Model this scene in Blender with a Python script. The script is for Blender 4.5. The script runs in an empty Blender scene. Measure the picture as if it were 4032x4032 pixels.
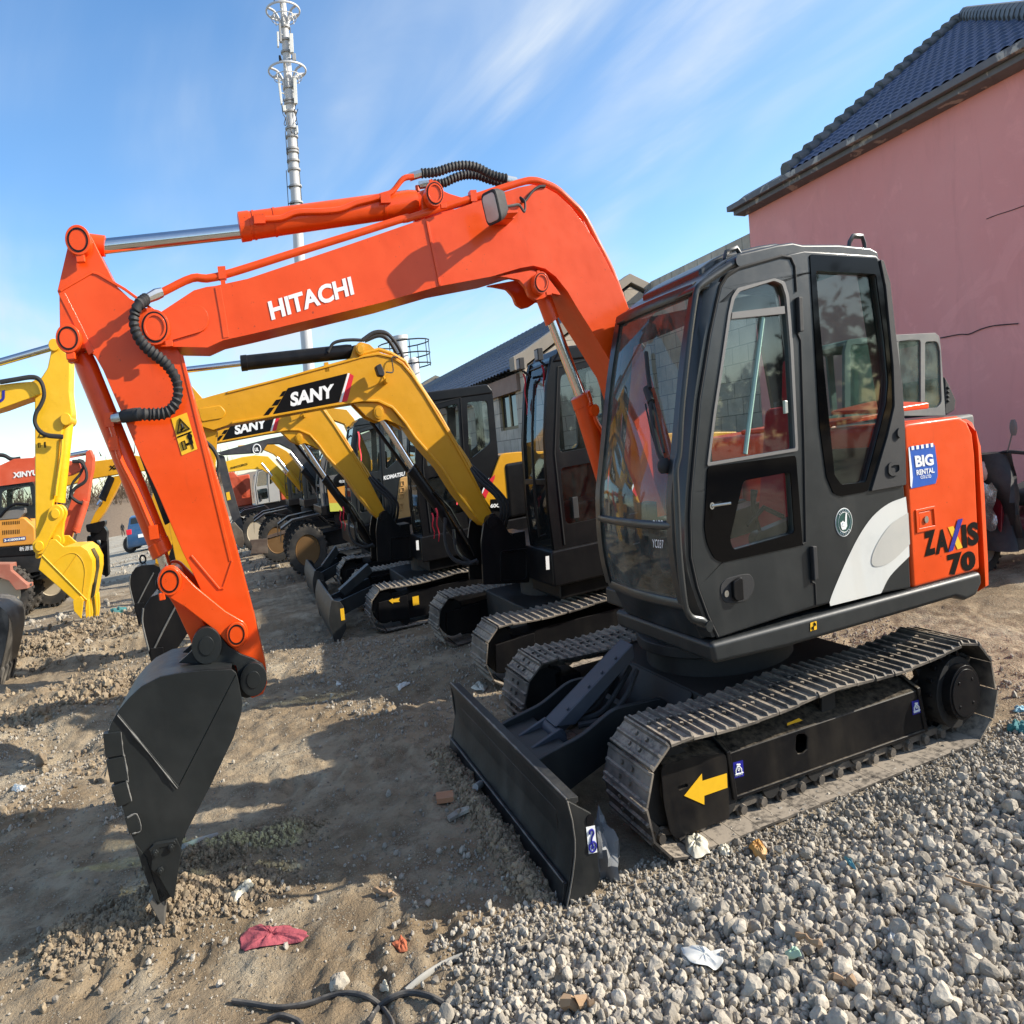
import bpy, bmesh, math, random
import numpy as np
from mathutils import Vector, Matrix, noise as mnoise
from mathutils.geometry import tessellate_polygon
random.seed(7); rng = np.random.default_rng(7)
SC = bpy.context.scene; COL = SC.collection
# ---------------------------------------------------------------- camera
# survey frame: x along the machines (forward = -x), y away along the row, z up; A turns surveyed coordinates
# into scene coordinates (the photograph is taller than it is wide by 4:3, so heights in the scene are too)
CAM = np.array([-2.6883, -4.3465, 1.7607]); YAW, PITCH, ROLL, FOC = 0.3407, -0.0762, 0.1187, 2877.2
def _basis():
    f = np.array([math.sin(YAW)*math.cos(PITCH), math.cos(YAW)*math.cos(PITCH), math.sin(PITCH)])
    r = np.array([math.cos(YAW), -math.sin(YAW), 0.0]); d = np.cross(f, r)
    c, s = math.cos(ROLL), math.sin(ROLL)
    return np.array([c*r+s*d, -s*r+c*d, f])
RC = _basis()
MC = np.diag([1, 4/3, 1]) @ RC
_z = np.cross(MC[:, 0], MC[:, 1]); _z /= np.linalg.norm(_z)
_y = MC[:, 1]/np.linalg.norm(MC[:, 1]); _x = np.cross(_y, _z)
RP = np.array([_x, _y, _z]).T
A = RP.T @ MC
cam = bpy.data.objects.new('camera', bpy.data.cameras.new('camera')); COL.objects.link(cam)
R3 = np.array([RP[0], -RP[1], -RP[2]]).T
cam.matrix_world = Matrix.Translation(Vector(A @ CAM)) @ Matrix(R3.tolist()).to_4x4()
cam.data.sensor_width = 36; cam.data.lens = FOC/4032*36; cam.data.clip_end = 3000; cam.data.clip_start = 0.05
SC.camera = cam
# ---------------------------------------------------------------- light
SUN = A @ np.array([-2.1, 0.92, -1.0]); SUN /= np.linalg.norm(SUN)
sl = bpy.data.lights.new('sun', 'SUN'); sl.energy = 4.5; sl.angle = math.radians(0.5); sl.color = (1, .93, .81)
so = bpy.data.objects.new('sun', sl); COL.objects.link(so)
so.rotation_euler = Vector(SUN).to_track_quat('-Z', 'Y').to_euler()
ELEV = math.asin(-SUN[2]); AZ = math.atan2(-SUN[0], -SUN[1])
SC.view_settings.view_transform = 'Standard'; SC.view_settings.look = 'None'
SC.view_settings.exposure = 0.84; SC.view_settings.gamma = 1
SC.cycles.max_bounces = 8; SC.cycles.transparent_max_bounces = 16; SC.cycles.glossy_bounces = 4; SC.cycles.diffuse_bounces = 4
SC.cycles.caustics_reflective = False; SC.cycles.caustics_refractive = False
try: SC.cycles.use_denoising = True
except Exception: pass
wd = bpy.data.worlds.new('World'); SC.world = wd; wd.use_nodes = True
def _world():
    nt = wd.node_tree; N = nt.nodes; L = nt.links; N.clear()
    out = N.new('ShaderNodeOutputWorld'); bg = N.new('ShaderNodeBackground'); bg.inputs[1].default_value = 0.15
    sky = N.new('ShaderNodeTexSky'); sky.sky_type = 'NISHITA'; sky.sun_disc = False
    sky.sun_elevation = ELEV; sky.sun_rotation = AZ; sky.altitude = 50; sky.air_density = 1.0; sky.dust_density = 0.7; sky.ozone_density = 2.0
    tc = N.new('ShaderNodeTexCoord'); sep = N.new('ShaderNodeSeparateXYZ'); L.new(tc.outputs['Generated'], sep.inputs[0])
    add = N.new('ShaderNodeMath'); add.operation = 'ADD'; add.inputs[1].default_value = 0.16; L.new(sep.outputs[2], add.inputs[0])
    mx = N.new('ShaderNodeMath'); mx.operation = 'MAXIMUM'; mx.inputs[1].default_value = 0.05; L.new(add.outputs[0], mx.inputs[0])
    dx = N.new('ShaderNodeMath'); dx.operation = 'DIVIDE'; L.new(sep.outputs[0], dx.inputs[0]); L.new(mx.outputs[0], dx.inputs[1])
    dy = N.new('ShaderNodeMath'); dy.operation = 'DIVIDE'; L.new(sep.outputs[1], dy.inputs[0]); L.new(mx.outputs[0], dy.inputs[1])
    cmb = N.new('ShaderNodeCombineXYZ'); L.new(dx.outputs[0], cmb.inputs[0]); L.new(dy.outputs[0], cmb.inputs[1])
    def layer(rot, scale, nscale, lo, hi, detail, dist):
        mp = N.new('ShaderNodeMapping'); mp.vector_type = 'TEXTURE'; mp.inputs['Rotation'].default_value = (0, 0, rot); mp.inputs['Scale'].default_value = scale
        L.new(cmb.outputs[0], mp.inputs[0])
        nz = N.new('ShaderNodeTexNoise'); nz.inputs['Scale'].default_value = nscale; nz.inputs['Detail'].default_value = detail
        nz.inputs['Roughness'].default_value = .56; nz.inputs['Distortion'].default_value = dist; L.new(mp.outputs[0], nz.inputs[0])
        rp = N.new('ShaderNodeValToRGB'); rp.color_ramp.elements[0].position = lo; rp.color_ramp.elements[1].position = hi
        rp.color_ramp.interpolation = 'EASE'
        L.new(nz.outputs[0], rp.inputs[0]); return rp.outputs[0]
    a = layer(1.85, (2.6, .62, 1), 1.5, .36, .80, 7, .7)
    b = layer(1.6, (1.6, .8, 1), .8, .36, .74, 4, .4)
    m = N.new('ShaderNodeMath'); m.operation = 'MULTIPLY'; L.new(a, m.inputs[0]); L.new(b, m.inputs[1])
    m2 = N.new('ShaderNodeMath'); m2.operation = 'MULTIPLY_ADD'; L.new(b, m2.inputs[0]); m2.inputs[1].default_value = .16; L.new(m.outputs[0], m2.inputs[2])
    m3 = N.new('ShaderNodeMath'); m3.operation = 'MULTIPLY'; m3.inputs[1].default_value = 1.95; m3.use_clamp = True; L.new(m2.outputs[0], m3.inputs[0])
    mix = N.new('ShaderNodeMix'); mix.data_type = 'RGBA'
    hs = N.new('ShaderNodeHueSaturation'); hs.inputs['Saturation'].default_value = 1.2; hs.inputs['Value'].default_value = 1.0; L.new(sky.outputs[0], hs.inputs['Color'])
    m4 = N.new('ShaderNodeMapRange'); m4.inputs[1].default_value = .0; m4.inputs[2].default_value = .28; m4.inputs[3].default_value = .4; m4.inputs[4].default_value = 1; L.new(sep.outputs[2], m4.inputs[0]); m5 = N.new('ShaderNodeMath'); m5.operation = 'MULTIPLY'; L.new(m3.outputs[0], m5.inputs[0]); L.new(m4.outputs[0], m5.inputs[1])
    L.new(m5.outputs[0], mix.inputs[0]); L.new(hs.outputs[0], mix.inputs[6]); mix.inputs[7].default_value = (3.0, 3.35, 3.75, 1)
    L.new(mix.outputs[2], bg.inputs[0]); L.new(bg.outputs[0], out.inputs[0])
_world()
# ---------------------------------------------------------------- survey helpers
FR = dict(a=(0,1200,.8283),b=(700,1200,.9317),c=(2300,800,.9317),d=(1700,2200,1.207),e=(200,600,1.1905),t=(900,0,.7764),k=(200,2200,.8278),q=(3400,1200,.6730),A=(2300,2500,.5175),B=(3100,2300,.4824),C=(2300,900,.5175),D=(2300,1800,.4658),E=(3000,900,.7764),F=(1700,2500,.5952),G=(1200,1900,.6729),H=(0,1300,.5175),I=(800,1550,.3623),J=(0,2900,1.0352),K=(2000,2900,1.0518),L=(200,1000,.4141),M=(1500,600,.5176),N=(2800,0,.6377),O=(1500,1200,.5176),P=(1200,1650,.4141),Q=(0,1700,.5696),Z=(0,0,2.087))
def ray(fr, x, y):
    o = FR[fr]; u = o[0]+x*o[2]; v = o[1]+y*o[2]
    return RC.T @ np.array([(u-2016)/FOC, (v-2016)/(FOC*4/3), 1.0])
def on(fr, x, y, ax, c):
    i = 'xyz'.index(ax); d = ray(fr, x, y); return CAM + d*((c-CAM[i])/d[i])
def oy(fr, pts, c): return [tuple(on(fr, x, y, 'y', c)) for x, y in pts]
def xz(fr, pts, c): return [(p[0], p[2]) for p in oy(fr, pts, c)]
def gz(fr, x, y, z=0.0): return on(fr, x, y, 'z', z)
def P2(specs, c):
    out = []
    for fr, pts in specs: out += xz(fr, pts, c)
    return out
def path3(specs, c):
    out = []
    for fr, pts in specs: out += oy(fr, pts, c)
    return out
# ---------------------------------------------------------------- mesh builder
def fillet(poly, r, n=4):
    out = []; m = len(poly)
    for i in range(m):
        p = np.array(poly[i]); a = np.array(poly[i-1]); b = np.array(poly[(i+1) % m])
        ri = r[i] if isinstance(r, (list, tuple)) else r
        la, lb = np.linalg.norm(a-p), np.linalg.norm(b-p)
        ri = min(ri, la*.48, lb*.48)
        if ri < 1e-5: out.append(tuple(p)); continue
        p0 = p+(a-p)/la*ri; p1 = p+(b-p)/lb*ri
        for k in range(n+1):
            t = k/n; out.append(tuple((1-t)**2*p0+2*t*(1-t)*p+t*t*p1))
    return out
def catmull(pts, n=6, closed=False):
    P = [np.array(p, float) for p in pts]; out = []; m = len(P)
    for i in range(m if closed else m-1):
        p0 = P[i-1] if (i > 0 or closed) else 2*P[0]-P[1]; p1 = P[i]; p2 = P[(i+1) % m]
        p3 = P[(i+2) % m] if (closed or i+2 < m) else 2*P[-1]-P[-2]
        for k in range(n):
            t = k/n
            out.append(.5*((2*p1)+(-p0+p2)*t+(2*p0-5*p1+4*p2-p3)*t*t+(-p0+3*p1-3*p2+p3)*t**3))
    if not closed: out.append(P[-1])
    return [tuple(q) for q in out]
AXM = {'y': lambda a, b, c: (a, c, b), 'x': lambda a, b, c: (c, a, b), 'z': lambda a, b, c: (a, b, c)}
class MB:
    def __init__(s): s.v = []; s.f = []; s.m = []; s.cur = 0
    def add(s, vs, fs):
        o = len(s.v); s.v.extend([tuple(map(float, q)) for q in vs]); s.f.extend([tuple(i+o for i in f) for f in fs]); s.m.extend([s.cur]*len(fs)); return s
    def box(s, x0, x1, y0, y1, z0, z1):
        v = [(x, y, z) for x in (x0, x1) for y in (y0, y1) for z in (z0, z1)]
        return s.add(v, [(0,1,3,2),(4,6,7,5),(0,4,5,1),(2,3,7,6),(0,2,6,4),(1,5,7,3)])
    def prism(s, poly, c0, c1, ax='y', holes=()):
        loops = [list(poly)]+[list(h) for h in holes]; f2 = AXM[ax]
        flat = [p for l in loops for p in l]; n = len(flat)
        tri = tessellate_polygon([[Vector((p[0], p[1], 0)) for p in l] for l in loops]) if (holes or len(poly) > 4) else None
        vs = [f2(p[0], p[1], c0) for p in flat]+[f2(p[0], p[1], c1) for p in flat]; fs = []
        if holes:
            for t in tri: fs.append(tuple(t)); fs.append(tuple(i+n for i in reversed(t)))
        else:
            fs.append(tuple(range(n))); fs.append(tuple(range(2*n-1, n-1, -1)))
        o = 0
        for l in loops:
            m = len(l)
            for i in range(m):
                j = (i+1) % m; fs.append((o+i, o+j, n+o+j, n+o+i))
            o += m
        return s.add(vs, fs)
    def loft(s, rings, caps=True, closed=True):
        m = len(rings[0]); vs = [p for r in rings for p in r]; fs = []
        for i in range(len(rings)-1):
            for j in range(m if closed else m-1):
                k = (j+1) % m; fs.append((i*m+j, i*m+k, (i+1)*m+k, (i+1)*m+j))
        if caps:
            fs.append(tuple(range(m))[::-1]); fs.append(tuple(range((len(rings)-1)*m, len(rings)*m)))
        return s.add(vs, fs)
    def tube(s, pts, r, n=10, caps=True, closed=False):
        P = [np.array(p, float) for p in pts]; m = len(P)
        T = []
        for i in range(m):
            a = P[i-1] if (i > 0 or closed) else P[i]; b = P[(i+1) % m] if (i < m-1 or closed) else P[i]
            t = b-a; T.append(t/(np.linalg.norm(t)+1e-12))
        u = np.cross(T[0], (0, 0, 1)) if abs(T[0][2]) < .9 else np.cross(T[0], (1, 0, 0)); u /= np.linalg.norm(u); rings = []
        for i in range(m):
            u = u-T[i]*np.dot(u, T[i]); u /= np.linalg.norm(u)+1e-12; w = np.cross(T[i], u)
            ri = r[i] if hasattr(r, '__len__') else r
            rings.append([tuple(P[i]+ri*(math.cos(q)*u+math.sin(q)*w)) for q in [2*math.pi*k/n for k in range(n)]])
        if closed: rings.append(rings[0]); caps = False
        return s.loft(rings, caps)
    def cyl(s, p0, p1, r, n=20, r1=None): return s.tube([p0, p1], [r, r if r1 is None else r1], n)
    def disc_y(s, x, z, y0, y1, r, n=28, ri=0):
        if ri: return s.prism([(x+r*math.cos(t), z+r*math.sin(t)) for t in np.linspace(0, 2*math.pi, n, False)], y0, y1, 'y', [[(x+ri*math.cos(t), z+ri*math.sin(t)) for t in np.linspace(0, 2*math.pi, n, False)]])
        return s.cyl((x, y0, z), (x, y1, z), r, n)
    def hose(s, pts, r, n=10, pitch=0.022, amp=.16):
        P = catmull(pts, 10); d = [0]
        for i in range(1, len(P)): d.append(d[-1]+np.linalg.norm(np.array(P[i])-np.array(P[i-1])))
        L = d[-1]; k = max(4, int(L/(pitch/3)))
        Q = []; R = []; ds = np.linspace(0, L, k)
        arr = np.array(P)
        for q in ds:
            Q.append(tuple(np.interp(q, d, arr[:, i]) for i in range(3))); R.append(r*(1+amp*math.sin(q/pitch*2*math.pi)))
        return s.tube(Q, R, n)
    def sheet(s, pts): return s.add(pts, [tuple(range(len(pts)))])
    def ball(s, c, r, n=10):
        rx, ry, rz = r if hasattr(r, '__len__') else (r, r, r)
        rings = []
        for i in range(1, n):
            t = math.pi*i/n; rings.append([(c[0]+rx*math.sin(t)*math.cos(q), c[1]+ry*math.sin(t)*math.sin(q), c[2]+rz*math.cos(t)) for q in [2*math.pi*k/(2*n) for k in range(2*n)]])
        return s.loft(rings)
    def build(s, name, mat, parent=None, bevel=0, seg=2, smooth=True, recalc=True, angle=35):
        org = ORG.get(parent.name, np.zeros(3)) if parent is not None else np.zeros(3)
        if parent is None and s.v: q = np.array(s.v); org = np.array([(q[:, 0].min()+q[:, 0].max())/2, (q[:, 1].min()+q[:, 1].max())/2, q[:, 2].min()])
        V = (np.array(s.v)-org) @ A.T
        me = bpy.data.meshes.new(name); me.from_pydata(V.tolist(), [], s.f)
        mats = mat if isinstance(mat, (list, tuple)) else [mat]
        for m in mats: me.materials.append(m)
        if len(mats) > 1: me.polygons.foreach_set('material_index', s.m)
        if recalc:
            bm = bmesh.new(); bm.from_mesh(me); bmesh.ops.recalc_face_normals(bm, faces=bm.faces); bm.to_mesh(me); bm.free()
        o = bpy.data.objects.new(name, me); COL.objects.link(o)
        if parent is None: o.location = A @ org
        else: o.parent = parent
        ORG[o.name] = org
        if smooth:
            me.polygons.foreach_set('use_smooth', [True]*len(me.polygons))
            try: me.set_sharp_from_angle(angle=math.radians(angle))
            except Exception: pass
        if bevel:
            b = o.modifiers.new('bevel', 'BEVEL'); b.width = bevel; b.segments = seg; b.limit_method = 'ANGLE'; b.angle_limit = math.radians(40); b.harden_normals = True
            b.use_clamp_overlap = True
        return o
ORG = {}
def tag(o, label, cat, group=None, kind=None):
    if label: o['label'] = label
    if cat: o['category'] = cat
    if group: o['group'] = group
    if kind: o['kind'] = kind
    return o
def thing(name, label, cat, org, group=None):
    o = bpy.data.objects.new(name, None); COL.objects.link(o); o.empty_display_size = .2
    o.location = A @ np.array(org, float); ORG[o.name] = np.array(org, float)
    return tag(o, label, cat, group)
def copy_tree(o, shift, parent=None):
    c = o.copy(); COL.objects.link(c)
    if parent is None: c.location = Vector(o.location)+Vector(A @ np.array(shift, float))
    else: c.parent = parent
    for ch in list(o.children): copy_tree(ch, shift, c)
    return c
_tc = {}
def text_mesh(txt, bold=0.0, shear=0.0):
    cu = bpy.data.curves.new('t', 'FONT'); cu.body = txt; cu.offset = bold; cu.shear = shear; cu.resolution_u = 4
    ob = bpy.data.objects.new('t', cu); COL.objects.link(ob)
    dg = bpy.context.evaluated_depsgraph_get(); me = bpy.data.meshes.new_from_object(ob.evaluated_get(dg))
    v = np.array([q.co[:] for q in me.vertices]).reshape(-1, 3); f = [tuple(p.vertices) for p in me.polygons]
    bpy.data.objects.remove(ob); bpy.data.curves.remove(cu); bpy.data.meshes.remove(me)
    return v, f
def lettering(mb, txt, p0, p1, p2, bold=0.02, shear=0.0, out=(0, -.003, 0)):
    """write txt into the parallelogram p0 (lower left) p1 (lower right) p2 (upper left)"""
    v, f = text_mesh(txt, bold, shear)
    if len(v) == 0: return mb
    lo = v.min(0); hi = v.max(0); p0, p1, p2 = map(np.array, (p0, p1, p2))
    u = (v[:, 0]-lo[0])/(hi[0]-lo[0]); w = (v[:, 1]-lo[1])/max(hi[1]-lo[1], 1e-6)
    q = p0+u[:, None]*(p1-p0)+w[:, None]*(p2-p0)+np.array(out)
    return mb.add(q.tolist(), f)
# ---------------------------------------------------------------- materials
def nodes(name):
    m = bpy.data.materials.new(name); m.use_nodes = True; nt = m.node_tree; b = nt.nodes['Principled BSDF']; return m, nt, nt.nodes, nt.links, b
def mixc(N, L, fac, a, b, mode='MIX'):
    x = N.new('ShaderNodeMix'); x.data_type = 'RGBA'; x.blend_type = mode
    for i, q in ((0, fac), (6, a), (7, b)):
        if hasattr(q, 'links') or hasattr(q, 'is_linked'): L.new(q, x.inputs[i])
        elif i == 0: x.inputs[0].default_value = q
        else: x.inputs[i].default_value = (*q, 1) if len(q) == 3 else q
    return x.outputs[2]
def nz(N, L, scale, detail=4, rough=.55, dist=0, vec=None, sc=None):
    t = N.new('ShaderNodeTexNoise'); t.inputs['Scale'].default_value = scale; t.inputs['Detail'].default_value = detail
    t.inputs['Roughness'].default_value = rough; t.inputs['Distortion'].default_value = dist
    if vec is None:
        tc = N.new('ShaderNodeTexCoord'); vec = tc.outputs['Object']
    if sc:
        mp = N.new('ShaderNodeMapping'); mp.inputs['Scale'].default_value = sc; L.new(vec, mp.inputs[0]); vec = mp.outputs[0]
    L.new(vec, t.inputs[0]); return t.outputs[0]
def ramp(N, L, src, lo, hi, a=(0, 0, 0), b=(1, 1, 1)):
    r = N.new('ShaderNodeValToRGB'); e = r.color_ramp.elements; e[0].position = lo; e[1].position = hi; e[0].color = (*a, 1); e[1].color = (*b, 1)
    L.new(src, r.inputs[0]); return r.outputs[0]
def bump(N, L, b, h, strength, dist=.01):
    u = N.new('ShaderNodeBump'); u.inputs['Strength'].default_value = strength; u.inputs['Distance'].default_value = dist
    L.new(h, u.inputs['Height']); L.new(u.outputs[0], b.inputs['Normal'])
def upmask(N, L, lo=.3, hi=.95):
    g = N.new('ShaderNodeNewGeometry'); s = N.new('ShaderNodeSeparateXYZ'); L.new(g.outputs['Normal'], s.inputs[0]); return ramp(N, L, s.outputs[2], lo, hi)
def mul(N, L, a, b):
    m = N.new('ShaderNodeMath'); m.operation = 'MULTIPLY'
    for i, q in enumerate((a, b)):
        if isinstance(q, (int, float)): m.inputs[i].default_value = q
        else: L.new(q, m.inputs[i])
    return m.outputs[0]
def paint(name, col, rough=.35, dust=.25, dcol=(.30, .26, .20), metal=0, streak=.0, coat=0, bmp=.03, up=.5, var=.12, spec=.45, chip=0):
    m, nt, N, L, b = nodes(name)
    n1 = nz(N, L, 3.0, 6, .62); n2 = nz(N, L, 26, 5, .65); n3 = nz(N, L, 7, 3, .5, 0, None, (1, 1, .12))
    base = mixc(N, L, ramp(N, L, n1, .3, .75), tuple(c*(1-var) for c in col), tuple(min(1, c*(1+var)) for c in col))
    d = mul(N, L, ramp(N, L, n1, .42, .78), dust)
    d2 = N.new('ShaderNodeMath'); d2.operation = 'MULTIPLY_ADD'; d2.use_clamp = True
    L.new(mul(N, L, upmask(N, L), up*dust*2), d2.inputs[0]); L.new(ramp(N, L, n2, .35, .7), d2.inputs[1]); L.new(d, d2.inputs[2])
    fac = d2.outputs[0]
    if streak:
        a = N.new('ShaderNodeMath'); a.operation = 'ADD'; a.use_clamp = True; L.new(fac, a.inputs[0]); L.new(mul(N, L, ramp(N, L, n3, .5, .74), streak), a.inputs[1]); fac = a.outputs[0]
    if chip:
        base = mixc(N, L, mul(N, L, ramp(N, L, nz(N, L, 34, 9, .72), .645, .675), chip), base, tuple(q*.22+.012 for q in col)); base = mixc(N, L, mul(N, L, ramp(N, L, nz(N, L, 11, 7, .7, .5, None, (1, 1, .25)), .60, .72), chip*.5), base, tuple(q*.62+.006 for q in col))
    c = mixc(N, L, fac, base, dcol); L.new(c, b.inputs['Base Color'])
    r = N.new('ShaderNodeMapRange'); r.inputs[3].default_value = rough; r.inputs[4].default_value = min(1, rough+.35); L.new(fac, r.inputs[0])
    r2 = N.new('ShaderNodeMath'); r2.operation = 'MULTIPLY_ADD'; L.new(n2, r2.inputs[0]); r2.inputs[1].default_value = .16; L.new(r.outputs[0], r2.inputs[2]); L.new(r2.outputs[0], b.inputs['Roughness'])
    b.inputs['Specular IOR Level'].default_value = spec; b.inputs['Metallic'].default_value = metal; b.inputs['Coat Weight'].default_value = coat; b.inputs['Coat Roughness'].default_value = .12
    if bmp:
        bump(N, L, b, n2, bmp, .02)
        if chip:
            wv = N.new('ShaderNodeBump'); wv.inputs['Strength'].default_value = .10; wv.inputs['Distance'].default_value = .05; L.new(nz(N, L, 5, 2, .5), wv.inputs['Height']); L.new(wv.outputs[0], [x for x in N if x.type == 'BUMP' and x != wv][0].inputs['Normal'])
    return m
def flat(name, col, rough=.5, metal=0, bmp=0, spec=.5):
    m, nt, N, L, b = nodes(name); n = nz(N, L, 30, 4)
    L.new(mixc(N, L, n, tuple(c*.88 for c in col), tuple(min(1, c*1.08) for c in col)), b.inputs['Base Color'])
    b.inputs['Roughness'].default_value = rough; b.inputs['Metallic'].default_value = metal; b.inputs['Specular IOR Level'].default_value = spec
    if bmp: bump(N, L, b, n, bmp)
    return m
def glass(name, tint, dirt=.06, dcol=(.5, .5, .46), gloss=.03, streak=0.0):
    m, nt, N, L, b = nodes(name); N.remove(b); out = N['Material Output']
    tr = N.new('ShaderNodeBsdfTransparent'); tr.inputs[0].default_value = (*tint, 1)
    gl = N.new('ShaderNodeBsdfGlossy'); gl.inputs['Roughness'].default_value = gloss; gl.inputs[0].default_value = (.95, 1, .98, 1)
    fr = N.new('ShaderNodeLayerWeight'); fr.inputs[0].default_value = .5
    pw = N.new('ShaderNodeMath'); pw.operation = 'POWER'; pw.inputs[1].default_value = 5; L.new(fr.outputs['Facing'], pw.inputs[0])
    ff = N.new('ShaderNodeMath'); ff.operation = 'MULTIPLY_ADD'; ff.inputs[1].default_value = .85; ff.inputs[2].default_value = .042; ff.use_clamp = True; L.new(pw.outputs[0], ff.inputs[0])
    mx = N.new('ShaderNodeMixShader'); L.new(ff.outputs[0], mx.inputs[0]); L.new(tr.outputs[0], mx.inputs[1]); L.new(gl.outputs[0], mx.inputs[2])
    df = N.new('ShaderNodeBsdfDiffuse'); df.inputs[0].default_value = (*dcol, 1)
    n = ramp(N, L, nz(N, L, 5, 6, .65), .3, .8); fac = mul(N, L, n, dirt)
    if streak:
        n3 = ramp(N, L, nz(N, L, 9, 4, .6, .3, None, (1, 1, .1)), .5, .8); a = N.new('ShaderNodeMath'); a.operation = 'MULTIPLY_ADD'
        L.new(n3, a.inputs[0]); a.inputs[1].default_value = streak; L.new(fac, a.inputs[2]); fac = a.outputs[0]
    m2 = N.new('ShaderNodeMixShader'); L.new(fac, m2.inputs[0]); L.new(mx.outputs[0], m2.inputs[1]); L.new(df.outputs[0], m2.inputs[2])
    L.new(m2.outputs[0], out.inputs[0]); return m
ORANGE = paint('orange_paint', (.72, .066, .003), .26, .08, (.45, .2, .10), coat=.18, bmp=.025, var=.08, spec=.3, chip=.75)
CHAR = paint('charcoal_paint', (.013, .0155, .0165), .36, .05, (.14, .135, .12), streak=.07, bmp=.03)
CABM = paint('cab_paint', (.0125, .0155, .017), .27, .07, (.13, .125, .11), streak=.09, coat=.15, bmp=.02)
BLACKM = paint('black_paint', (.006, .006, .007), .26, .035, (.15, .13, .10), streak=.04, coat=.04, up=1.5, spec=.2)
FRAMEM = paint('dusty_frame_paint', (.006, .006, .007), .28, .06, (.24, .195, .135), streak=.06, up=4.5, spec=.25)
DARK = paint('dark_steel', (.008, .008, .008), .55, .12, (.13, .11, .085))
RUBBER = paint('black_rubber', (.016, .016, .017), .6, .15, (.12, .11, .1), bmp=.06)
SHOE = paint('dusty_track_steel', (.05, .044, .038), .5, .95, (.34, .285, .22), up=.8, bmp=.12, metal=.15)
CHROME = flat('chrome', (.62, .62, .63), .14, 1)
STEELF = flat('plated_fitting', (.55, .55, .52), .3, 1)
WHITE = flat('white_vinyl', (.78, .78, .76), .5)
SILVER = paint('silver_vinyl', (.62, .62, .58), .45, .3, (.42, .36, .27), streak=.2)
SILVER2 = paint('grey_vinyl', (.47, .455, .41), .45, .3, (.42, .36, .27), streak=.2)
BLACKV = flat('black_vinyl', (.005, .005, .005), .3, spec=.2)
BLACKG = flat('black_ceramic_glass', (.002, .002, .0025), .06, spec=.16)
YELV = flat('yellow_vinyl', (.80, .45, .015), .45)
BLUEV = flat('blue_vinyl', (.012, .09, .42), .4)
NAVYV = flat('navy_vinyl', (.015, .015, .25), .4)
REDV = flat('red_vinyl', (.65, .015, .03), .45)
GREENV = flat('green_vinyl', (.01, .06, .05), .45)
SYEL = paint('deep_yellow_paint', (.62, .29, .003), .33, .08, (.35, .25, .1), coat=.12, bmp=.02, var=.08, chip=.6)
BYEL = paint('bright_yellow_paint', (.78, .44, .008), .35, .10, (.5, .4, .15), coat=.1, bmp=.02, var=.06, chip=.6)
TANP = paint('tan_paint', (.52, .30, .10), .4, .15)
GLASS = glass('tinted_cab_glass', (.77, .82, .805), .03)
GLASSQ = glass('dark_quarter_glass', (.50, .64, .61), .035)
GLASSF = glass('dirty_windscreen_glass', (.62, .68, .65), .24, (.44, .45, .41), .04, .10)
REDC = flat('red_cloth', (.55, .018, .03), .85, 0, .3)
RIB = flat('red_ribbon', (.75, .02, .05), .6)
LENS = flat('lamp_lens', (.55, .4, .34), .12)
GREYP = flat('grey_trim', (.16, .15, .14), .45)
# ================================================================ ground
def _h(ix, iy, s): 
    n = (ix.astype(np.int64)*374761393+iy.astype(np.int64)*668265263+s*974634777) & 0xffffffff
    n = ((n ^ (n >> 13))*1274126177) & 0xffffffff; return ((n ^ (n >> 16)) & 0xffff)/65535.0
def vnoise(x, y, s=0):
    ix = np.floor(x); iy = np.floor(y); fx = x-ix; fy = y-iy; fx = fx*fx*(3-2*fx); fy = fy*fy*(3-2*fy)
    return (_h(ix, iy, s)*(1-fx)+_h(ix+1, iy, s)*fx)*(1-fy)+(_h(ix, iy+1, s)*(1-fx)+_h(ix+1, iy+1, s)*fx)*fy
def fbm(x, y, s=0, o=4):
    a = 0; k = 1; t = 0
    for i in range(o): a = a+k*vnoise(x*2**i, y*2**i, s+i*17); t += k; k *= .5
    return a/t
def inpoly(x, y, poly):
    r = np.zeros(x.shape, bool); n = len(poly)
    for i in range(n):
        x0, y0 = poly[i]; x1, y1 = poly[(i+1) % n]
        c = ((y0 > y) != (y1 > y)) & (x < (x1-x0)*(y-y0)/((y1-y0) or 1e-9)+x0); r ^= c
    return r
def segdist(x, y, a, b):
    dx, dy = b[0]-a[0], b[1]-a[1]; t = np.clip(((x-a[0])*dx+(y-a[1])*dy)/(dx*dx+dy*dy), 0, 1)
    return np.hypot(x-a[0]-t*dx, y-a[1]-t*dy)
GP = lambda px, py: tuple(gz('Z', px, py)[:2])
MOUND = [(GP(150, 1790), GP(300, 1755), .20, .075), (GP(300, 1740), GP(480, 1690), .16, .05), (GP(330, 1640), GP(560, 1580), .12, .07), (GP(838, 1440), GP(1000, 1690), .07, .045), (GP(150, 1330), GP(290, 1300), .5, .10), (GP(20, 1260), GP(120, 1230), .5, .14), (GP(-60, 1380), GP(90, 1360), .35, .07), (GP(180, 1185), GP(260, 1200), .7, .16)]
GRAVEL = [GP(*q) for q in ((1120,1690),(1290,1655),(1480,1570),(1700,1480),(1870,1400),(1932,1380),(2500,1500),(2500,2300),(700,2300),(830,1932),(880,1860),(1000,1760))]
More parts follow.
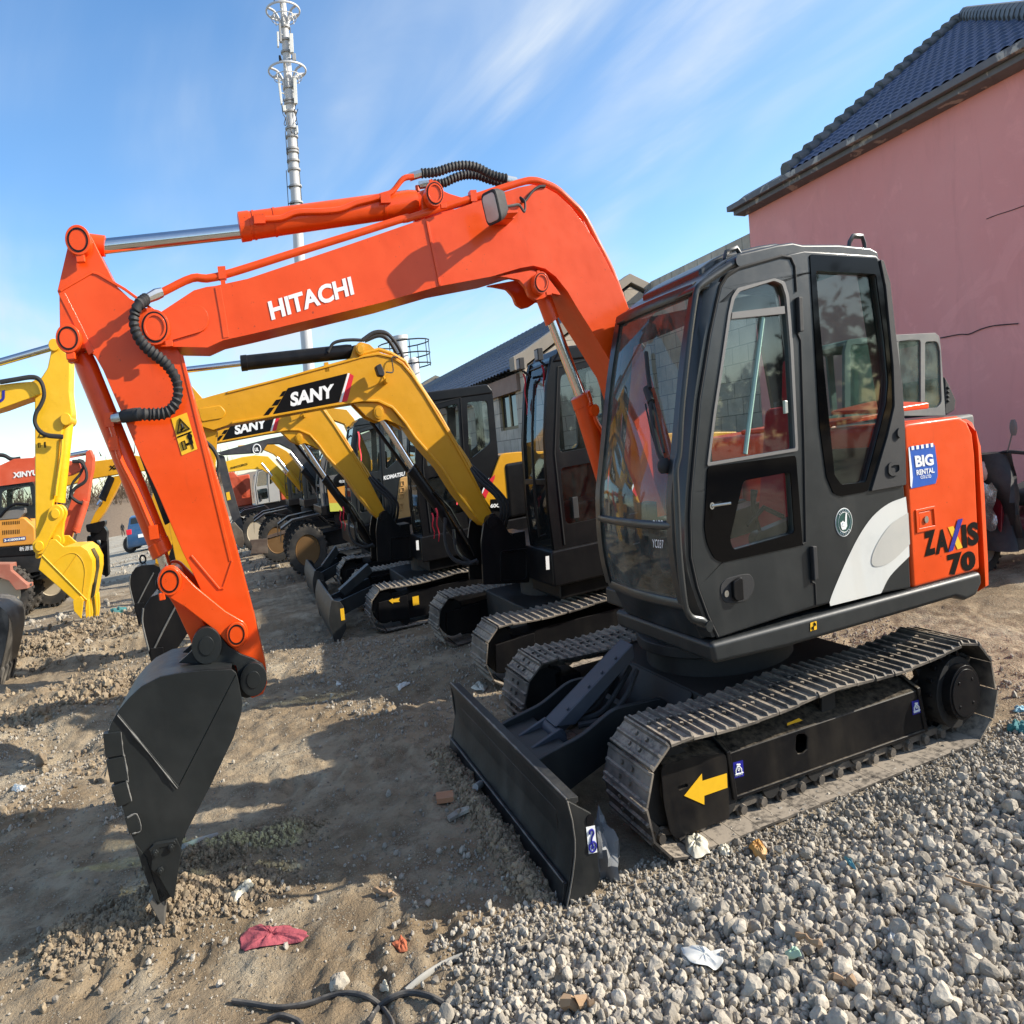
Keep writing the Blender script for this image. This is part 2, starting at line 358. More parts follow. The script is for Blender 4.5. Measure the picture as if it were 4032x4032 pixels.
def gh(x, y, detail=True):
    x = np.asarray(x, float); y = np.asarray(y, float)
    z = -.011*np.clip(y-8, 0, 27)-.027*np.clip(y-35, 0, 95)
    near = np.clip(1-(y-10)/25, .15, 1)
    flatp = np.clip((np.abs(y)-1.0)/.5, .15, 1)*np.ones_like(x); flatp = np.where((x > -1.2) & (x < 2.2) & (y > -1.2) & (y < 12), .25, 1)
    z = z+flatp*((fbm(x*.55, y*.55, 3, 3)-.5)*.11+(fbm(x*2.3, y*2.3, 9, 3)-.5)*.035)
    left = np.clip((-x-3.2)/2, 0, 1)*np.clip((y-1)/2, 0, 1)*np.clip((16-y)/4, 0, 1); z = z+left*(fbm(x*1.3, y*1.3, 21, 4)-.42)*.34
    for a, b, w, h in MOUND: z = z+h*np.exp(-(segdist(x, y, a, b)/w)**2)*(.55+.9*fbm(x*7, y*7, 5, 3))
    g = np.clip((-1.25-y)/.9, 0, 1)*np.clip((x+1.9)/1.2, 0, 1); z = z+g*.05*(.6+.8*fbm(x*1.6, y*1.6, 31, 2))
    if detail:
        z = z+near*flatp*((fbm(x*9, y*9, 41, 3)-.5)*.046+(fbm(x*27, y*27, 47, 3)-.5)*.020)
        for a, b, w in LUGS:
            L_ = math.hypot(b[0]-a[0], b[1]-a[1]); ux, uy = (b[0]-a[0])/L_, (b[1]-a[1])/L_; s = (x-a[0])*ux+(y-a[1])*uy; t = -(x-a[0])*uy+(y-a[1])*ux; inside = np.clip((w-np.abs(t))/.03, 0, 1)*np.clip(s/.1, 0, 1)*np.clip((L_-s)/.1, 0, 1)*np.clip(fbm(x*2.5, y*2.5, 77, 2)*2.6-.7, 0, 1)
            z = z-inside*.020*np.clip(np.sin((s+.35*np.abs(t))/.085*math.pi)*1.6, -.6, 1)
        # wheel ruts with lug marks
        for a, b in ((GP(800, 1740), GP(905, 2100)), (GP(830, 1735), GP(950, 2100)), (GP(700, 1790), GP(760, 2100))):
            d = segdist(x, y, a, b); z = z-.022*np.exp(-(d/.035)**2)+.012*np.exp(-((d-.07)/.03)**2)
    return z
LUGS = [(GP(585, 1352), GP(860, 1322), .17), (GP(800, 1700), GP(960, 2050), .10), (GP(690, 1760), GP(800, 2050), .10), (GP(500, 1500), GP(860, 1400), .16), (GP(560, 1820), GP(640, 1990), .09), (GP(100, 1880), GP(420, 1800), .12)]
def axis(lo, hi, step, flo, fhi, k=1.13):
    a = list(np.arange(lo, hi, step)); s = step; v = lo
    while v > flo: s *= k; v -= s; a.insert(0, v)
    s = step; v = a[-1]
    while v < fhi: s *= k; v += s; a.append(v)
    return np.array(a)
gx = axis(-5.6, 3.6, .024, -400, 400); gy = axis(-3.4, 6.2, .026, -60, 900)
GX, GY = np.meshgrid(gx, gy, indexing='ij'); GZ = gh(GX, GY)
V = np.stack([GX.ravel(), GY.ravel(), GZ.ravel()], 1) @ A.T; ni, nj = GX.shape
idx = np.arange(ni*nj).reshape(ni, nj); F = np.stack([idx[:-1, :-1].ravel(), idx[1:, :-1].ravel(), idx[1:, 1:].ravel(), idx[:-1, 1:].ravel()], 1)
def npmesh(name, V, F, mat, smooth=True):
    me = bpy.data.meshes.new(name); k = F.shape[1]; me.vertices.add(len(V)); me.vertices.foreach_set('co', V.astype(np.float32).ravel())
    me.loops.add(F.size); me.loops.foreach_set('vertex_index', F.astype(np.int32).ravel()); me.polygons.add(len(F)); me.polygons.foreach_set('loop_start', np.arange(0, F.size, k, dtype=np.int32))
    me.update(calc_edges=True); me.validate(); me.polygons.foreach_set('use_smooth', [smooth]*len(F)); me.materials.append(mat)
    o = bpy.data.objects.new(name, me); COL.objects.link(o); return o
def _dirt():
    m, nt, N, L, b = nodes('yard_dirt'); tc = N.new('ShaderNodeTexCoord'); v = tc.outputs['Object']
    n1 = nz(N, L, .55, 6, .6, .4, v); n2 = nz(N, L, 4.5, 6, .68, .2, v); n3 = nz(N, L, 40, 5, .7, 0, v); n4 = nz(N, L, 1.7, 5, .6, .5, v)
    c = mixc(N, L, ramp(N, L, n1, .38, .64), (.235, .172, .104), (.385, .305, .205)); c = mixc(N, L, ramp(N, L, n2, .42, .72), c, (.155, .112, .07)); c = mixc(N, L, ramp(N, L, n4, .52, .72), c, (.43, .36, .255))
    vo = N.new('ShaderNodeTexVoronoi'); vo.inputs['Scale'].default_value = 62; vo.inputs['Randomness'].default_value = 1; L.new(v, vo.inputs['Vector'])
    vb = N.new('ShaderNodeTexVoronoi'); vb.inputs['Scale'].default_value = 24; L.new(v, vb.inputs['Vector'])
    peb = mul(N, L, ramp(N, L, vo.outputs['Distance'], .26, .34, (1, 1, 1), (0, 0, 0)), ramp(N, L, n2, .45, .6)); peb2 = mul(N, L, ramp(N, L, vb.outputs['Distance'], .20, .26, (1, 1, 1), (0, 0, 0)), ramp(N, L, n4, .48, .62))
    pv = N.new('ShaderNodeRGBToBW'); L.new(vo.outputs['Color'], pv.inputs[0]); pv2 = N.new('ShaderNodeRGBToBW'); L.new(vb.outputs['Color'], pv2.inputs[0]); pc = mixc(N, L, pv.outputs[0], (.17, .14, .10), (.58, .52, .40)); pc2 = mixc(N, L, pv2.outputs[0], (.15, .12, .085), (.50, .44, .34))
    c = mixc(N, L, mul(N, L, peb, .8), c, pc); c = mixc(N, L, peb2, c, pc2)
    # pale gravel lane beyond
    s = N.new('ShaderNodeSeparateXYZ'); L.new(v, s.inputs[0]); far = ramp(N, L, mul(N, L, s.outputs[1], .01), .12, .30)
    c = mixc(N, L, mul(N, L, far, ramp(N, L, n1, .3, .6)), c, (.42, .385, .31)); at_ = N.new('ShaderNodeAttribute'); at_.attribute_name = 'grit'; c = mixc(N, L, mul(N, L, at_.outputs['Fac'], ramp(N, L, n2, .25, .6)), c, mixc(N, L, n3, (.23, .195, .148), (.46, .405, .315))); L.new(c, b.inputs['Base Color']); b.inputs['Roughness'].default_value = .95; b.inputs['Specular IOR Level'].default_value = .2
    h = N.new('ShaderNodeMath'); h.operation = 'MULTIPLY_ADD'; L.new(peb, h.inputs[0]); h.inputs[1].default_value = .5; L.new(n3, h.inputs[2]); h2 = N.new('ShaderNodeMath'); h2.operation = 'MULTIPLY_ADD'; L.new(peb2, h2.inputs[0]); h2.inputs[1].default_value = .8; L.new(h.outputs[0], h2.inputs[2])
    bump(N, L, b, h2.outputs[0], 1.0, .022); return m
DIRT = _dirt()
go = npmesh('ground', V, F, DIRT); go['kind'] = 'structure'
gm = np.clip((-.95-GY+.5*(fbm(GX*1.5, GY*1.5, 61, 3)-.5))/.35, 0, 1)*np.clip((GX+2.3+.8*(fbm(GX*1.2, GY*1.2, 66, 3)-.5))/.7, 0, 1); ga = go.data.attributes.new('grit', 'FLOAT', 'POINT'); ga.data.foreach_set('value', gm.ravel().astype(np.float32))
# ---------------- stones
def rock_shapes(n, sub):
    out = []
    bm = bmesh.new(); bmesh.ops.create_icosphere(bm, subdivisions=sub, radius=1); v0 = np.array([q.co[:] for q in bm.verts]); f = np.array([[q.index for q in p.verts] for p in bm.faces]); bm.free()
    for k in range(n):
        v = v0*np.array([1, rng.uniform(.7, 1), rng.uniform(.55, .85)])
        for c in range(9):
            d = rng.normal(size=3); d /= np.linalg.norm(d); t = rng.uniform(.42, .78); s = v @ d; ex = np.clip(s-t, 0, None); v = v-ex[:, None]*d*.96
        v = v+rng.normal(0, .022, v.shape); out.append(v)
    return out, f
def scatter(name, xy, size, shapes, mat, sink=.35, zoff=None, jitter=1.0, squash=1.0):
    sh, f = shapes; n = len(xy); nv = len(sh[0]); V = np.empty((n, nv, 3)); which = rng.integers(0, len(sh), n); z = gh(xy[:, 0], xy[:, 1])+(zoff if zoff is not None else 0)
    q = rng.normal(size=(n, 4)); q /= np.linalg.norm(q, axis=1)[:, None]; w, x, y, zz = q.T
    Rm = np.stack([np.stack([1-2*(y*y+zz*zz), 2*(x*y-zz*w), 2*(x*zz+y*w)], 1), np.stack([2*(x*y+zz*w), 1-2*(x*x+zz*zz), 2*(y*zz-x*w)], 1), np.stack([2*(x*zz-y*w), 2*(y*zz+x*w), 1-2*(x*x+y*y)], 1)], 1)
    B = np.stack(sh)[which]; B = np.einsum('nij,nkj->nki', Rm, B); B[:, :, 2] *= squash
    V = B*size[:, None, None]; V[:, :, 0] += xy[:, 0][:, None]; V[:, :, 1] += xy[:, 1][:, None]; V[:, :, 2] += (z+size*squash*(1-sink)*.6)[:, None]
    Fm = (f[None]+(np.arange(n)*nv)[:, None, None]).reshape(-1, 3); o = npmesh(name, V.reshape(-1, 3) @ A.T, Fm, mat, False); o['kind'] = 'stuff'; return o
def stone_mat(name, a, b_, dust=(.50, .445, .355)):
    m, nt, N, L, b = nodes(name); g = N.new('ShaderNodeNewGeometry'); c = mixc(N, L, g.outputs['Random Per Island'], a, b_)
    n = nz(N, L, 28, 6, .7); n2 = nz(N, L, 9, 4, .6); c = mixc(N, L, ramp(N, L, n, .35, .7), c, mixc(N, L, .55, c, (.16, .14, .12))); c = mixc(N, L, mul(N, L, ramp(N, L, n2, .5, .75), .6), c, dust)
    L.new(c, b.inputs['Base Color']); b.inputs['Roughness'].default_value = .92; b.inputs['Specular IOR Level'].default_value = .25; bump(N, L, b, n, .5, .012); return m
STONE = stone_mat('crushed_stone', (.25, .22, .175), (.54, .48, .385)); CLOD = stone_mat('dry_clods', (.20, .145, .09), (.36, .28, .18), (.40, .32, .21)); PEB = stone_mat('pebbles', (.22, .19, .15), (.46, .42, .35))
def pick(n, x0, x1, y0, y1): return np.stack([rng.uniform(x0, x1, n), rng.uniform(y0, y1, n)], 1)
S3 = rock_shapes(16, 3); S2_ = rock_shapes(16, 2); S1_ = rock_shapes(10, 1); SC_ = ([v*(1+rng.normal(0, .20, (len(v), 1))) for v in rock_shapes(12, 2)[0]], S2_[1])
p = pick(52000, -2.3, 3.6, -3.3, -.95); p = p[inpoly(p[:, 0], p[:, 1], GRAVEL)]
edge = np.clip((-1.22-p[:, 1]+.25*(fbm(p[:, 0]*2, p[:, 1]*2, 61, 2)-.5))/.45, 0, 1); p = p[rng.uniform(size=len(p)) < .15+.85*edge]
e2 = np.clip((-1.25-p[:, 1])/.6, 0, 1); big = rng.uniform(size=len(p)) < .40*e2; pb = p[big]; sb = np.clip(rng.lognormal(math.log(.0195), .36, len(pb)), .009, .048)
scatter('gravel', pb, sb, S3, STONE, .3, rng.uniform(-.01, .018, len(pb)), squash=.88)
ps = p[~big]; ss = np.clip(rng.lognormal(math.log(.0105), .42, len(ps)), .006, .03); scatter('gravel', ps, ss, S2_, STONE, .3, rng.uniform(-.008, .012, len(ps)))
# finer grit under and beside the track, pebbles over the dirt, clods on the banks
q = pick(26000, -2.1, 3.4, -2.6, -.98); scatter('grit', q, np.clip(rng.lognormal(math.log(.009), .45, len(q)), .004, .022), S1_, STONE)
q = pick(120000, -5.6, 3.0, -3.3, 7); mk = fbm(q[:, 0]*1.1, q[:, 1]*1.1, 71, 3)**1.5; q = q[rng.uniform(size=len(q)) < np.clip((mk-.20)*1.9, .06, 1)]; q = q[~((q[:, 0] > -1.1) & (q[:, 0] < 1.8) & (q[:, 1] > -1.1) & (q[:, 1] < 1.1))]
scatter('pebbles', q, np.clip(rng.lognormal(math.log(.0066), .55, len(q)), .0028, .03), S1_, PEB)
cl = []; cs = []
for i, (a, b, w, h) in enumerate(MOUND):
    n = 4200 if i < 4 else 1500; t = rng.uniform(-.08, 1.08, n); xx = a[0]+(b[0]-a[0])*t+rng.normal(0, w*.62, n); yy = a[1]+(b[1]-a[1])*t+rng.normal(0, w*.62, n); cl.append(np.stack([xx, yy], 1)); cs.append(np.clip(rng.lognormal(math.log(.0075 if i < 4 else .014), .55, n), .003, .026 if i < 4 else .06))
q = pick(5000, -9, -3.2, 1.5, 13); mk = fbm(q[:, 0]*.9, q[:, 1]*.9, 81, 3); q = q[mk > .53]; cl.append(q); cs.append(np.clip(rng.lognormal(math.log(.018), .55, len(q)), .006, .07))
scatter('dirt_clods', np.concatenate(cl), np.concatenate(cs), SC_, CLOD, .25)
q = pick(6000, -14, 2, 9, 34); q = q[fbm(q[:, 0]*.7, q[:, 1]*.7, 91, 3) > .5]; scatter('far_rubble', q, np.clip(rng.lognormal(math.log(.03), .5, len(q)), .01, .10), S1_, PEB)
# ================================================================ buildings
def plaster(name, a, b_):
    m, nt, N, L, b = nodes(name); n1 = nz(N, L, .45, 5, .6); n2 = nz(N, L, 60, 3, .6); n3 = nz(N, L, 1.4, 6, .65, .4, None, (1, 1, .35))
    c = mixc(N, L, ramp(N, L, n1, .3, .7), a, b_); n5 = nz(N, L, 2.6, 7, .7, .8, None, (1, 1, .10)); n6 = nz(N, L, .9, 8, .7, 1.2); c = mixc(N, L, mul(N, L, ramp(N, L, n5, .52, .72), .30), c, tuple(q*.72 for q in a)); c = mixc(N, L, mul(N, L, ramp(N, L, n6, .56, .62), .22), c, tuple(min(1, q*1.16+.03) for q in b_)); c = mixc(N, L, mul(N, L, ramp(N, L, n3, .55, .8), .35), c, (.58, .27, .235)); L.new(c, b.inputs['Base Color']); b.inputs['Roughness'].default_value = .9; bump(N, L, b, n2, .25, .01); return m
PINK = plaster('pink_plaster', (.76, .285, .25), (.80, .325, .285))
def tile_mat(name, a, b_):
    m, nt, N, L, b = nodes(name); n = nz(N, L, 1.3, 5, .6); n2 = nz(N, L, 14, 4, .6); c = mixc(N, L, ramp(N, L, n, .3, .7), a, b_); c = mixc(N, L, mul(N, L, ramp(N, L, n2, .5, .8), .35), c, (.16, .16, .15)); L.new(c, b.inputs['Base Color']); b.inputs['Roughness'].default_value = .58; return m
TILE = tile_mat('blue_roof_tile', (.018, .042, .11), (.03, .06, .15)); TILE2 = tile_mat('slate_blue_tile', (.035, .05, .08), (.055, .07, .105))
def peel():
    m, nt, N, L, b = nodes('peeling_fascia'); n = ramp(N, L, nz(N, L, 2.2, 6, .62, .6), .56, .60); n2 = nz(N, L, 5, 5, .6); c = mixc(N, L, n2, (.10, .095, .10), (.20, .19, .19)); c = mixc(N, L, n, c, (.42, .38, .33)); L.new(c, b.inputs['Base Color']); b.inputs['Roughness'].default_value = .85; bump(N, L, b, n, .3, .02); return m
PEEL = peel()
def stonewall(name, ax, bw, bh, a=(.56, .47, .36), b2=(.44, .37, .285)):
    m, nt, N, L, b = nodes(name); tc = N.new('ShaderNodeTexCoord'); s = N.new('ShaderNodeSeparateXYZ'); L.new(tc.outputs['Object'], s.inputs[0]); c = N.new('ShaderNodeCombineXYZ'); L.new(s.outputs[ax], c.inputs[0]); L.new(s.outputs[2], c.inputs[1])
    t = N.new('ShaderNodeTexBrick'); t.inputs['Scale'].default_value = 1; t.inputs['Brick Width'].default_value = bw; t.inputs['Row Height'].default_value = bh; t.inputs['Mortar Size'].default_value = .010; t.inputs['Color1'].default_value = (*a, 1); t.inputs['Color2'].default_value = (*b2, 1); t.inputs['Mortar'].default_value = (.13, .115, .095, 1); t.inputs['Bias'].default_value = .1
    L.new(c.outputs[0], t.inputs['Vector']); n = nz(N, L, 3, 6, .65); cc = mixc(N, L, ramp(N, L, n, .4, .75), t.outputs['Color'], mixc(N, L, .5, t.outputs['Color'], (.2, .17, .13))); L.new(cc, b.inputs['Base Color']); b.inputs['Roughness'].default_value = .9; bump(N, L, b, t.outputs['Fac'], -.6, .02); return m
STW_Y = stonewall('stone_blocks_side', 1, .62, .42); STW_X = stonewall('stone_blocks_gable', 0, .62, .42)
def tiled(x0, z0, x1, z1, y0, y1, row, wave, amp):
    """pantile sheet from eave (x0,z0) to ridge (x1,z1), ribs running up the slope"""
    L_ = math.hypot(x1-x0, z1-z0); ux, uz = (x1-x0)/L_, (z1-z0)/L_; nx_, nz_ = (-uz, ux) if ux > 0 else (uz, -ux); nr = max(1, int(round(L_/row))); ys = np.arange(y0, y1, wave/6); vs = []; 
    prof = amp*np.abs(np.sin(np.pi*ys/wave))**.8; S = []
    for r in range(nr): S += [(r*L_/nr, .028), ((r+.98)*L_/nr, .0)]
    for s, up in S:
        for k in range(len(ys)): h = prof[k]+up; vs.append((x0+ux*s+nx_*h, ys[k], z0+uz*s+nz_*h))
    n = len(ys); F = np.array([(i*n+j, i*n+j+1, (i+1)*n+j+1, (i+1)*n+j) for i in range(len(S)-1) for j in range(n-1)]); return np.array(vs), F
def tile_obj(name, V, F, mat, parent):
    o = npmesh(name, (V-ORG[parent.name]) @ A.T, F, mat, True)
    try: o.data.set_sharp_from_angle(angle=math.radians(40))
    except Exception: pass
    o.parent = parent; return o
KP = 1.345   # size of the pink building
def pk(x, z): return (CAM[0]+(x-CAM[0])*KP, CAM[2]+(z-CAM[2])*KP)
def pkl(l): return [pk(*q) for q in l]
ky = lambda y: CAM[1]+(y-CAM[1])*KP
PB = thing('pink_building', 'large pink plastered building with a dark blue tiled roof at the right', 'building', (14, 6, 0))
gy1 = ky(6.43); gy0 = ky(.75); PX = pk(6, 0)[0]
m = MB(); m.prism([(PX, -.4)]+pkl([(6, 4.22), (17.2, 4.22)])+[(pk(17.2, 0)[0], -.4)], gy0, gy1); m.build('wall', PINK, PB)
m = MB(); m.prism(pkl([(5.66, 4.25), (5.66, 4.32), (5.86, 4.32), (6.05, 4.36), (6.05, 4.25)]), gy0-.1, gy1+.2); m.prism(pkl([(5.76, 4.19), (5.76, 4.249), (5.999, 4.249), (5.999, 4.17)]), gy0, gy1+.13); m.prism(pkl([(5.795, 4.322), (5.795, 4.35), (6.0, 4.44), (6.0, 4.322)]), gy0, gy1+.1); m.build('eave', PEEL, PB, .012)
e0 = pk(5.80, 4.33); yv = on('N', 470, 1075, 'x', e0[0])[1]; rp = on('N', 1568, 118, 'y', yv); r0 = (rp[0], rp[2]); e1 = (2*r0[0]-e0[0], e0[1])
def _v(u_, p, q):      # picture row where the line p-q crosses picture column u_ (to set the near hip)
    best = None
    for t in np.linspace(0, 1, 400):
        d = RC @ (p+(q-p)*t-CAM); U = (2016+FOC*d[0]/d[2])/2.087; W_ = (2016+FOC*4/3*d[1]/d[2])/2.087
        if best is None or abs(U-u_) < best[0]: best = (abs(U-u_), W_)
    return best[1]
apex = np.array([r0[0], yv, r0[1]]); yn = min(np.linspace(-4, 7, 56), key=lambda y: abs(_v(1925, apex, np.array([e0[0], y, e0[1]]))-33)); gyr = max(yn, gy0)
V_, F_ = tiled(*e0, *r0, min(yn, gy0), yv, .30, .20, .04); fc = V_[F_].mean(1); F_ = F_[((fc[:, 0]-e0[0])/(r0[0]-e0[0]) < (fc[:, 1]-yn)/(yv-yn)) & (fc[:, 1] > gy0)]; tile_obj('roof', V_, F_, TILE, PB)
m = MB(); ap2 = (r0[0]+3, yv-.3, r0[1]-.05); m.sheet([(e0[0], yn, e0[1]-.05), (e1[0], yn, e1[1]-.05), ap2, (r0[0], yv, r0[1]-.05)]); m.sheet([(e1[0], yn, e1[1]-.05), (e1[0], yv, e1[1]-.05), ap2]); m.build('roof_slope', TILE, PB, smooth=False)
m = MB(); n = 18
for k in range(n):
    a = k/n; b = (k+1.08)/n; q = lambda t, up: (e0[0]+(r0[0]-e0[0])*t, yv+.04, e0[1]+(r0[1]-e0[1])*t+up)
    m.tube([q(a, .07), q(b, .03)], [.15, .115], 10)
hb = np.array([e0[0], yn, e0[1]])
for k in range(22):
    q0 = apex+(hb-apex)*k/22+[0, 0, .08]; q1 = apex+(hb-apex)*(k+1.08)/22+[0, 0, .05]
    if q1[1] > gy0-.3: m.tube([tuple(q0), tuple(q1)], [.13, .16], 10)
m.build('ridge_tiles', tile_mat('weathered_ridge_tile', (.04, .05, .06), (.10, .10, .095)), PB)
m = MB(); cp = [on('E', x, y, 'x', PX-.02) for x, y in ((905,555),(1000,537),(1050,535),(1110,510),(1180,492),(1300,482))]; m.tube(catmull(cp, 4), .007, 5); cb_ = tag(m.build('wall_cable', RUBBER), 'thin dark cable sagging across the pink wall above the grey cab', 'cable')
m = MB(); cp = [on('N', x, y, 'x', PX-.008) for x, y in ((1700,1352),(1770,1325),(1850,1300),(1932,1270))]; m.tube(catmull(cp, 3), .0045, 4); m.build('crack', RUBBER, PB)
m = MB(); m.box(PX, PX+.35, gy1+.01, 14.7, -.4, pk(6, 3.93)[1]); m.build('stone_wall', STW_Y); o = bpy.data.objects['stone_wall']; tag(o, 'tall beige stone block wall between the pink building and the gabled house', 'wall')
H = thing('stone_house', 'beige stone house with blue tiled roof and a small brown window behind the cabs', 'building', (8.3, 25, -.2))
hx0, hx1, hxm, hy0, hy1 = 4.785, 11.9, 8.34, 15.0, 46; he, hp_ = 3.10, 4.62
m = MB(); win = [on('O', x, y, 'x', hx0) for x, y in ((895,722),(1025,688),(1036,940),(915,966))]; wy0, wy1 = min(q[1] for q in win), max(q[1] for q in win); wz0, wz1 = 1.93, 2.78
m.prism([(hy0+.02, -.6), (hy0+.02, he), (hy1, he), (hy1, -.6)], hx0, hx0+.3, 'x', [[(wy0, wz0), (wy0, wz1), (wy1, wz1), (wy1, wz0)]]); m.box(hx1-.3, hx1, hy0+.02, hy1, -.6, he); w_o = m.build('wall', STW_Y, H)
m = MB(); m.prism([(hx0-.02, -.6), (hx0-.02, he), (hxm, hp_), (hx1+.02, he), (hx1+.02, -.6)], hy0-.28, hy0+.02); m.build('gable_wall', STW_X, H)
m = MB(); m.prism([(hx0-.30, he+.02), (hx0-.30, he+.30), (hx0+.1, he+.42), (hxm, hp_+.28), (hx1+.3, he+.30), (hx1+.3, he+.05), (hxm, hp_+.08), (hx0+.1, he+.12), (hx0+.05, he+.02)], hy0-.34, hy0+.02); m.build('coping', paint('coping_stone', (.30, .26, .21), .85, .2, (.2, .17, .14)), H, .02)
m = MB(); m.prism([(hx0-.12, he-.38), (hx0-.12, he-.02), (hx0-.002, he-.02), (hx0-.002, he-.38)], hy0+.05, hy1); m.build('eave_band', paint('brown_eave_stone', (.27, .18, .14), .85, .2), H, .01)
V_, F_ = tiled(hx0-.28, he+.02, hxm, hp_+.02, hy0+.02, hy1, .42, .30, .055); tile_obj('roof', V_, F_, TILE2, H); V_, F_ = tiled(hx1+.3, he+.02, hxm, hp_+.02, hy0+.02, hy1, .8, .6, .05); tile_obj('roof', V_, F_, TILE2, H)
m = MB()
for k in range(70): y = hy0+.45*k; m.tube([(hxm, y, hp_+.06), (hxm, y+.48, hp_+.09)], [.13, .15], 8)
m.build('ridge_tiles', TILE2, H)
m = MB(); ym = (wy0+wy1)/2
for y0, y1, z0, z1 in ((wy0, wy1, wz1-.07, wz1), (wy0, wy1, wz0, wz0+.07), (wy0, wy0+.09, wz0+.07, wz1-.07), (wy1-.09, wy1, wz0+.07, wz1-.07), (ym-.06, ym+.06, wz0+.07, wz1-.07)): m.box(hx0+.08, hx0+.14, y0, y1, z0, z1)
wf = m.build('window', paint('brown_window_frame', (.14, .09, .02), .45, .2), H, .006); m = MB(); m.box(hx0+.11, hx0+.115, wy0+.05, wy1-.05, wz0+.03, wz1-.03); m.build('pane', flat('window_dark_glass', (.015, .02, .022), .06), wf); m = MB(); m.box(hx0+.9, hx0+.95, wy0-1, wy1+1, 1, 3); m.build('dark_room_board', BLACKV, H)  # black board stands in for the unlit interior behind the pane
SH = thing('small_house', 'small distant grey gabled roof peeking over behind the yellow booms', 'building', (5, 60, -.8)); g = [on('O', x, y, 'y', 60) for x, y in ((300,650),(318,612),(412,560),(500,600),(560,660))]
m = MB(); m.prism([(g[0][0], -1), (g[1][0], g[1][2]), (g[2][0], g[2][2]), (g[3][0]+.6, g[3][2]), (g[3][0]+.6, -1)], 60, 64); m.build('wall', paint('grey_render', (.26, .22, .17), .9, .2), SH); m = MB()
m.prism([(g[1][0]-.4, g[1][2]-.1), (g[2][0], g[2][2]+.2), (g[3][0]+1, g[3][2]-.1), (g[3][0]+1, g[3][2]-.3), (g[2][0], g[2][2]), (g[1][0]-.4, g[1][2]-.3)], 59.8, 64.2); m.build('roof', paint('weathered_roof', (.16, .15, .13), .9, .2), SH)
# ================================================================ mast and silo
MET = paint('galvanised_steel', (.50, .50, .50), .45, .15, (.4, .38, .34), bmp=.01, var=.05); GRY = paint('grey_equipment', (.30, .30, .30), .5, .1); PALE = paint('pale_antenna', (.62, .62, .58), .5, .1)
FR['TW'] = (1000, 0, .4658); yt = 40.0; TWR = thing('radio_mast', 'tall pale cell tower mast with two antenna rings against the sky', 'tower', (1.2, 40, -.5))
cen = [on('e', 880, 1080, 'y', yt), on('e', 853, 710, 'y', yt), on('e', 820, 320, 'y', yt), on('TW', 358, 1700, 'y', yt), on('TW', 328, 1300, 'y', yt), on('TW', 310, 950, 'y', yt), on('TW', 290, 700, 'y', yt), on('TW', 265, 300, 'y', yt), on('TW', 243, 0, 'y', yt), on('TW', 215, -500, 'y', yt)]
cen[0] = np.array([cen[1][0]-(cen[1][2]+.5)*.06*-1*.0-.3, 40, -.5]); rad = [.36, .33, .30, .29, .27, .255, .24, .21, .17, .12]
cz = [c[2] for c in cen]; cx_ = lambda z: float(np.interp(z, cz, [c[0] for c in cen])); cr = lambda z: float(np.interp(z, cz, rad))
m = MB(); m.tube([tuple(c) for c in cen], rad, 16); m.build('pole', MET, TWR)
def ring_at(fr, x, y, R, th=.05):
    c = on(fr, x, y, 'y', yt); m = MB(); m.tube([(c[0]+R*math.cos(a), yt+R*math.sin(a), c[2]) for a in np.linspace(0, 2*math.pi, 40, False)], th, 8, closed=True)
    for k in range(6):
        a = 2*math.pi*(k+.3)/6; r0 = cr(c[2]); m.tube(catmull([(c[0]+r0*math.cos(a), yt+r0*math.sin(a), c[2]-.75), (c[0]+(r0+.12)*math.cos(a), yt+(r0+.12)*math.sin(a), c[2]-.35), (c[0]+.6*R*math.cos(a), yt+.6*R*math.sin(a), c[2]-.08), (c[0]+R*math.cos(a), yt+R*math.sin(a), c[2])], 4), [.06]*12+[.05], 6)
        m.cyl((c[0]+R*.62*math.cos(a), yt+R*.62*math.sin(a), c[2]-.45), (c[0]+R*.62*math.cos(a), yt+R*.62*math.sin(a), c[2]-.1), .03, 6)
    m.tube([(c[0]+R*.75*math.cos(a), yt+R*.75*math.sin(a), c[2]-.3) for a in np.linspace(0, 2*math.pi, 30, False)], .02, 6, closed=True); m.build('antenna_ring', MET, TWR)
ring_at('TW', 246, 95, .92); ring_at('TW', 282, 600, 1.03)
for y in (235,345,445,750,855,880,950,1090,1160,1265,1290,1365,1440,1580,1720): z = on('TW', 300, y, 'y', yt)[2]; m = MB(); m.cyl((cx_(z), yt, z-.04), (cx_(z), yt, z+.04), cr(z)+.09, 16); m.build('flange', GRY, TWR)
for q, mt in (([(298,290),(328,290),(336,450),(305,450)], PALE), ([(330,660),(358,660),(368,880),(338,880)], PALE), ([(200,680),(218,680),(242,880),(226,885)], PALE), ([(192,275),(208,275),(212,400),(198,400)], PALE), ([(208,205),(225,205),(235,360),(218,360)], GRY), ([(322,460),(352,458),(356,515),(326,518)], GRY), ([(208,475),(225,475),(240,530),(214,530)], BLACKM), ([(240,895),(266,895),(270,945),(246,945)], PALE), ([(355,1070),(370,1065),(374,1130),(360,1130)], PALE)):
    p = xz('TW', q, yt-.3); m = MB(); m.prism(p, yt-.42, yt-.22); c = np.array(p).mean(0); m.cyl((c[0], yt-.3, c[1]), (cx_(c[1]), yt, c[1]), .03, 6); m.build('antenna', mt, TWR, .02)
m = MB()
for pts in ([(265,1110),(290,1420)], [(273,1440),(292,1750)], [(360,1130),(382,1410)], [(382,1430),(405,1740)], [(305,230),(310,300)], [(178,-20),(165,30)], [(300,-20),(302,30)]): m.tube(path3([('TW', pts)], yt-.2), .022, 5)
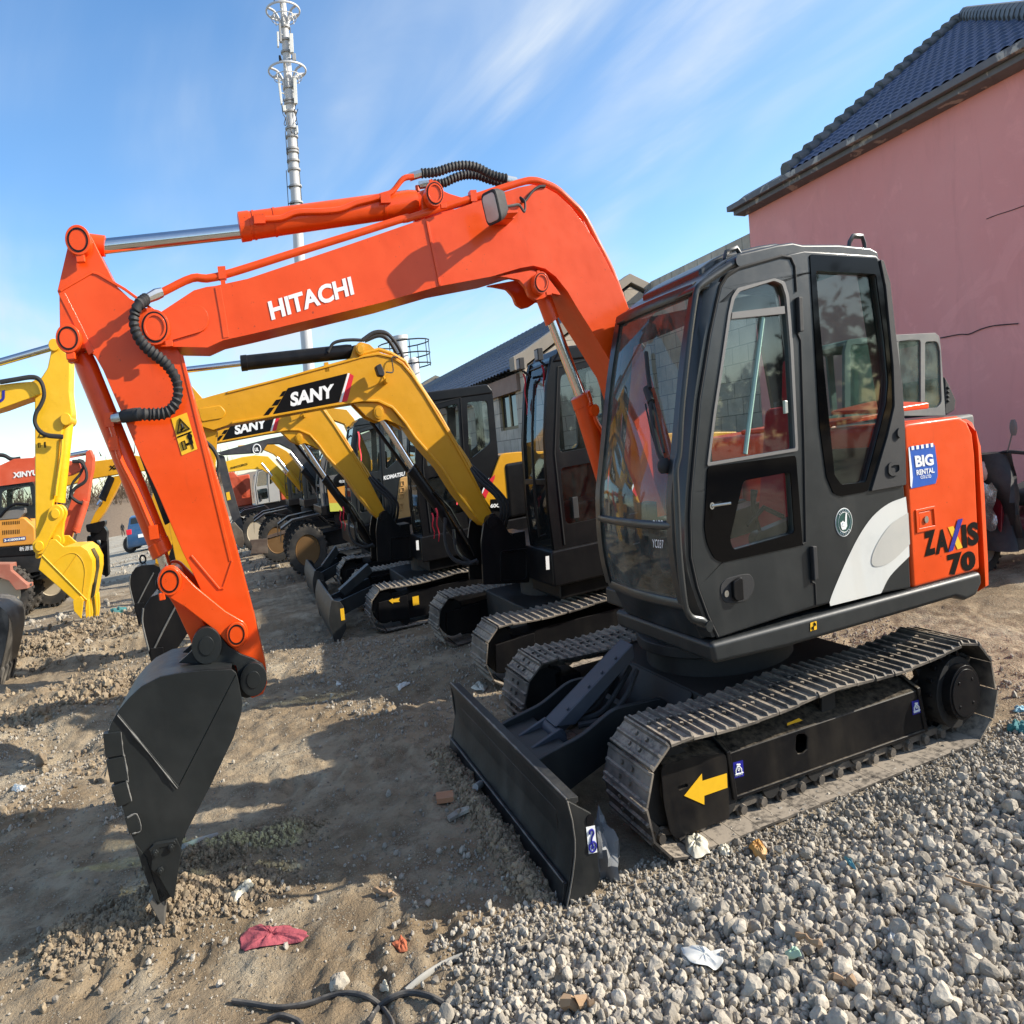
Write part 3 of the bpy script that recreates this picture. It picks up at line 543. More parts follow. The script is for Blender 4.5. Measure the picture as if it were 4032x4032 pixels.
for y in (1580, 1722): m.tube(path3([('TW', [(280 if y < 1700 else 290,y),(395 if y < 1700 else 405,y-12)])], yt-.25), .022, 5)
for pts in ([(235,885),(245,960),(265,1000),(255,1050),(272,1055),(268,990)], [(350,880),(345,960),(360,1000),(345,1040),(368,1050),(355,980),(372,920)], [(240,700),(255,800),(245,860)], [(275,980),(320,1120),(345,1130)]): m.tube(catmull(path3([('TW', pts)], yt-.3), 4), .02, 5)
m.build('cable_ladder', BLACKM, TWR)
SI = thing('silo', 'small metal silo top with a railed vent pipe beyond the booms', 'silo', (9, 50, -.6)); ys_ = 50
c0 = on('O', 240, 420, 'y', ys_); rr = abs(on('O', 283, 420, 'y', ys_)[0]-on('O', 195, 420, 'y', ys_)[0])/2; m = MB(); m.tube([(c0[0], ys_, -.6), (c0[0], ys_, c0[2]-.0), (c0[0], ys_, c0[2]+.12)], [rr, rr, rr*.6], 20); m.build('tank', MET, SI)
c1 = on('O', 137, 240, 'y', ys_); m = MB(); m.cyl((c1[0], ys_, -.6), (c1[0], ys_, c1[2]), .55, 16); m.cyl((c1[0], ys_, c1[2]-.2), (c1[0], ys_, c1[2]), .65, 16); m.build('vent_pipe', MET, SI)
m = MB(); R_ = 1.9; zr = on('O', 137, 300, 'y', ys_)[2]
for dz in (0, -.7, -1.3): m.tube([(c1[0]+.3+R_*math.cos(a), ys_+R_*math.sin(a), zr+dz) for a in np.linspace(0, 6.283, 16, False)], .04, 5, closed=True)
for a in np.linspace(0, 6.283, 8, False): m.cyl((c1[0]+.3+R_*math.cos(a), ys_+R_*math.sin(a), zr-1.4), (c1[0]+.3+R_*math.cos(a), ys_+R_*math.sin(a), zr), .03, 5)
m.build('railing', BLACKM, SI)
# ================================================================ earth bank and brush at the end of the lane
bx = np.linspace(-150, 60, 160); rows = []
for (yy_, h) in ((138, -.3), (146, 2.0), (154, 4.6), (164, 5.4), (190, 5.2), (420, 5.0)): rows.append([(x, yy_+2*math.sin(x*.3), -2.95+h*(.75+.5*float(fbm(np.array([x*.12]), np.array([yy_*.05]), 7, 3)[0]))) for x in bx])
m = MB(); m.loft(rows, caps=False, closed=False); o = m.build('earth_bank', paint('bank_earth', (.16, .115, .08), .95, .3, (.26, .2, .13))); o['kind'] = 'structure'
tw = []; tf = []
for k in range(9000):
    x = rng.uniform(-110, -5); y = rng.uniform(150, 166); z = rng.uniform(.6, 2.0)+rng.exponential(1.5)*float(vnoise(np.array([x*.2]), np.array([1.]), 5)[0]); d = rng.normal(0, .6, 3); d[2] = abs(rng.normal(1.0, .5)); w_2 = rng.uniform(.05, .14); i = len(tw)
    tw += [(x-w_2, y, z), (x+w_2, y, z), (x+d[0]+.01, y+d[1], z+d[2]), (x+d[0]-.01, y+d[1], z+d[2])]; tf.append((i, i+1, i+2, i+3))
o = npmesh('brush', np.array(tw) @ A.T, np.array(tf), paint('dry_brush', (.11, .075, .05), .95, .3, (.2, .15, .1)), False); o['kind'] = 'stuff'

# trees across the road behind the viewpoint (they show in the glass and paint of the machines)
tv = []; tf = []
for k in range(26):
    a = math.radians(-160+140*k/25+rng.normal(0, 1.5)); R0 = rng.uniform(26, 36); bx_, by_ = R0*math.cos(a)-2, R0*math.sin(a)-4; hh = rng.uniform(3.0, 5.2)
    n = 420; d = rng.normal(size=(n, 3)); d /= np.linalg.norm(d, axis=1)[:, None]; r = rng.uniform(.3, 1, n)**.5; c = np.array([bx_, by_, hh*.62])+d*r[:, None]*np.array([2.6, 2.6, hh*.42])*(1+.3*rng.normal(size=(n, 1)))
    for p_ in c:
        u_ = rng.normal(size=3); u_ /= np.linalg.norm(u_); w_ = np.cross(u_, rng.normal(size=3)); w_ /= np.linalg.norm(w_)+1e-9; s_ = rng.uniform(.15, .4); i = len(tv); tv += [p_-u_*s_, p_+w_*s_*.6, p_+u_*s_, p_-w_*s_*.6]; tf.append((i, i+1, i+2, i+3))
    i = len(tv); tv += [np.array([bx_-.2, by_, -.2]), np.array([bx_+.2, by_, -.2]), np.array([bx_+.1, by_, hh*.6]), np.array([bx_-.1, by_, hh*.6])]; tf.append((i, i+1, i+2, i+3))
o = npmesh('woods', np.array(tv) @ A.T, np.array(tf), paint('leaf_green', (.045, .06, .025), .8, .2, (.09, .08, .04)), False); o['kind'] = 'stuff'
# ================================================================ crawler tracks
def loop_path(fx, fz, fr, rx, rz, rr, n=24, sag=0.0):
    pts = []
    for t in np.linspace(math.pi/2, 3*math.pi/2, n): pts.append((fx+fr*math.cos(t), fz+fr*math.sin(t)))
    for t in np.linspace(-math.pi/2, math.pi/2, n): pts.append((rx+rr*math.cos(t), rz+rr*math.sin(t)))
    a = np.array(pts[-1]); b = np.array(pts[0])
    for k in range(1, 24):
        u = k/24; p = a*(1-u)+b*u; pts.append((p[0], p[1]-sag*abs(math.sin(2*math.pi*u))))
    return np.array(pts)
def walk(path, count):
    P = np.vstack([path, path[:1]]); seg = np.linalg.norm(np.diff(P, axis=0), axis=1); d = np.concatenate([[0], np.cumsum(seg)]); L = d[-1]; out = []
    for k in range(count):
        q = L*k/count
        e = .02*L/count; f = lambda s: np.array([np.interp(s % L, d, P[:, 0]), np.interp(s % L, d, P[:, 1])])
        p = f(q); t = f(q+L/count*.45)-f(q-L/count*.45); t /= np.linalg.norm(t); out.append((p, t))
    return out, L/count
def shoes(mb, path, count, y0, y1, h=.026, links=True, bolts=False):
    fr, p = walk(path, count)
    prof = [(-.49,0),(-.49,1),(-.42,1),(-.37,.4),(-.07,.4),(-.03,.92),(.04,.92),(.08,.4),(.36,.4),(.41,.9),(.49,.9),(.49,0)]
    for (c, t) in fr:
        nn = np.array([t[1], -t[0]])     # outward for this winding
        if np.dot(nn, c-path.mean(0)) < 0: nn = -nn
        j = rng.normal(0, .004, 2)
        poly = [tuple(c+t*(s*p)+nn*(n*h-h*.2)) for s, n in prof]
        w = y1-y0; ch = .02
        r0 = [(q[0], y0+ch*0+j[0], q[1]) for q in poly]; r1 = [(q[0], y1+j[1], q[1]) for q in poly]
        pin = [tuple(c+t*(s*p)+nn*(min(n, .42)*h-h*.2)) for s, n in prof]
        e0 = [(q[0], y0-.012+j[0], q[1]) for q in pin]; e1 = [(q[0], y1+.012+j[1], q[1]) for q in pin]
        mb.loft([e0, r0, r1, e1])
        if bolts:
            for yy in (-.055, .055):
                for s in (-.22, .2):
                    q = c+t*(s*p)+nn*(h*.25); q2 = q+nn*.012
                    ym = (y0+y1)/2+yy; mb.cyl((q[0], ym, q[1]), (q2[0], ym, q2[1]), .011, 6)
        if links:
            for yy in (-.06, .06):
                ym = (y0+y1)/2+yy; a = c-nn*h*.2
                poly2 = [tuple(a+t*(s*p)-nn*d) for s, d in ((-.48,.0),(-.48,.05),(-.2,.06),(.2,.06),(.48,.05),(.48,0),(.3,0),(.25,.03),(-.25,.03),(-.3,0))]
                mb.prism(poly2, ym-.014, ym+.014)
            q = a-nn*.03+t*(.5*p); mb.cyl((q[0], (y0+y1)/2-.1, q[1]), (q[0], (y0+y1)/2+.1, q[1]), .022, 8)
    return mb
# ================================================================ the orange excavator
T = thing('orange_excavator', 'large orange crawler excavator with dark grey cab and black bucket resting on the dirt', 'excavator', (.3, 0, 0), 'excavators parked in the row')
YB, BW = -.04, .30; YC = YB+BW/2
# --- undercarriage
def main_track(y0, y1, near):
    tb = MB(); path = loop_path(-.72, .250, .232, 1.30, .252, .236, sag=.022)
    shoes(tb, path, 40, y0, y1, .026, True, True); t = tb.build('track', SHOE, T, smooth=False)
    yo, yi = (y0, y1) if near else (y1, y0); s = 1 if near else -1
    wb = MB(); wb.disc_y(-.72, .25, (y0+y1)/2-.05, (y0+y1)/2+.05, .17); wb.disc_y(-.72, .25, (y0+y1)/2-.02, (y0+y1)/2+.02, .205)
    wb.disc_y(-.72, .25, (y0+y1)/2-.07*s, (y0+y1)/2+.02, .06)
    wb.build('idler_wheel', DARK, t, .006)
    sp = MB(); R = .2; ym = (y0+y1)/2
    sp.prism([(1.30+(R if k % 2 else R-.035)*math.cos(a), .252+(R if k % 2 else R-.035)*math.sin(a)) for k, a in enumerate(np.linspace(0, 2*math.pi, 42, False))], ym-.02, ym+.02)
    sp.disc_y(1.30, .252, ym-.16*s, ym, .168, 36)
    sp.build('drive_sprocket', DARK, t, .004)
    mc = MB(); mc.disc_y(1.30, .262, yo+.005*s, ym-.1*s, .128, 40); mc.disc_y(1.30, .262, yo+.10*s, ym-.1*s, .155, 40)
    for k in range(16):
        a = 2*math.pi*k/16; mc.disc_y(1.30+.166*math.cos(a), .262+.166*math.sin(a), yo+.1*s, yo+.14*s, .012, 6)
    mc.disc_y(1.30, .262, yo-.002*s, yo+.01*s, .112, 40)
    for k in range(4):
        a = 2*math.pi*(k+.5)/4; mc.disc_y(1.30+.078*math.cos(a), .262+.078*math.sin(a), yo-.006*s, yo, .008, 6)
    mc.build('motor_housing', BLACKM, t, .005)
    if near:
        fp = xz('A', [(1095,905),(1150,1230)], -.98); rp = xz('B', [(1130,1185),(1065,865)], -.98)
        hole = xz('B', [(75,1240),(95,1225),(145,1225),(165,1250),(160,1350),(130,1380),(90,1385),(70,1350)], -.98)
        fb = MB(); box = [fp[0], fp[1], rp[0], rp[1]]
        fb.prism(box, -.98, -.965, 'y', [hole])
        o2 = lambda q, dz, y: [(q[0], y, q[1]+dz)]
        f0, f1, r0, r1 = fp[0], fp[1], rp[0], rp[1]
        # sloping top plate, underside lip and end plates
        fb.loft([[(f0[0], -.98, f0[1]), (f0[0], -.74, f0[1]+.075), (f0[0], -.74, f0[1]+.06), (f0[0], -.965, f0[1]-.015)], [(r1[0], -.98, r1[1]), (r1[0], -.74, r1[1]+.075), (r1[0], -.74, r1[1]+.06), (r1[0], -.965, r1[1]-.015)]])
        fb.loft([[(f1[0], -.99, f1[1]-.012), (f1[0], -.99, f1[1]+.004), (f1[0], -.74, f1[1]+.004), (f1[0], -.74, f1[1]-.012)], [(r0[0], -.99, r0[1]-.012), (r0[0], -.99, r0[1]+.004), (r0[0], -.74, r0[1]+.004), (r0[0], -.74, r0[1]-.012)]])
        fb.box(f1[0]+.05, r1[0]-.05, -.76, -.74, .12, .36)
        for q0, q1 in ((f0, f1), (r1, r0)):
            fb.loft([[(q0[0]-.015, -.99, q0[1]+.012), (q0[0]-.015, -.74, q0[1]+.09), (q1[0]-.015, -.74, q1[1]-.01), (q1[0]-.015, -.99, q1[1]-.012)], [(q0[0]+.012, -.99, q0[1]+.012), (q0[0]+.012, -.74, q0[1]+.09), (q1[0]+.012, -.74, q1[1]-.01), (q1[0]+.012, -.99, q1[1]-.012)]])
        fr_ = fb.build('side_frame', FRAMEM, t, .006)
        gd = MB(); poly = xz('A', [(585,1030),(620,985),(870,920),(1060,900),(1088,940),(1108,1395),(700,1550),(655,1500),(610,1300)], -.985)
        slot = xz('A', [(708,1165),(720,1150),(780,1130),(792,1140),(785,1160),(725,1185)], -.985)
        gd.prism(fillet(poly, .015), -.985, -.972, 'y', [slot]); gd.prism([(q[0]*.96+.02*-.55, q[1]*.9+.02) for q in poly], -.97, -.80)
        tp = xz('A', [(600,1000),(870,925),(1085,925)], -.985)
        gd.loft([[(q[0], -.985, q[1]) for q in tp], [(q[0]+.02, -.85, q[1]+.03) for q in tp]], caps=False, closed=False)
        gd.build('idler_guard', FRAMEM, t, .006)
        br = MB(); pp = xz('B', [(262,1085),(262,800),(290,775),(345,790),(370,840),(378,1065)], -.90); br.prism(fillet(pp, .02), -.92, -.895)
        c = on('B', 315, 845, 'y', -.92); br.disc_y(c[0], c[2], -.935, -.80, .03); br.disc_y(c[0], c[2]+.005, -.89, -.70, .045, 24)
        br.build('carrier_roller', DARK, t, .004)
        for x in (-.38, -.08, .24, .56, .88): rl = MB(); rl.disc_y(x, .115, -.97, -.78, .062, 24); rl.disc_y(x, .115, -.93, -.82, .075, 24); rl.box(x-.05, x+.05, -.965, -.94, .11, .16); rl.build('bottom_roller', DARK, t, .004)
        dc = MB(); dc.sheet([(q[0], -.9885, q[2]) for q in oy('A', [(758,1222),(893,1052),(897,1108),(1083,1050),(1088,1160),(912,1222),(912,1290)], -.985)])
        dc.build('arrow_decal', YELV, t, smooth=False)
        for fr, q in (('A', [(1130,970),(1205,950),(1214,1070),(1138,1092)]), ('B', [(1012,958),(1078,938),(1086,1048),(1020,1068)])):
            p = oy(fr, q, -.98); d = MB(); d.sheet([(a[0], -.9835, a[2]) for a in p]); b = d.build('tie_down_decal', NAVYV, t, smooth=False)
            p = [np.array(a) for a in p]; o = p[3]; ux = p[2]-p[3]; uz = p[0]-p[3]
            g = lambda u, v, yy=-.986: (o[0]+ux[0]*u+uz[0]*v, yy, o[2]+ux[2]*u+uz[2]*v)
            d = MB(); d.tube([g(.2,.28), g(.2,.5), g(.35,.68), g(.55,.7), g(.75,.5), g(.75,.28)], .004, 5); d.tube([g(.45,.6), g(.42,.48), g(.5,.4), g(.58,.48), g(.5,.56)], .003, 5)
            d.tube([g(.3,.82), g(.65,.78)], .004, 5)
            for k in range(5): d.tube([g(.15+.15*k,.12), g(.22+.15*k,.22)], .003, 4)
            d.tube([g(.1,.24), g(.9,.24)], .003, 4); d.build('decal_symbol', WHITE, b, smooth=False)
        d = MB(); q = oy('B', [(0,1145),(95,1105),(150,1140),(60,1180),(0,1188)], -.93); d.sheet([(a[0], a[1], a[2]+.006) for a in q]); d.build('orange_decal', YELV, t, smooth=False)
    else:
        fb = MB(); fb.box(-.5, 1.05, .70, .98, .12, .33); fb.box(-.62, -.45, .72, .97, .1, .36); fb.build('side_frame', BLACKM, t, .01)
    return t
main_track(-1.1, -.655, True)
main_track(.655, 1.1, False)
u = MB(); u.box(-.25, .95, -.74, .74, .22, .46); u.prism([(-.45,.25),(-.25,.46),(-.25,.2),(-.45,.2)], -.5, .5); u.cyl((.3, 0, .44), (.3, 0, .70), .5, 40); u.cyl((.3, 0, .56), (.3, 0, .62), .56, 40)
u.build('undercarriage_frame', DARK, T, .012)
# --- dozer blade
bl = MB()
pf = P2([('F', [(890,1095),(922,1220),(940,1350),(940,1450),(925,1580),(905,1700),(885,1795)])], -1.1)
pk = [(x+.022, z) for x, z in pf]
bl.loft([[(x, y, z) for x, z in pf+pk[::-1]] for y in np.linspace(-1.09, 1.09, 12)])
bl.prism(fillet(P2([('F', [(890,1092),(1052,1178),(1066,1205),(1106,1610),(1088,1662),(925,1832),(886,1800),(925,1640),(942,1480),(940,1350),(922,1220)])], -1.1), .008), -1.112, -1.085)
q = P2([('F', [(890,1092),(1052,1178),(1106,1610),(925,1832),(886,1800),(942,1450)])], -1.1); bl.prism(q, 1.085, 1.112)
bl.prism([(pk[0][0]-.02, pk[0][1]), (pk[0][0]+.05, pk[0][1]-.01), (pk[0][0]+.05, pk[0][1]-.03), (pk[0][0]-.02, pk[0][1]-.025)], -1.08, 1.08)
zc = pf[-1][1]+.075
bl.prism([(pf[-1][0]-.012, pf[-1][1]-.01), (pf[-2][0]-.012, zc), (pf[-2][0]+.005, zc), (pf[-1][0]+.01, pf[-1][1]-.01)], -1.08, 1.08)
bl.box(pk[3][0]-.02, pk[3][0]+.10, -.9, .9, .16, .30)
b_ = bl.build('dozer_blade', paint('worn_blade_paint', (.010, .0115, .012), .36, .14, (.16, .145, .12), streak=.12, chip=.5), T, .004)
lk = MB(); g = P2([('F', [(1012,1262),(1070,1250),(1086,1428),(1030,1440)])], -1.1); lk.sheet([(a, -1.1155, b) for a, b in g]); lk.build('tie_down_decal', WHITE, b_, smooth=False)
hk = MB(); hp = P2([('F', [(1034,1308),(1036,1285),(1052,1278),(1060,1300),(1050,1325),(1046,1350),(1050,1372)])], -1.1); hk.tube([(a, -1.119, b) for a, b in catmull(hp, 5)], .0045, 6)
cx = P2([('F', [(1054,1390)])], -1.1)[0]; hk.tube([(cx[0]+.019*math.cos(a), -1.119, cx[1]+.019*math.sin(a)) for a in np.linspace(0, 6.28, 20, False)], .004, 6, closed=True)
hk.tube([(cx[0], -1.119, cx[1]+.012), (cx[0]+.001, -1.119, cx[1]-.008)], .004, 5); hk.tube([(cx[0]-.007, -1.119, cx[1]), (cx[0]+.001, -1.119, cx[1]-.009), (cx[0]+.008, -1.119, cx[1])], .003, 5)
hk.build('decal_symbol', NAVYV, b_, smooth=False)
wt = MB(); wt.tube([(pf[0][0]+.006, y, pf[0][1]+.001) for y in np.linspace(-1.09, 1.09, 40)], [.006*(.5+.9*random.random()) for _ in range(40)], 5); wt.tube([(pf[-2][0]-.013, y, zc+.002) for y in np.linspace(-1.07, 1.07, 40)], [.0035*(.5+1.1*random.random()) for _ in range(40)], 5); wt.tube([(a, -1.113, b) for a, b in pf], .004, 5); wt.build('worn_edge', paint('scraped_steel', (.14, .13, .115), .45, .5, (.32, .29, .24), bmp=.2, metal=.2), b_)
nb = MB(); c = P2([('F', [(1040,1215)])], -1.1)[0]; nb.disc_y(c[0], c[1], -1.117, -1.11, .022, 20); nb.build('bolt', BLACKM, b_)
for s in (-1, 1):
    pa = MB(); y0 = .33*s-.02
    poly = [(pk[2][0]+.02, .30), (-1.18, .33), (-.95, .36), (-.72, .44), (-.35, .42), (-.30, .30), (-.6, .26), (-1.1, .12), (pk[2][0]+.02, .10)]
    pa.prism(fillet(poly, .06), y0, y0+.04); pa.build('push_arm', CHAR, T, .006)
tp = MB(); tp.prism([(pk[2][0]+.02, .29), (-1.02, .31), (-1.0, .29), (pk[2][0]+.02, .265)], -.31, .31); tp.box(-.55, -.5, -.33, .33, .24, .36)
tp.build('blade_bracket', CHAR, T, .006)
cg = MB(); g = P2([('F', [(820,608),(1332,62),(1344,150),(1215,290),(950,592)])], -.09)
cg.prism(g, -.09, -.078); cg.prism(g, .078, .09); cg.prism([g[0], g[1], (g[1][0]+.004, g[1][1]-.012), (g[0][0]+.004, g[0][1]-.012)], -.0785, .0785)
for t_ in (.18, .45, .62, .8):
    x = g[0][0]*(1-t_)+g[1][0]*t_; z = g[0][1]*(1-t_)+g[1][1]*t_; cg.cyl((x+.004, -.055, z-.004), (x-.004, -.055, z+.012), .011, 8)
a0 = np.array([-1.0, 0, .30]); a1 = np.array([g[1][0]+.02, 0, g[1][1]-.06]); cg.cyl(tuple(a0), tuple(a1), .04, 16); cg.disc_y(-1.0, .30, -.12, .12, .045); cg.prism([(-1.2, .3), (-1.0, .35), (-.95, .28), (-1.0, .25), (-1.15, .26)], -.13, -.10); cg.prism([(-1.2, .3), (-1.0, .35), (-.95, .28), (-1.0, .25), (-1.15, .26)], .10, .13)
cg.build('blade_cylinder_guard', paint('slate_paint', (.05, .056, .07), .4, .12, (.2, .2, .2)), T, .005)
hs = MB()
for k in range(3): hs.tube(catmull([(-.42, -.12+.09*k, .52), (-.55, -.2+.12*k, .44), (-.7, -.2+.1*k, .36), (-.86, -.1+.08*k, .33)], 6), .016, 8)
hs.build('blade_hose', RUBBER, T)
# --- base skirt and body
sk = MB()
top = P2([('D', [(1065,1580)]), ('E', [(1118,1738)])], -1.08); bot = P2([('E', [(1122,1800),(1095,1862),(1040,1888)]), ('B', [(1380,112),(0,521)]), ('D', [(1102,1757)])], -1.08)
sk.prism([top[0]]+[(top[1][0], top[1][1])]+bot, -1.08, 0.0)
sk.build('base_skirt', CHAR, T, .03, 3)
bd = MB(); bd.box(.05, 1.40, -.1, 1.0, .74, .86); bd.box(-.1, 1.35, -.9, .9, .68, .78); bd.build('upper_frame', CHAR, T, .02)
hd = MB(); hd.box(.45, .9, .36, 1.02, .861, 1.42); hd.box(.93, 1.40, -.12, 1.03, .862, 1.56); hd.build('engine_hood', ORANGE, T, .05, 3)
bk = MB(); bk.box(-.18, .55, YB-.075, YB-.03, .861, 1.25); bk.box(-.18, .55, YB+BW+.03, YB+BW+.075, .861, 1.25); bk.build('boom_bracket', CHAR, T, .02)
# engine cover with the printed side
ec = MB(); yE = -1.05
oc = P2([('E', [(716,1000),(735,985),(1000,950),(1042,975),(1072,1040),(1085,1150),(1110,1733),(766,1828)])], yE)
ec.prism(oc, yE, -.2); eo = ec.build('engine_cover', ORANGE, T, .024, 4)
cw = MB(); sm = P2([('E', [(1048,968),(1082,1060),(1095,1200),(1118,1738)])], yE); zt = sm[0][1]; zb = P2([('E', [(1125,1850)])], yE)[0][1]
xs_ = P2([('E', [(1152,1400)])], yE)[0][0]; x0 = sm[2][0]+.012
plan = [(x0, -1.05), (xs_-.03, -1.045), (xs_+.03, -1.0), (1.74, -.72), (1.86, -.3), (1.88, 0), (1.86, .3), (1.74, .75), (1.5, 1.05), (x0, 1.05)]
zs = [(zb, .95, -.035), (zb+.03, 1, -.005), (zb+.12, 1, 0), (1.15, 1, 0), (zt-.14, 1, -.012), (zt-.06, .99, -.04), (zt-.02, .97, -.07), (zt, .93, -.10)]
cw.loft([[(x0+(x-x0)+dx*(1 if x > x0+.01 else 0), y*sc, z) for x, y in plan] for z, sc, dx in zs]); cwo = cw.build('counterweight', ORANGE, T, .006)
r_ = MB(); r_.box(1.0, 1.38, -.5, .5, 1.56, 1.585); r_.loft([[(.96, -.95, 1.60), (.96, -.5, 1.62), (.96, -.5, 1.64), (.96, -.95, 1.62)], [(1.33, -.93, 1.585), (1.33, -.5, 1.63), (1.33, -.5, 1.655), (1.33, -.93, 1.615)]]); r_.build('hood_flap', ORANGE, T, .01)
# decals on the cover
def sh(mb, fr, pts, y): return mb.sheet([(a[0], y, a[2]) for a in oy(fr, pts, yE)])
bg_ = MB(); sh(bg_, 'q', [(262,832),(400,810),(415,825),(430,940),(432,1000),(420,1045),(275,1076)], yE-.003); bg_.build('rental_sticker', BLUEV, eo, smooth=False)
w_ = MB(); sh(w_, 'q', [(258,838),(264,833),(278,945),(284,1010),(278,1074),(270,1060),(266,960)], yE-.006)
for k in range(5): x = 275+28*k; y = 828-4.2*k; sh(w_, 'q', [(x,y),(x+15,y-2.5),(x+17,y+20),(x+2,y+23)], yE-.006)
def ol(fr, pts): return [on(fr, x, y, 'y', yE) for x, y in pts]
lettering(w_, 'BIG', *ol('q', [(302,952),(408,938),(294,884)]), .045, out=(0,-.006,0)); lettering(w_, 'RENTAL', *ol('q', [(308,998),(412,982),(304,967)]), .03, out=(0,-.006,0)); lettering(w_, 'CO.LTD', *ol('q', [(330,1019),(392,1011),(328,1000)]), .02, out=(0,-.006,0))
w_.build('sticker_lettering', WHITE, eo, smooth=False)
z_ = MB(); lettering(z_, 'Z', *ol('q', [(356,1474),(422,1456),(350,1332)]), .06); lettering(z_, 'A', *ol('q', [(422,1462),(496,1444),(420,1322)]), .05); lettering(z_, 'I', *ol('q', [(578,1424),(606,1420),(570,1288)]), .03)
lettering(z_, 'S', *ol('q', [(610,1415),(674,1401),(604,1278)]), .055); lettering(z_, '7', *ol('q', [(499,1588),(584,1566),(487,1464)]), .06); lettering(z_, '0', *ol('q', [(572,1566),(656,1545),(566,1452)]), .065)
z_.build('model_lettering', BLACKV, eo, smooth=False)
x_ = MB(); sh(x_, 'q', [(492,1302),(522,1294),(578,1420),(548,1432)], yE-.003); x_.build('model_lettering', YELV, eo, smooth=False)
x_ = MB(); sh(x_, 'q', [(548,1256),(578,1250),(520,1436),(494,1446)], yE-.005); x_.build('model_lettering', NAVYV, eo, smooth=False)
lt = MB(); lp = P2([('q', [(300,1200),(412,1176),(422,1310),(308,1336)])], yE); ho = P2([('q', [(316,1214),(404,1195),(412,1290),(322,1308)])], yE); lt.prism(lp, yE-.008, yE+.01, 'y', [ho]); q = P2([('q', [(320,1218),(384,1204),(390,1296),(326,1308)])], yE); lt.prism(q, yE-.004, yE+.01)
la = lt.build('cover_latch', ORANGE, eo, .003)
kk = MB(); c = P2([('q', [(360,1256)])], yE)[0]; kk.disc_y(c[0], c[1], yE-.012, yE, .016, 16); kk.build('lock', STEELF, eo)
# --- boom
bo = MB()
up = P2([('L', [(905,715),(915,650),(950,600),(1010,575),(1360,345),(1480,312),(1560,303)]), ('e', [(650,418),(1000,300),(1240,217)]), ('M', [(330,510),(600,420),(860,330),(1040,268),(1150,246),(1250,266),(1340,318),(1450,420),(1540,540),(1620,660),(1700,800),(1780,960),(1860,1130),(1930,1300)])], YB)
foot = [(.17, 1.16), (.20, 1.08), (.17, 1.0), (.08, .98), (.02, 1.02)]
lo = P2([('C', [(252,1095)]), ('M', [(1600,1352),(1500,1195),(1420,1060),(1330,945),(1250,885),(1160,862),(1060,880),(840,945),(430,1022),(0,1145)]), ('L', [(1932,757),(1640,822),(1490,890),(1010,880),(940,820)])], YB)
bo.prism(up+foot+lo, YB, YB+BW)
# weld bands and doubler plates raised off the near side
def band(mb, specs, wd, y, out): 
    p = P2(specs, y); q = []
    for i, (x, z) in enumerate(p):
        a = np.array(p[max(i-1, 0)]); b = np.array(p[min(i+1, len(p)-1)]); t = (b-a)/np.linalg.norm(b-a); q.append((x-t[1]*wd, z+t[0]*wd))
    mb.prism(p+q[::-1], y-out, y+.002)
band(bo, [('M', [(340,525),(440,1015)])], .014, YB, .008)
band(bo, [('L', [(1560,320),(1610,600),(1640,800)])], .03, YB, .004)
db = P2([('L', [(1050,575),(1360,490),(1420,490),(1480,540),(1505,620),(1490,700),(1440,740),(1060,850)])], YB); bo.prism(fillet(db, .02), YB-.012, YB+.002)
bo_ = bo.build('boom', ORANGE, T, .010, 3)
for fr, x, y, r in (('L', 1000, 712, .062), ('M', 395, 335, .050), ('M', 1200, 1005, .046)):
    bs = MB(); c = xz(fr, [(x, y)], YB)[0]; yy = -.035 if fr == 'L' else 0
    bs.disc_y(c[0], c[1], YB-.05+(-.0), YB+.01, r*1.12, 32); bs.disc_y(c[0], c[1], YB+BW-.01, YB+BW+.05, r*1.1, 32)
    bs.disc_y(c[0], c[1], YB-.056, YB-.05, r*.86, 32, r*.70)
    a = c[0]+r*.9; bs.box(a-.015, a+.02, YB-.05, YB-.03, c[1]-r*1.3, c[1]-r*.9); bs.box(c[0]-r*.5, c[0]-r*.1, YB-.045, YB-.03, c[1]+r*1.0, c[1]+r*1.25); bs.build('pivot_pin', ORANGE, bo_, .004)
dk = MB()
for fr, x, y, r in (('L', 1000, 712, .062), ('M', 395, 335, .050), ('M', 1200, 1005, .046)):
    c = xz(fr, [(x, y)], YB)[0]; dk.disc_y(c[0], c[1], YB-.0525, YB-.0505, r*.98, 32, r*.88)
dk.build('pin_groove', BLACKM, bo_, smooth=False)
lg = MB(); g = fillet(P2([('M', [(322,470),(318,335),(345,268),(385,243),(440,255),(530,298),(620,325),(720,330),(800,312),(820,345)])], YB), .01)
lg.prism(g, YB+.03, YB+.06); lg.prism(g, YB+BW-.06, YB+BW-.03); lg.build('cylinder_lug', ORANGE, bo_, .005); lg = MB()
g = fillet(P2([('M', [(900,938),(1160,890),(1280,950),(1378,1082),(1300,1066),(1242,1106),(1185,1120),(1135,1088),(1110,1022),(1060,965),(960,945)])], YB), .01)
lg.prism(g, YB+.015, YB+.05); lg.prism(g, YB+BW-.05, YB+BW-.015); lg.build('cylinder_lug', ORANGE, bo_, .005)
hl = MB(); lettering(hl, 'HITACHI', *[on('e', x, y, 'y', YB) for x, y in ((731,556),(1004,470),(717,494))], .035); hl.build('lettering', WHITE, bo_, smooth=False)
pp = MB(); pipe = path3([('e', [(370,462),(468,416),(548,412),(800,334),(1000,272),(1180,215)]), ('M', [(200,505),(700,345),(1050,232),(1160,214),(1250,237),(1345,285),(1450,382),(1540,478),(1640,668),(1760,910),(1880,1235),(1940,1370)])], YB+.02)
pp.tube(catmull(pipe, 4), .017, 10)
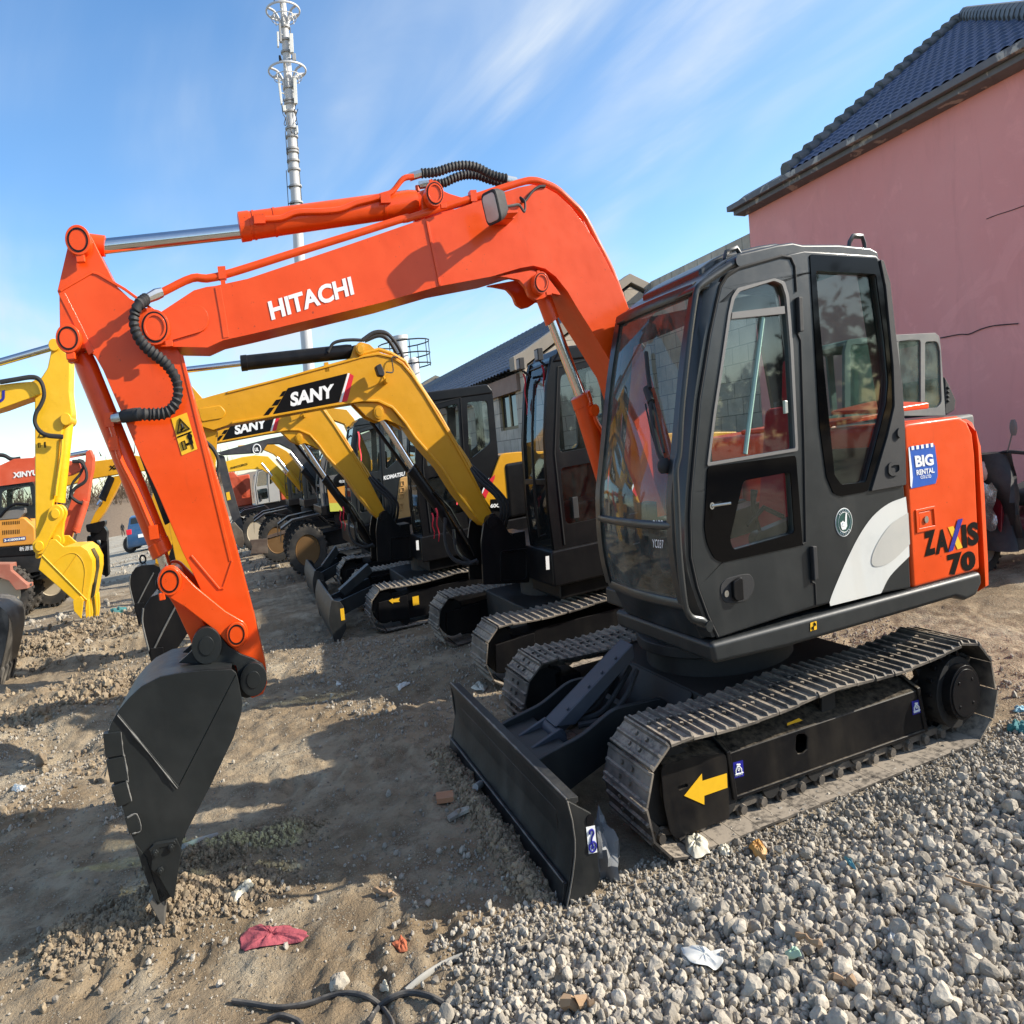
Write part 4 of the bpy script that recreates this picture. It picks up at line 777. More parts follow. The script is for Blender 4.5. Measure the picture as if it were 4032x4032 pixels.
pipe2 = [(x+.004, YB+BW-.04, z+.012) for x, y, z in pipe[7:]]; pp.tube(catmull(pipe2, 4), .015, 8)
pipe3 = [(x+.002, YB+.09, z+.016) for x, y, z in pipe[8:]]; pp.tube(catmull(pipe3, 4), .015, 8)
for fr, x, y in (('e', 567, 404), ('M', 700, 345)):
    c = on(fr, x, y, 'y', YB+.02); pp.box(c[0]-.02, c[0]+.02, YB, YB+.05, c[2]-.02, c[2]+.03); pp.box(c[0]-.012, c[0]+.012, YB+.005, YB+.04, c[2]-.07, c[2])
pp.build('hydraulic_pipe', ORANGE, bo_)
# work lamp
wl = MB(); c = on('M', 865, 410, 'y', YB-.20)
ax = np.array([-.80, -.40, -.25]); ax /= np.linalg.norm(ax); sd = np.cross(ax, (0, 0, 1)); sd /= np.linalg.norm(sd); uu = np.cross(sd, ax)
def ring(d, hw, hh): 
    q = fillet([(-hw, -hh), (hw, -hh), (hw, hh), (-hw, hh)], min(hw, hh)*.5, 4); return [tuple(c+ax*d+sd*a+uu*b) for a, b in q]
wl.loft([ring(-.075, .02, .025), ring(-.06, .045, .052), ring(-.01, .058, .068), ring(.03, .062, .072), ring(.036, .058, .068)]); lamp = wl.build('work_lamp', RUBBER, bo_, 0)
le = MB(); le.loft([ring(.0365, .05, .06), ring(.039, .048, .058)]); le.build('lens', LENS, lamp)
wb = MB(); b0 = on('M', 905, 545, 'y', YB); wb.box(b0[0]-.05, b0[0]+.05, YB-.12, YB+.002, b0[2]-.006, b0[2]+.006); wb.box(b0[0]-.04, b0[0]+.04, YB-.215, YB-.115, b0[2]-.004, b0[2]+.008); wb.cyl((c[0]+.02, c[1], b0[2]), (c[0]+.015, c[1], c[2]-.05), .014, 8)
wb.build('lamp_bracket', ORANGE, bo_, .002)
cb = MB(); cp = [on('M', 945, 415, 'y', YB-.16)]+[on('M', x, y, 'y', YB-d) for x, y, d in ((1000,405,.14),(1050,400,.11),(1090,450,.09),(1095,380,.06),(1060,345,.03),(1090,375,.02),(1150,300,.012),(1200,262,.008),(1250,258,.005))]
cb.tube(catmull(cp, 6), .007, 7); cb.build('lamp_cable', RUBBER, bo_)
# hoses over the boom top
ho = MB()
ho.hose(path3([('M', [(305,160),(420,150),(540,112),(640,100),(730,115),(830,165),(900,188),(960,200)])], YC-.06), .021)
ho.hose(path3([('M', [(380,240),(470,235),(560,195),(640,172),(730,175),(820,205),(900,228),(960,230)])], YC+.05), .021); ho.build('hydraulic_hose', RUBBER, bo_)
ft = MB()
ft.tube(path3([('M', [(215,190),(250,178),(308,160)])], YC-.06), .019, 8); ft.tube(path3([('M', [(955,203),(1030,218)])], YC-.06), .019, 8); ft.tube(path3([('M', [(290,250),(330,245),(385,240)])], YC+.05), .019, 8); ft.tube(path3([('M', [(955,232),(1030,222)])], YC+.05), .019, 8)
ft.build('hose_fitting', STEELF, bo_)
# --- arm cylinder, boom cylinder
def ram(parent, rod0, rod1, b0, b1, rr, rb, cm, name='cylinder', eye=None):
    m = MB(); b0 = np.array(b0); b1 = np.array(b1); d = (b1-b0)/np.linalg.norm(b1-b0)
    m.tube([b0, b0+d*.005, b0+d*.06, b0+d*.062, b1-d*.05, b1], [rb*.8, rb*1.06, rb*1.06, rb, rb, rb*.9], 24)
    if eye: m.disc_y(eye[0], eye[2], eye[1]-rb*.9, eye[1]+rb*.9, rb*.85, 20); m.cyl(tuple(b1), eye, rb*.7, 14)
    o = m.build(name, cm, parent, 0); r = MB(); r.cyl(tuple(rod0), tuple(rod1), rr, 18); r.build('rod', CHROME, o); return o
pA = on('e', 97, 300, 'y', YC); r0 = on('e', 165, 312, 'y', YC); r1 = on('e', 640, 260, 'y', YC); bA = on('e', 622, 248, 'y', YC); bB = on('e', 1210, 165, 'y', YC); pB = on('M', 395, 335, 'y', YC)
ac = ram(T, r0, r1, bA, bB, .031, .060, ORANGE, 'arm_cylinder', tuple(pB))
m = MB(); m.disc_y(pA[0], pA[2], YC-.05, YC+.05, .055, 24); m.cyl(tuple(pA), tuple(r0+(r1-r0)*.03), .042, 14)
pt = path3([('e', [(680,222),(760,218),(815,198),(900,195),(960,188),(1010,168),(1060,155),(1100,142),(1130,130),(1165,88),(1200,80)])], YC-.07); m.tube(catmull(pt, 4), .014, 9)
for x, y in ((690,222),(1106,155)): c = on('e', x, y, 'y', YC-.065); m.box(c[0]-.03, c[0]+.03, YC-.085, YC-.02, c[2]-.02, c[2]+.02)
for s in (.08, .19, .8): c = bA*(1-s)+bB*s; d = (bB-bA)/np.linalg.norm(bB-bA); m.cyl(tuple(c-d*.006), tuple(c+d*.006), .063, 24)
c = on('e', 1212, 110, 'y', YC+.05); m.cyl(tuple(c), (c[0], c[1], c[2]-.09), .014, 8)
m.build('cylinder_pipe', ORANGE, ac)
q0 = on('M', 1200, 1005, 'y', YC); q1 = on('e', 1628, 495, 'y', YC); q2 = on('e', 1750, 800, 'y', YC); q3 = on('C', 190, 1990, 'y', YC)
dq = (q2-q0)/np.linalg.norm(q2-q0)
bc = ram(T, q0+dq*.18, q2+dq*.06, q2, q3, .036, .064, ORANGE, 'boom_cylinder')
m = MB(); m.cyl(tuple(q0), tuple(q0+dq*.2), .05, 14); m.disc_y(q0[0], q0[2], YC-.06, YC+.06, .05, 20)
pt = path3([('C', [(70,1385),(95,1470),(135,1540),(155,1610),(160,1750),(165,1900)])], YC-.075); m.tube(catmull(pt, 4), .014, 8); c = on('C', 70, 1385, 'y', YC-.07); m.disc_y(c[0], c[2], YC-.10, YC-.03, .03, 16)
m.build('cylinder_pipe', ORANGE, bc)
# --- arm
YA, AW = .01, .20
arp = P2([('e', [(62,285),(75,262),(97,256),(120,260),(136,282),(150,312),(180,372),(215,440),(260,482),(345,532)]), ('L', [(1010,570),(1235,955)]), ('a', [(880,300),(960,590),(1050,895),(1130,1190),(1210,1490),(1265,1725),(1270,1800),(1250,1850),(1200,1870),(1150,1840),(1130,1760),(1090,1650),(1020,1500),(960,1370),(905,1250),(870,1180),(747,890),(652,690),(572,500),(490,310),(450,240),(400,205),(330,225),(295,195),(285,150)]), ('L', [(80,400),(62,352),(130,60)])], YA)
am = MB(); am.prism(arp, YA, YA+AW)
band(am, [('L', [(95,365),(170,320),(395,190),(440,200),(700,350),(980,555)])], .012, YA, .006); band(am, [('L', [(135,365),(250,590),(415,930)])], -.03, YA, .004)
band(am, [('a', [(1100,1215),(1055,1350)])], .010, YA, .006); band(am, [('a', [(905,1195),(1040,1355),(1060,1350)])], .010, YA, .006); band(am, [('a', [(870,235),(1105,1215)])], -.018, YA, .004)
arm = am.build('arm', ORANGE, T, .008, 3)
gr = MB()
for fr, x, y, r in (('e', 97, 300, .052), ('a', 335, 168, .050)):
    pn = MB(); c = xz(fr, [(x, y)], YA)[0]; pn.disc_y(c[0], c[1], YA-.055, YA+.01, r*1.12, 32); pn.disc_y(c[0], c[1], YA+AW-.01, YA+AW+.05, r*1.1, 32); gr.disc_y(c[0], c[1], YA-.0575, YA-.0555, r*.9, 32, r*.76)
    pn.box(c[0]-.02, c[0]+.02, YA-.05, YA-.02, c[1]-r*1.6, c[1]-r*1.05); pn.build('pivot_pin', ORANGE, arm, .004)
gr.build('pin_groove', BLACKM, arm, smooth=False)
# warning decal
wd_ = MB(); wq = oy('H', [(1303,672),(1422,627),(1503,905),(1384,953)], YA); wd_.sheet([(a[0], YA-.003, a[2]) for a in wq]); wo = wd_.build('warning_decal', YELV, arm, smooth=False)
wq = [np.array(a) for a in wq]
def wg(u, v, yy=YA-.006): p = wq[0]+(wq[1]-wq[0])*u+(wq[3]-wq[0])*v; return (p[0], yy, p[2])
ws = MB()
ws.tube([wg(.5,.1), wg(.12,.42), wg(.88,.42)], .006, 5, closed=True); ws.tube([wg(.04,.515), wg(.96,.515)], .003, 4)
ws.tube([wg(.35,.38), wg(.6,.33)], .005, 5); ws.tube([wg(.42,.33), wg(.55,.36)], .006, 5); ws.tube([wg(.5,.22), wg(.52,.34)], .006, 5); ws.sheet([wg(.44,.25), wg(.5,.21), wg(.56,.26), wg(.5,.29)])
ws.tube([wg(.2,.67), wg(.4,.67), wg(.4,.88), wg(.2,.88)], .003, 4, closed=True); ws.tube([wg(.44,.78), wg(.64,.78)], .005, 5); ws.sheet([wg(.44,.78), wg(.5,.75), wg(.5,.81)]); ws.sheet([wg(.64,.78), wg(.58,.75), wg(.58,.81)])
ws.sheet([wg(.66,.66), wg(.88,.66), wg(.88,.82), wg(.83,.82), wg(.83,.96), wg(.78,.96), wg(.77,.84), wg(.76,.96), wg(.71,.96), wg(.71,.82), wg(.66,.82)])
hcx = wg(.77,.615); ws.sheet([(hcx[0]+.013*math.cos(a), hcx[1], hcx[2]+.013*math.sin(a)) for a in np.linspace(0, 6.28, 14, False)]); ws.build('decal_symbol', BLACKV, wo, smooth=False)
# bucket cylinder + hose
c0 = on('a', 335, 168, 'y', YC); c1 = on('a', 392, 245, 'y', YC); c2 = on('a', 775, 1188, 'y', YC); c3 = on('a', 810, 1310, 'y', YC); dq = (c2-c1)/np.linalg.norm(c2-c1)
kc = ram(T, c2-dq*.05, c3, c2, c1, .030, .053, ORANGE, 'bucket_cylinder', tuple(c0))
m = MB(); pt = path3([('a', [(520,550),(538,600),(548,640),(575,740),(640,870),(700,1010),(730,1080),(740,1110)])], YC-.075); m.tube(catmull(pt, 4), .015, 9)
for x, y in ((520,548),(542,660),(733,1080)): c = on('a', x, y, 'y', YC-.07); m.box(c[0]-.022, c[0]+.022, YC-.095, YC-.02, c[2]-.028, c[2]+.028)
c = on('a', 347, 245, 'y', YC-.06); m.box(c[0]-.02, c[0]+.02, YC-.09, YC-.03, c[2]-.025, c[2]+.03); m.build('cylinder_pipe', ORANGE, kc)
hz = MB(); yy = YA-.13
hz.hose([on('L', 905, 430, 'y', YB-.02)]+[on('L', x, y, 'y', yy) for x, y in ((840,480),(800,560),(790,660),(820,770),(890,870),(980,950),(1080,1030),(1160,1130),(1205,1240),(1205,1360),(1165,1450),(1090,1510),(970,1525),(830,1525))]+[on('L', 690, 1545, 'y', YC-.09)], .024)
hz.build('hydraulic_hose', RUBBER, arm)
m = MB(); m.tube([on('L', 1060, 365, 'y', YB+.02), on('L', 1000, 385, 'y', YB+.01), on('L', 905, 430, 'y', YB-.02)], [.02, .024, .019], 8); m.tube([on('L', 700, 1545, 'y', YC-.09), on('L', 640, 1560, 'y', YC-.085), on('L', 580, 1565, 'y', YC-.08)], [.019, .024, .02], 8); m.build('hose_fitting', STEELF, arm)
# --- links
l0 = xz('a', [(810,1310)], YA-.03)[0]; l1 = xz('a', [(1125,1560)], YA-.03)[0]; l2 = xz('a', [(978,1648)], YA-.03)[0]
def bar(mb, a, b, ra, rb, y0, y1, waist=.6):
    a = np.array(a); b = np.array(b); t = (b-a)/np.linalg.norm(b-a); n = np.array([-t[1], t[0]]); P = []
    for q in np.linspace(math.pi/2, 3*math.pi/2, 12): P.append(tuple(a+ra*(t*math.cos(q)+n*math.sin(q))))
    m1 = a*.7+b*.3; P.append(tuple(m1-n*ra*waist)); P.append(tuple(a*.25+b*.75-n*rb*waist))
    for q in np.linspace(-math.pi/2, math.pi/2, 12): P.append(tuple(b+rb*(t*math.cos(q)+n*math.sin(q))))
    P.append(tuple(a*.25+b*.75+n*rb*waist)); P.append(tuple(m1+n*ra*waist)); mb.prism(P, y0, y1)
for y0 in (YA-.055, YA+AW+.02):
    m = MB(); bar(m, l0, l1, .062, .06, y0, y0+.035, .78)
    near = y0 < YA
    if near:
        m.disc_y(*l0, y0-.02, y0, .058, 28); m.disc_y(*l1, y0-.02, y0, .052, 28); m.box(l0[0]-.06, l0[0]-.03, y0-.02, y0, l0[1]-.07, l0[1]-.04)
    lo_ = m.build('tipping_link', ORANGE, T, .005)
    if near:
        m = MB(); m.disc_y(*l0, y0-.022, y0-.0205, .046, 28, .038); m.disc_y(*l1, y0-.022, y0-.0205, .042, 28, .035); m.build('pin_groove', BLACKM, lo_, smooth=False)
m = MB(); bar(m, l0, l2, .055, .06, YA+.02, YA+AW-.02, .8); m.build('bucket_link', ORANGE, T, .008)
# --- bucket
YK, KW = -.21, .66
prof = P2([('k', [(860,527),(740,530),(610,545),(520,562),(430,608),(372,662),(322,722),(287,782),(267,842),(264,900),(274,955),(302,1080),(342,1190),(372,1290),(398,1345),(440,1480),(490,1612),(505,1650)])], YK)
front = P2([('k', [(585,1600),(605,1490),(625,1345),(650,1290),(760,1080),(870,850),(905,740),(912,690),(890,572),(880,542)])], YK)
bu = MB(); side = prof+front
bu.prism(side, YK, YK+.02); bu.prism(side, YK+KW-.02, YK+KW)
cen = np.array(prof).mean(0)+np.array([.12, .05]); inn = [tuple(np.array(p)+(cen-np.array(p))*.05) for p in prof]
bu.loft([[(x, y, z) for x, z in prof+inn[::-1]] for y in np.linspace(YK+.002, YK+KW-.002, 3)])
lipq = P2([('k', [(400,1350),(440,1480),(490,1612),(520,1640),(500,1560),(455,1420)])], YK); bu.prism(lipq, YK-.006, YK+KW+.006)
band(bu, [('k', [(315,740),(605,1090)])], .007, YK, .006); band(bu, [('k', [(880,548),(610,1075)])], .004, YK, .003)
for q in ([(250,830),(335,820),(345,930),(262,945)], [(264,955),(345,937),(368,1050),(284,1062)], [(288,1082),(360,1055),(385,1152),(318,1180)], [(352,1228),(410,1212),(430,1286),(374,1306)]):
    p = P2([('k', q)], YK); bu.prism(p, YK-.012, YK+.03); bu.prism(p, YK+KW-.03, YK+KW+.012)
KB = paint('bucket_paint', (.011, .0135, .014), .34, .05, (.2, .19, .17), streak=.03, spec=.35, chip=.4)
bko = bu.build('bucket', KB, T, .005)
we = MB()
for q in ([(335,822),(347,930),(352,940),(370,1050),(362,1058),(386,1150)], [(366,1228),(410,1212),(430,1286),(388,1305)], [(318,742),(450,900),(603,1090)]):
    p = oy('k', q, YK); p = catmull(p, 7); we.tube([(a[0], YK-.009, a[2]) for a in p], [.0038*(.5+1.1*random.random()) for a in p], 5)
we.build('weld_bead', paint('worn_weld_steel', (.085, .085, .08), .5, .5, (.25, .235, .21), bmp=.3), bko)
ears = fillet(P2([('k', [(590,535),(640,492),(668,462),(676,400),(698,362),(740,350),(782,362),(803,402),(835,445),(905,492),(965,512),(1012,540),(1032,592),(1022,645),(985,685),(935,708),(900,700),(880,545),(740,540)])], YK), .01)
for y0 in (-.035, YA+AW+.01):
    m = MB(); m.prism(ears, y0, y0+.03)
    for x, y, r in ((735,440,.075),(965,605,.07)):
        c = xz('k', [(x, y)], YK)[0]; m.disc_y(c[0], c[1], y0-.045 if y0 < .1 else y0, y0+.03 if y0 < .1 else y0+.075, r, 32)
        if y0 < .1: m.disc_y(c[0], c[1], y0-.05, y0-.045, r*.52, 28)
    m.build('bucket_ear', KB, bko, .005)
m = MB()
for x, y in ((735,440),(965,605)): c = xz('k', [(x, y)], YK)[0]; m.disc_y(c[0], c[1], -.0, .26, .04, 20)
m.build('pivot_pin', KB, bko)
for s, y0 in ((1, YK-.022), (-1, YK+KW+.002)):
    m = MB(); m.prism(P2([('k', [(488,1350),(600,1325),(624,1382),(606,1490),(588,1612),(572,1600),(518,1505),(480,1470)])], YK), y0, y0+.02)
    m.prism(P2([('k', [(470,1372),(500,1345),(590,1330),(600,1345),(520,1365),(490,1420)])], YK), y0-.006*s, y0+.02)
    for x, y in ((500,1388),(575,1362),(525,1472)): c = xz('k', [(x, y)], YK)[0]; m.disc_y(c[0], c[1], y0-.014, y0+.032, .017, 6); m.disc_y(c[0], c[1], y0-.02, y0+.04, .009, 8)
    m.build('side_cutter', KB, bko, .003)
th = P2([('k', [(462,1640),(480,1610),(520,1560),(545,1590),(548,1660),(541,1752),(522,1740),(500,1700)])], YK)
for k in range(4):
    y = YK+.0+(KW-.055)*k/3; m = MB(); mid = np.array(th).mean(0)
    m.loft([[(mid[0]+(x-mid[0])*.85, y, mid[1]+(z-mid[1])*.97) for x, z in th], [(x, y+.015, z) for x, z in th], [(x, y+.045, z) for x, z in th], [(mid[0]+(x-mid[0])*.85, y+.06, mid[1]+(z-mid[1])*.97) for x, z in th]])
    m.build('bucket_tooth', paint('worn_tooth_steel_%d' % k, (.10, .095, .085), .5, .5, (.24, .21, .17), metal=.3) if k == 0 else bpy.data.materials['worn_tooth_steel_0'], bko, .003)
# --- cab
YS = -1.06
cab = MB()
outl = P2([('D', [(1138,1532),(1050,1345),(960,1100),(905,850),(898,500),(905,300)]), ('C', [(835,1800),(880,1300),(920,1050),(960,800),(1010,560),(1040,440),(1085,365),(1180,300),(1520,200)]), ('E', [(220,110),(580,135),(605,160),(640,270),(670,560),(700,800),(712,980),(722,1305),(745,1560),(757,1822),(275,1916)])], YS)
w1 = fillet(P2([('C', [(1178,480),(1440,398),(1500,425),(1530,520),(1562,900),(1602,1672),(950,1782),(1000,1400),(1060,1000),(1112,650),(1140,535)])], YS), .012)
w2 = fillet(P2([('D', [(1340,200),(1740,125),(1775,640),(1260,785),(1225,700)])], YS), .02)
w3 = fillet(P2([('E', [(270,215),(575,232),(618,560),(638,780),(628,890),(600,1000),(525,1285),(400,1300),(365,1250),(330,900),(290,480)])], YS), .015)
cab.prism(outl, YS, YS+.05, 'y', [w1, w2, w3])
so_ = cab.build('cab', CABM, T, .012, 3)
m = MB()
big = fillet(P2([('D', [(1040,82),(1785,-15),(1842,742),(1165,890),(1095,855),(1035,730),(1012,600)])], YS), .02); m.prism(big, YS-.006, YS+.002, 'y', [w2]); m.build('door_window_surround', BLACKG, so_)
m = MB()
big = fillet(P2([('E', [(240,132),(580,152),(612,300),(652,700),(656,900),(622,1050),(532,1332),(400,1357),(360,1342),(325,1260),(290,1000),(262,500)])], YS), .012); m.prism(big, YS-.006, YS+.002, 'y', [w3]); m.build('quarter_window_surround', BLACKG, so_)
m = MB(); sc_ = lambda p, k: [tuple(np.array(p).mean(0)+(np.array(q)-np.array(p).mean(0))*k) for q in p]
wo1 = fillet(P2([('C', [(1160,455),(1440,380),(1520,405),(1552,510),(1585,900),(1622,1692),(930,1808),(980,1400),(1040,1000),(1092,640),(1118,520)])], YS), .012)
m.prism(wo1, YS-.008, YS+.01, 'y', [w1]); bar_ = P2([('C', [(1125,638),(1522,590),(1526,648),(1118,688)])], YS); m.prism(bar_, YS-.004, YS+.02); m.build('door_window_frame', GREYP, so_, .003)
for nm, w in (('door_window', w1), ('lower_door_window', w2), ('quarter_window', w3)):
    m = MB(); m.prism(sc_(w, 1.005), YS+.024, YS+.028); m.build(nm, GLASSQ if nm[0] == 'q' else GLASS, so_, smooth=False)
m = MB(); m.tube(path3([('C', [(1360,675),(1225,1715)])], YS+.015), .012, 6); m.build('sliding_pane_edge', flat('glass_edge', (.30, .45, .38), .2), so_)
m = MB(); q = P2([('C', [(1508,1310),(1530,1312),(1535,1405),(1514,1410)])], YS); m.prism(q, YS-.02, YS); m.build('window_latch', STEELF, so_, .002)
# rear quarter panel trims
m = MB(); q = fillet(P2([('E', [(590,160),(608,165),(642,280),(672,560),(702,800),(714,985),(722,1300),(545,1332),(628,1050),(662,900),(656,700),(618,300)])], YS), .01); m.prism(q, YS-.016, YS+.002); m.build('pillar_cover', RUBBER, so_, .006)
m = MB(); q = fillet(P2([('E', [(625,1195),(645,1182),(680,1182),(690,1200),(690,1230),(672,1250),(640,1255),(625,1240)])], YS), .01); q2 = fillet(P2([('E', [(635,1208),(650,1200),(678,1198),(680,1225),(665,1238),(640,1240)])], YS), .008)
m.prism(q, YS-.026, YS-.01, 'y', [q2]); c = xz('E', [(682,1037)], YS)[0]; m.disc_y(c[0], c[1], YS-.03, YS-.01, .022, 20); m.build('pillar_grip', RUBBER, so_, .003)
# door seams (gaps), hinges, handle
m = MB()
seam = path3([('D', [(1130,1520),(1045,1345),(955,1100),(900,850),(892,500),(900,300)]), ('C', [(828,1800),(874,1300),(914,1050),(954,800),(1004,560),(1034,440),(1085,360),(1180,302),(1500,212),(1570,222),(1600,290),(1612,480)])], YS-.001); m.tube(seam, .008, 6)
seam = path3([('E', [(175,525),(195,570),(212,1100),(220,1590),(205,1600)])], YS-.001); m.tube(seam, .007, 6); seam = path3([('E', [(248,1790),(268,1800),(274,1910)])], YS-.001); m.tube(seam, .006, 6)
m.build('door_seam', flat('seam_gap_shadow', (.004, .004, .004), .8), so_)  # near-black tubes paint the shadow inside the door gaps
m = MB()
for q in ([(168,350),(190,352),(196,525),(176,530)], [(240,1610),(262,1608),(270,1775),(250,1785)]): p = P2([('E', q)], YS); m.prism(p, YS-.028, YS); 
m.build('door_hinge', RUBBER, so_, .006)
m = MB(); q = fillet(P2([('D', [(1150,1080),(1200,1025),(1330,990),(1400,985),(1440,1050),(1425,1150),(1370,1215),(1250,1238),(1180,1225),(1150,1160)])], YS), .02); m.prism(q, YS-.004, YS+.001); dh = m.build('door_handle', RUBBER, so_, .003)
m = MB(); q = fillet(P2([('D', [(1235,1050),(1300,1008),(1315,1030),(1325,1200),(1265,1212),(1240,1180)])], YS), .01); m.prism(q, YS-.03, YS-.004); c = xz('D', [(1195,1152)], YS)[0]; m.build('lever', BLACKM, dh if False else so_, .005)
m = MB(); m.disc_y(c[0], c[1], YS-.012, YS-.003, .014, 16); c2_ = on('D', 1072, 412, 'y', YS); m.cyl((c2_[0], YS-.006, c2_[2]), (c2_[0]+.09, YS-.05, c2_[2]+.0), .006, 8); m.disc_y(c2_[0], c2_[2], YS-.012, YS-.004, .014, 14, .008); m.build('lock', STEELF, so_)
# swoosh + round emblem
m = MB(); m.sheet([(a[0], YS-.003, a[2]) for a in oy('E', catmull([(728,1360),(640,1395),(560,1460),(490,1560),(420,1700),(360,1840),(341,1895)], 4)+[(345,1914),(600,1850)]+catmull([(605,1845),(650,1760),(746,1662)], 4)+[(742,1500)], YS)]); m.build('swoosh_decal', SILVER, so_, smooth=False)
m = MB(); m.sheet([(a[0], YS-.006, a[2]) for a in oy('E', catmull([(738,1440),(650,1500),(580,1600),(552,1680),(572,1714),(650,1690),(747,1600)], 4), YS)]); m.build('swoosh_decal', SILVER2, so_, smooth=False)
ce = on('E', 414, 1489, 'y', YS); rr = .062
def ds(mb, r, d, n=40): return mb.sheet([(ce[0]+r*math.cos(a), YS-d, ce[2]+r*math.sin(a)) for a in np.linspace(0, 2*math.pi, n, False)])
m = MB(); ds(m, rr, .003); em = m.build('round_emblem', WHITE, so_, smooth=False)
m = MB(); ds(m, rr*.93, .005); m.build('emblem_field', GREENV, em, smooth=False)
m = MB()
def eg(u, v): return (ce[0]+u*rr, YS-.007, ce[2]+v*rr)
m.tube([(ce[0]+rr*.70*math.cos(a), YS-.006, ce[2]+rr*.70*math.sin(a)) for a in np.linspace(0, 6.28, 32, False)], .0014, 4, closed=True)
m.sheet([eg(*p) for p in ((.05,.0),(.2,.62),(.36,.6),(.28,-.02),(.3,-.3),(.1,-.5),(-.3,-.5),(-.42,-.3),(-.46,.02),(-.36,.08),(-.3,.02),(-.24,.12),(-.12,.12),(-.08,.04))]); m.tube([eg(.05,-.05), eg(-.2,-.02), eg(-.3,-.2), eg(0,-.25)], .002, 4)
for a0, a1, n in ((50, 130, 7), (230, 310, 7)):
    for a in np.linspace(math.radians(a0), math.radians(a1), n): m.tube([eg(.76*math.cos(a), .76*math.sin(a)), eg(.89*math.cos(a), .89*math.sin(a))], .0022, 4)
m.build('emblem_hand', WHITE, em, smooth=False)
m = MB(); q = oy('D', [(1908,1405),(1932,1398),(1958,1392),(1962,1480),(1912,1495)], -1.08); q = oy('B', [(185,315),(235,300),(238,368),(185,384)], -1.08); m.sheet([(a[0], -1.0835, a[2]) for a in q]); yd = m.build('center_decal', YELV, T, smooth=False)
m = MB(); c = oy('B', [(211,342)], -1.08)[0]
for s in (0, math.pi): m.sheet([(c[0], -1.086, c[2])]+[(c[0]+.017*math.cos(a+s), -1.086, c[2]+.017*math.sin(a+s)) for a in np.linspace(0, math.pi/2, 8)])
m.build('decal_symbol', BLACKV, yd, smooth=False)
# windscreen, its frame, front panel, roof
gp = P2([('C', [(848,470),(812,700),(770,1000),(735,1350),(702,1700)]), ('D', [(745,300),(746,500),(757,750),(790,1000),(845,1235)])], -.98)
gp = catmull(gp, 3); YF0, YF1 = -.985, -.135
bow = lambda y: -.035*(1-((y-(YF0+YF1)/2)/((YF1-YF0)/2))**2)
ysr = np.linspace(YF0, YF1, 9)
zsplit = on('D', 500, 490, 'y', -.5)[2]
m = MB(); m.loft([[(x+bow(y), y, z) for x, z in gp] for y in ysr], caps=False, closed=False); m.build('windscreen', GLASSF, so_, recalc=False)
m = MB()
def strip(y, wid, d=.02): 
    m.loft([[(x-d+bow(y), y-wid/2, z), (x-d+bow(y), y+wid/2, z), (x+.03+bow(y), y+wid/2, z), (x+.03+bow(y), y-wid/2, z)] for x, z in gp])
strip(YF0+.005, .05); strip(YF1-.005, .06)
kz = min(range(len(gp)), key=lambda i: abs(gp[i][1]-(zsplit)))
m.tube([(gp[kz][0]+bow(y)-.005, y, gp[kz][1]) for y in ysr], .018, 8)
m.tube([(gp[0][0]+bow(y), y, gp[0][1]+.005) for y in ysr], .03, 8); m.tube([(gp[-1][0]+bow(y)+.01, y, gp[-1][1]-.005) for y in ysr], .028, 8)
m.build('windscreen_frame', CABM, so_)
# corner pillar skin between windscreen edge and door edge
dfe = P2([('C', [(1035,440),(1004,560),(954,800),(874,1300),(828,1800)]), ('D', [(900,300),(892,500),(900,850),(955,1100),(1045,1345),(1130,1525)])], YS)
dfe = catmull(dfe, 3); gz_ = sorted(gp, key=lambda q: q[1]); dz_ = sorted(dfe, key=lambda q: q[1])
def xat(pr, z): return float(np.interp(z, [q[1] for q in pr], [q[0] for q in pr]))
zz = np.linspace(.84, 2.24, 20); m = MB()
zg0 = gp[-1][1]
def xg(z): return xat(gz_, z) if z >= zg0 else gz_[0][0]+(zg0-z)*.55
m.loft([[(xg(z)+.0, -.99, z), (xg(z)+.015, -1.035, z), (xat(dz_, z)-.03, -1.058, z), (xat(dz_, z)+.01, -1.058, z), (xat(dz_, z)+.01, -1.0, z), (xg(z)+.04, -.985, z)] for z in zz]); m.build('corner_pillar', CABM, so_)
# lower front panel under the glass
m = MB(); zl = np.linspace(.825, zg0+.01, 5)
m.loft([[(xg(z)+bow(y)*min(1, max(.2, (z-.8)/.25)), y, z) for z in zl]+[(xg(zl[0])+.12, y, zl[0]), (xg(zl[-1])+.08, y, zl[-1])][0:1] for y in ysr]); m.build('front_panel', CABM, so_, .004)
rf = P2([('C', [(862,432),(900,392),(1000,300),(1100,225),(1180,182),(1480,112),(1600,96)]), ('E', [(215,75),(400,75),(560,92),(600,112),(607,160),(582,158),(230,132)]), ('C', [(1510,225),(1180,310),(1060,380),(1040,440),(860,480)])], YS)
m = MB(); m.prism(rf, YS+.012, YF1-.02)
ins = [(x+(0 if i > 6 else 0), z+.025) for i, (x, z) in enumerate(rf[2:10])]; m.prism([(x, z-.06) for x, z in ins[::-1]]+[(x, z) for x, z in ins], YS+.14, YF1-.16); m.build('roof', CABM, so_, .03, 4)
m = MB()
for fr, pts in (('C', [(1070,235),(1080,180),(1160,150),(1190,200)]), ('E', [(440,100),(445,68),(462,38),(508,40),(520,80),(523,112)])): m.tube(path3([(fr, pts)], YS+.1), .012, 6)
p = path3([('C', [(455,530),(470,480),(535,462)])], YF1-.05); m.tube(p, .01, 6); m.build('lifting_eye', CABM, so_)
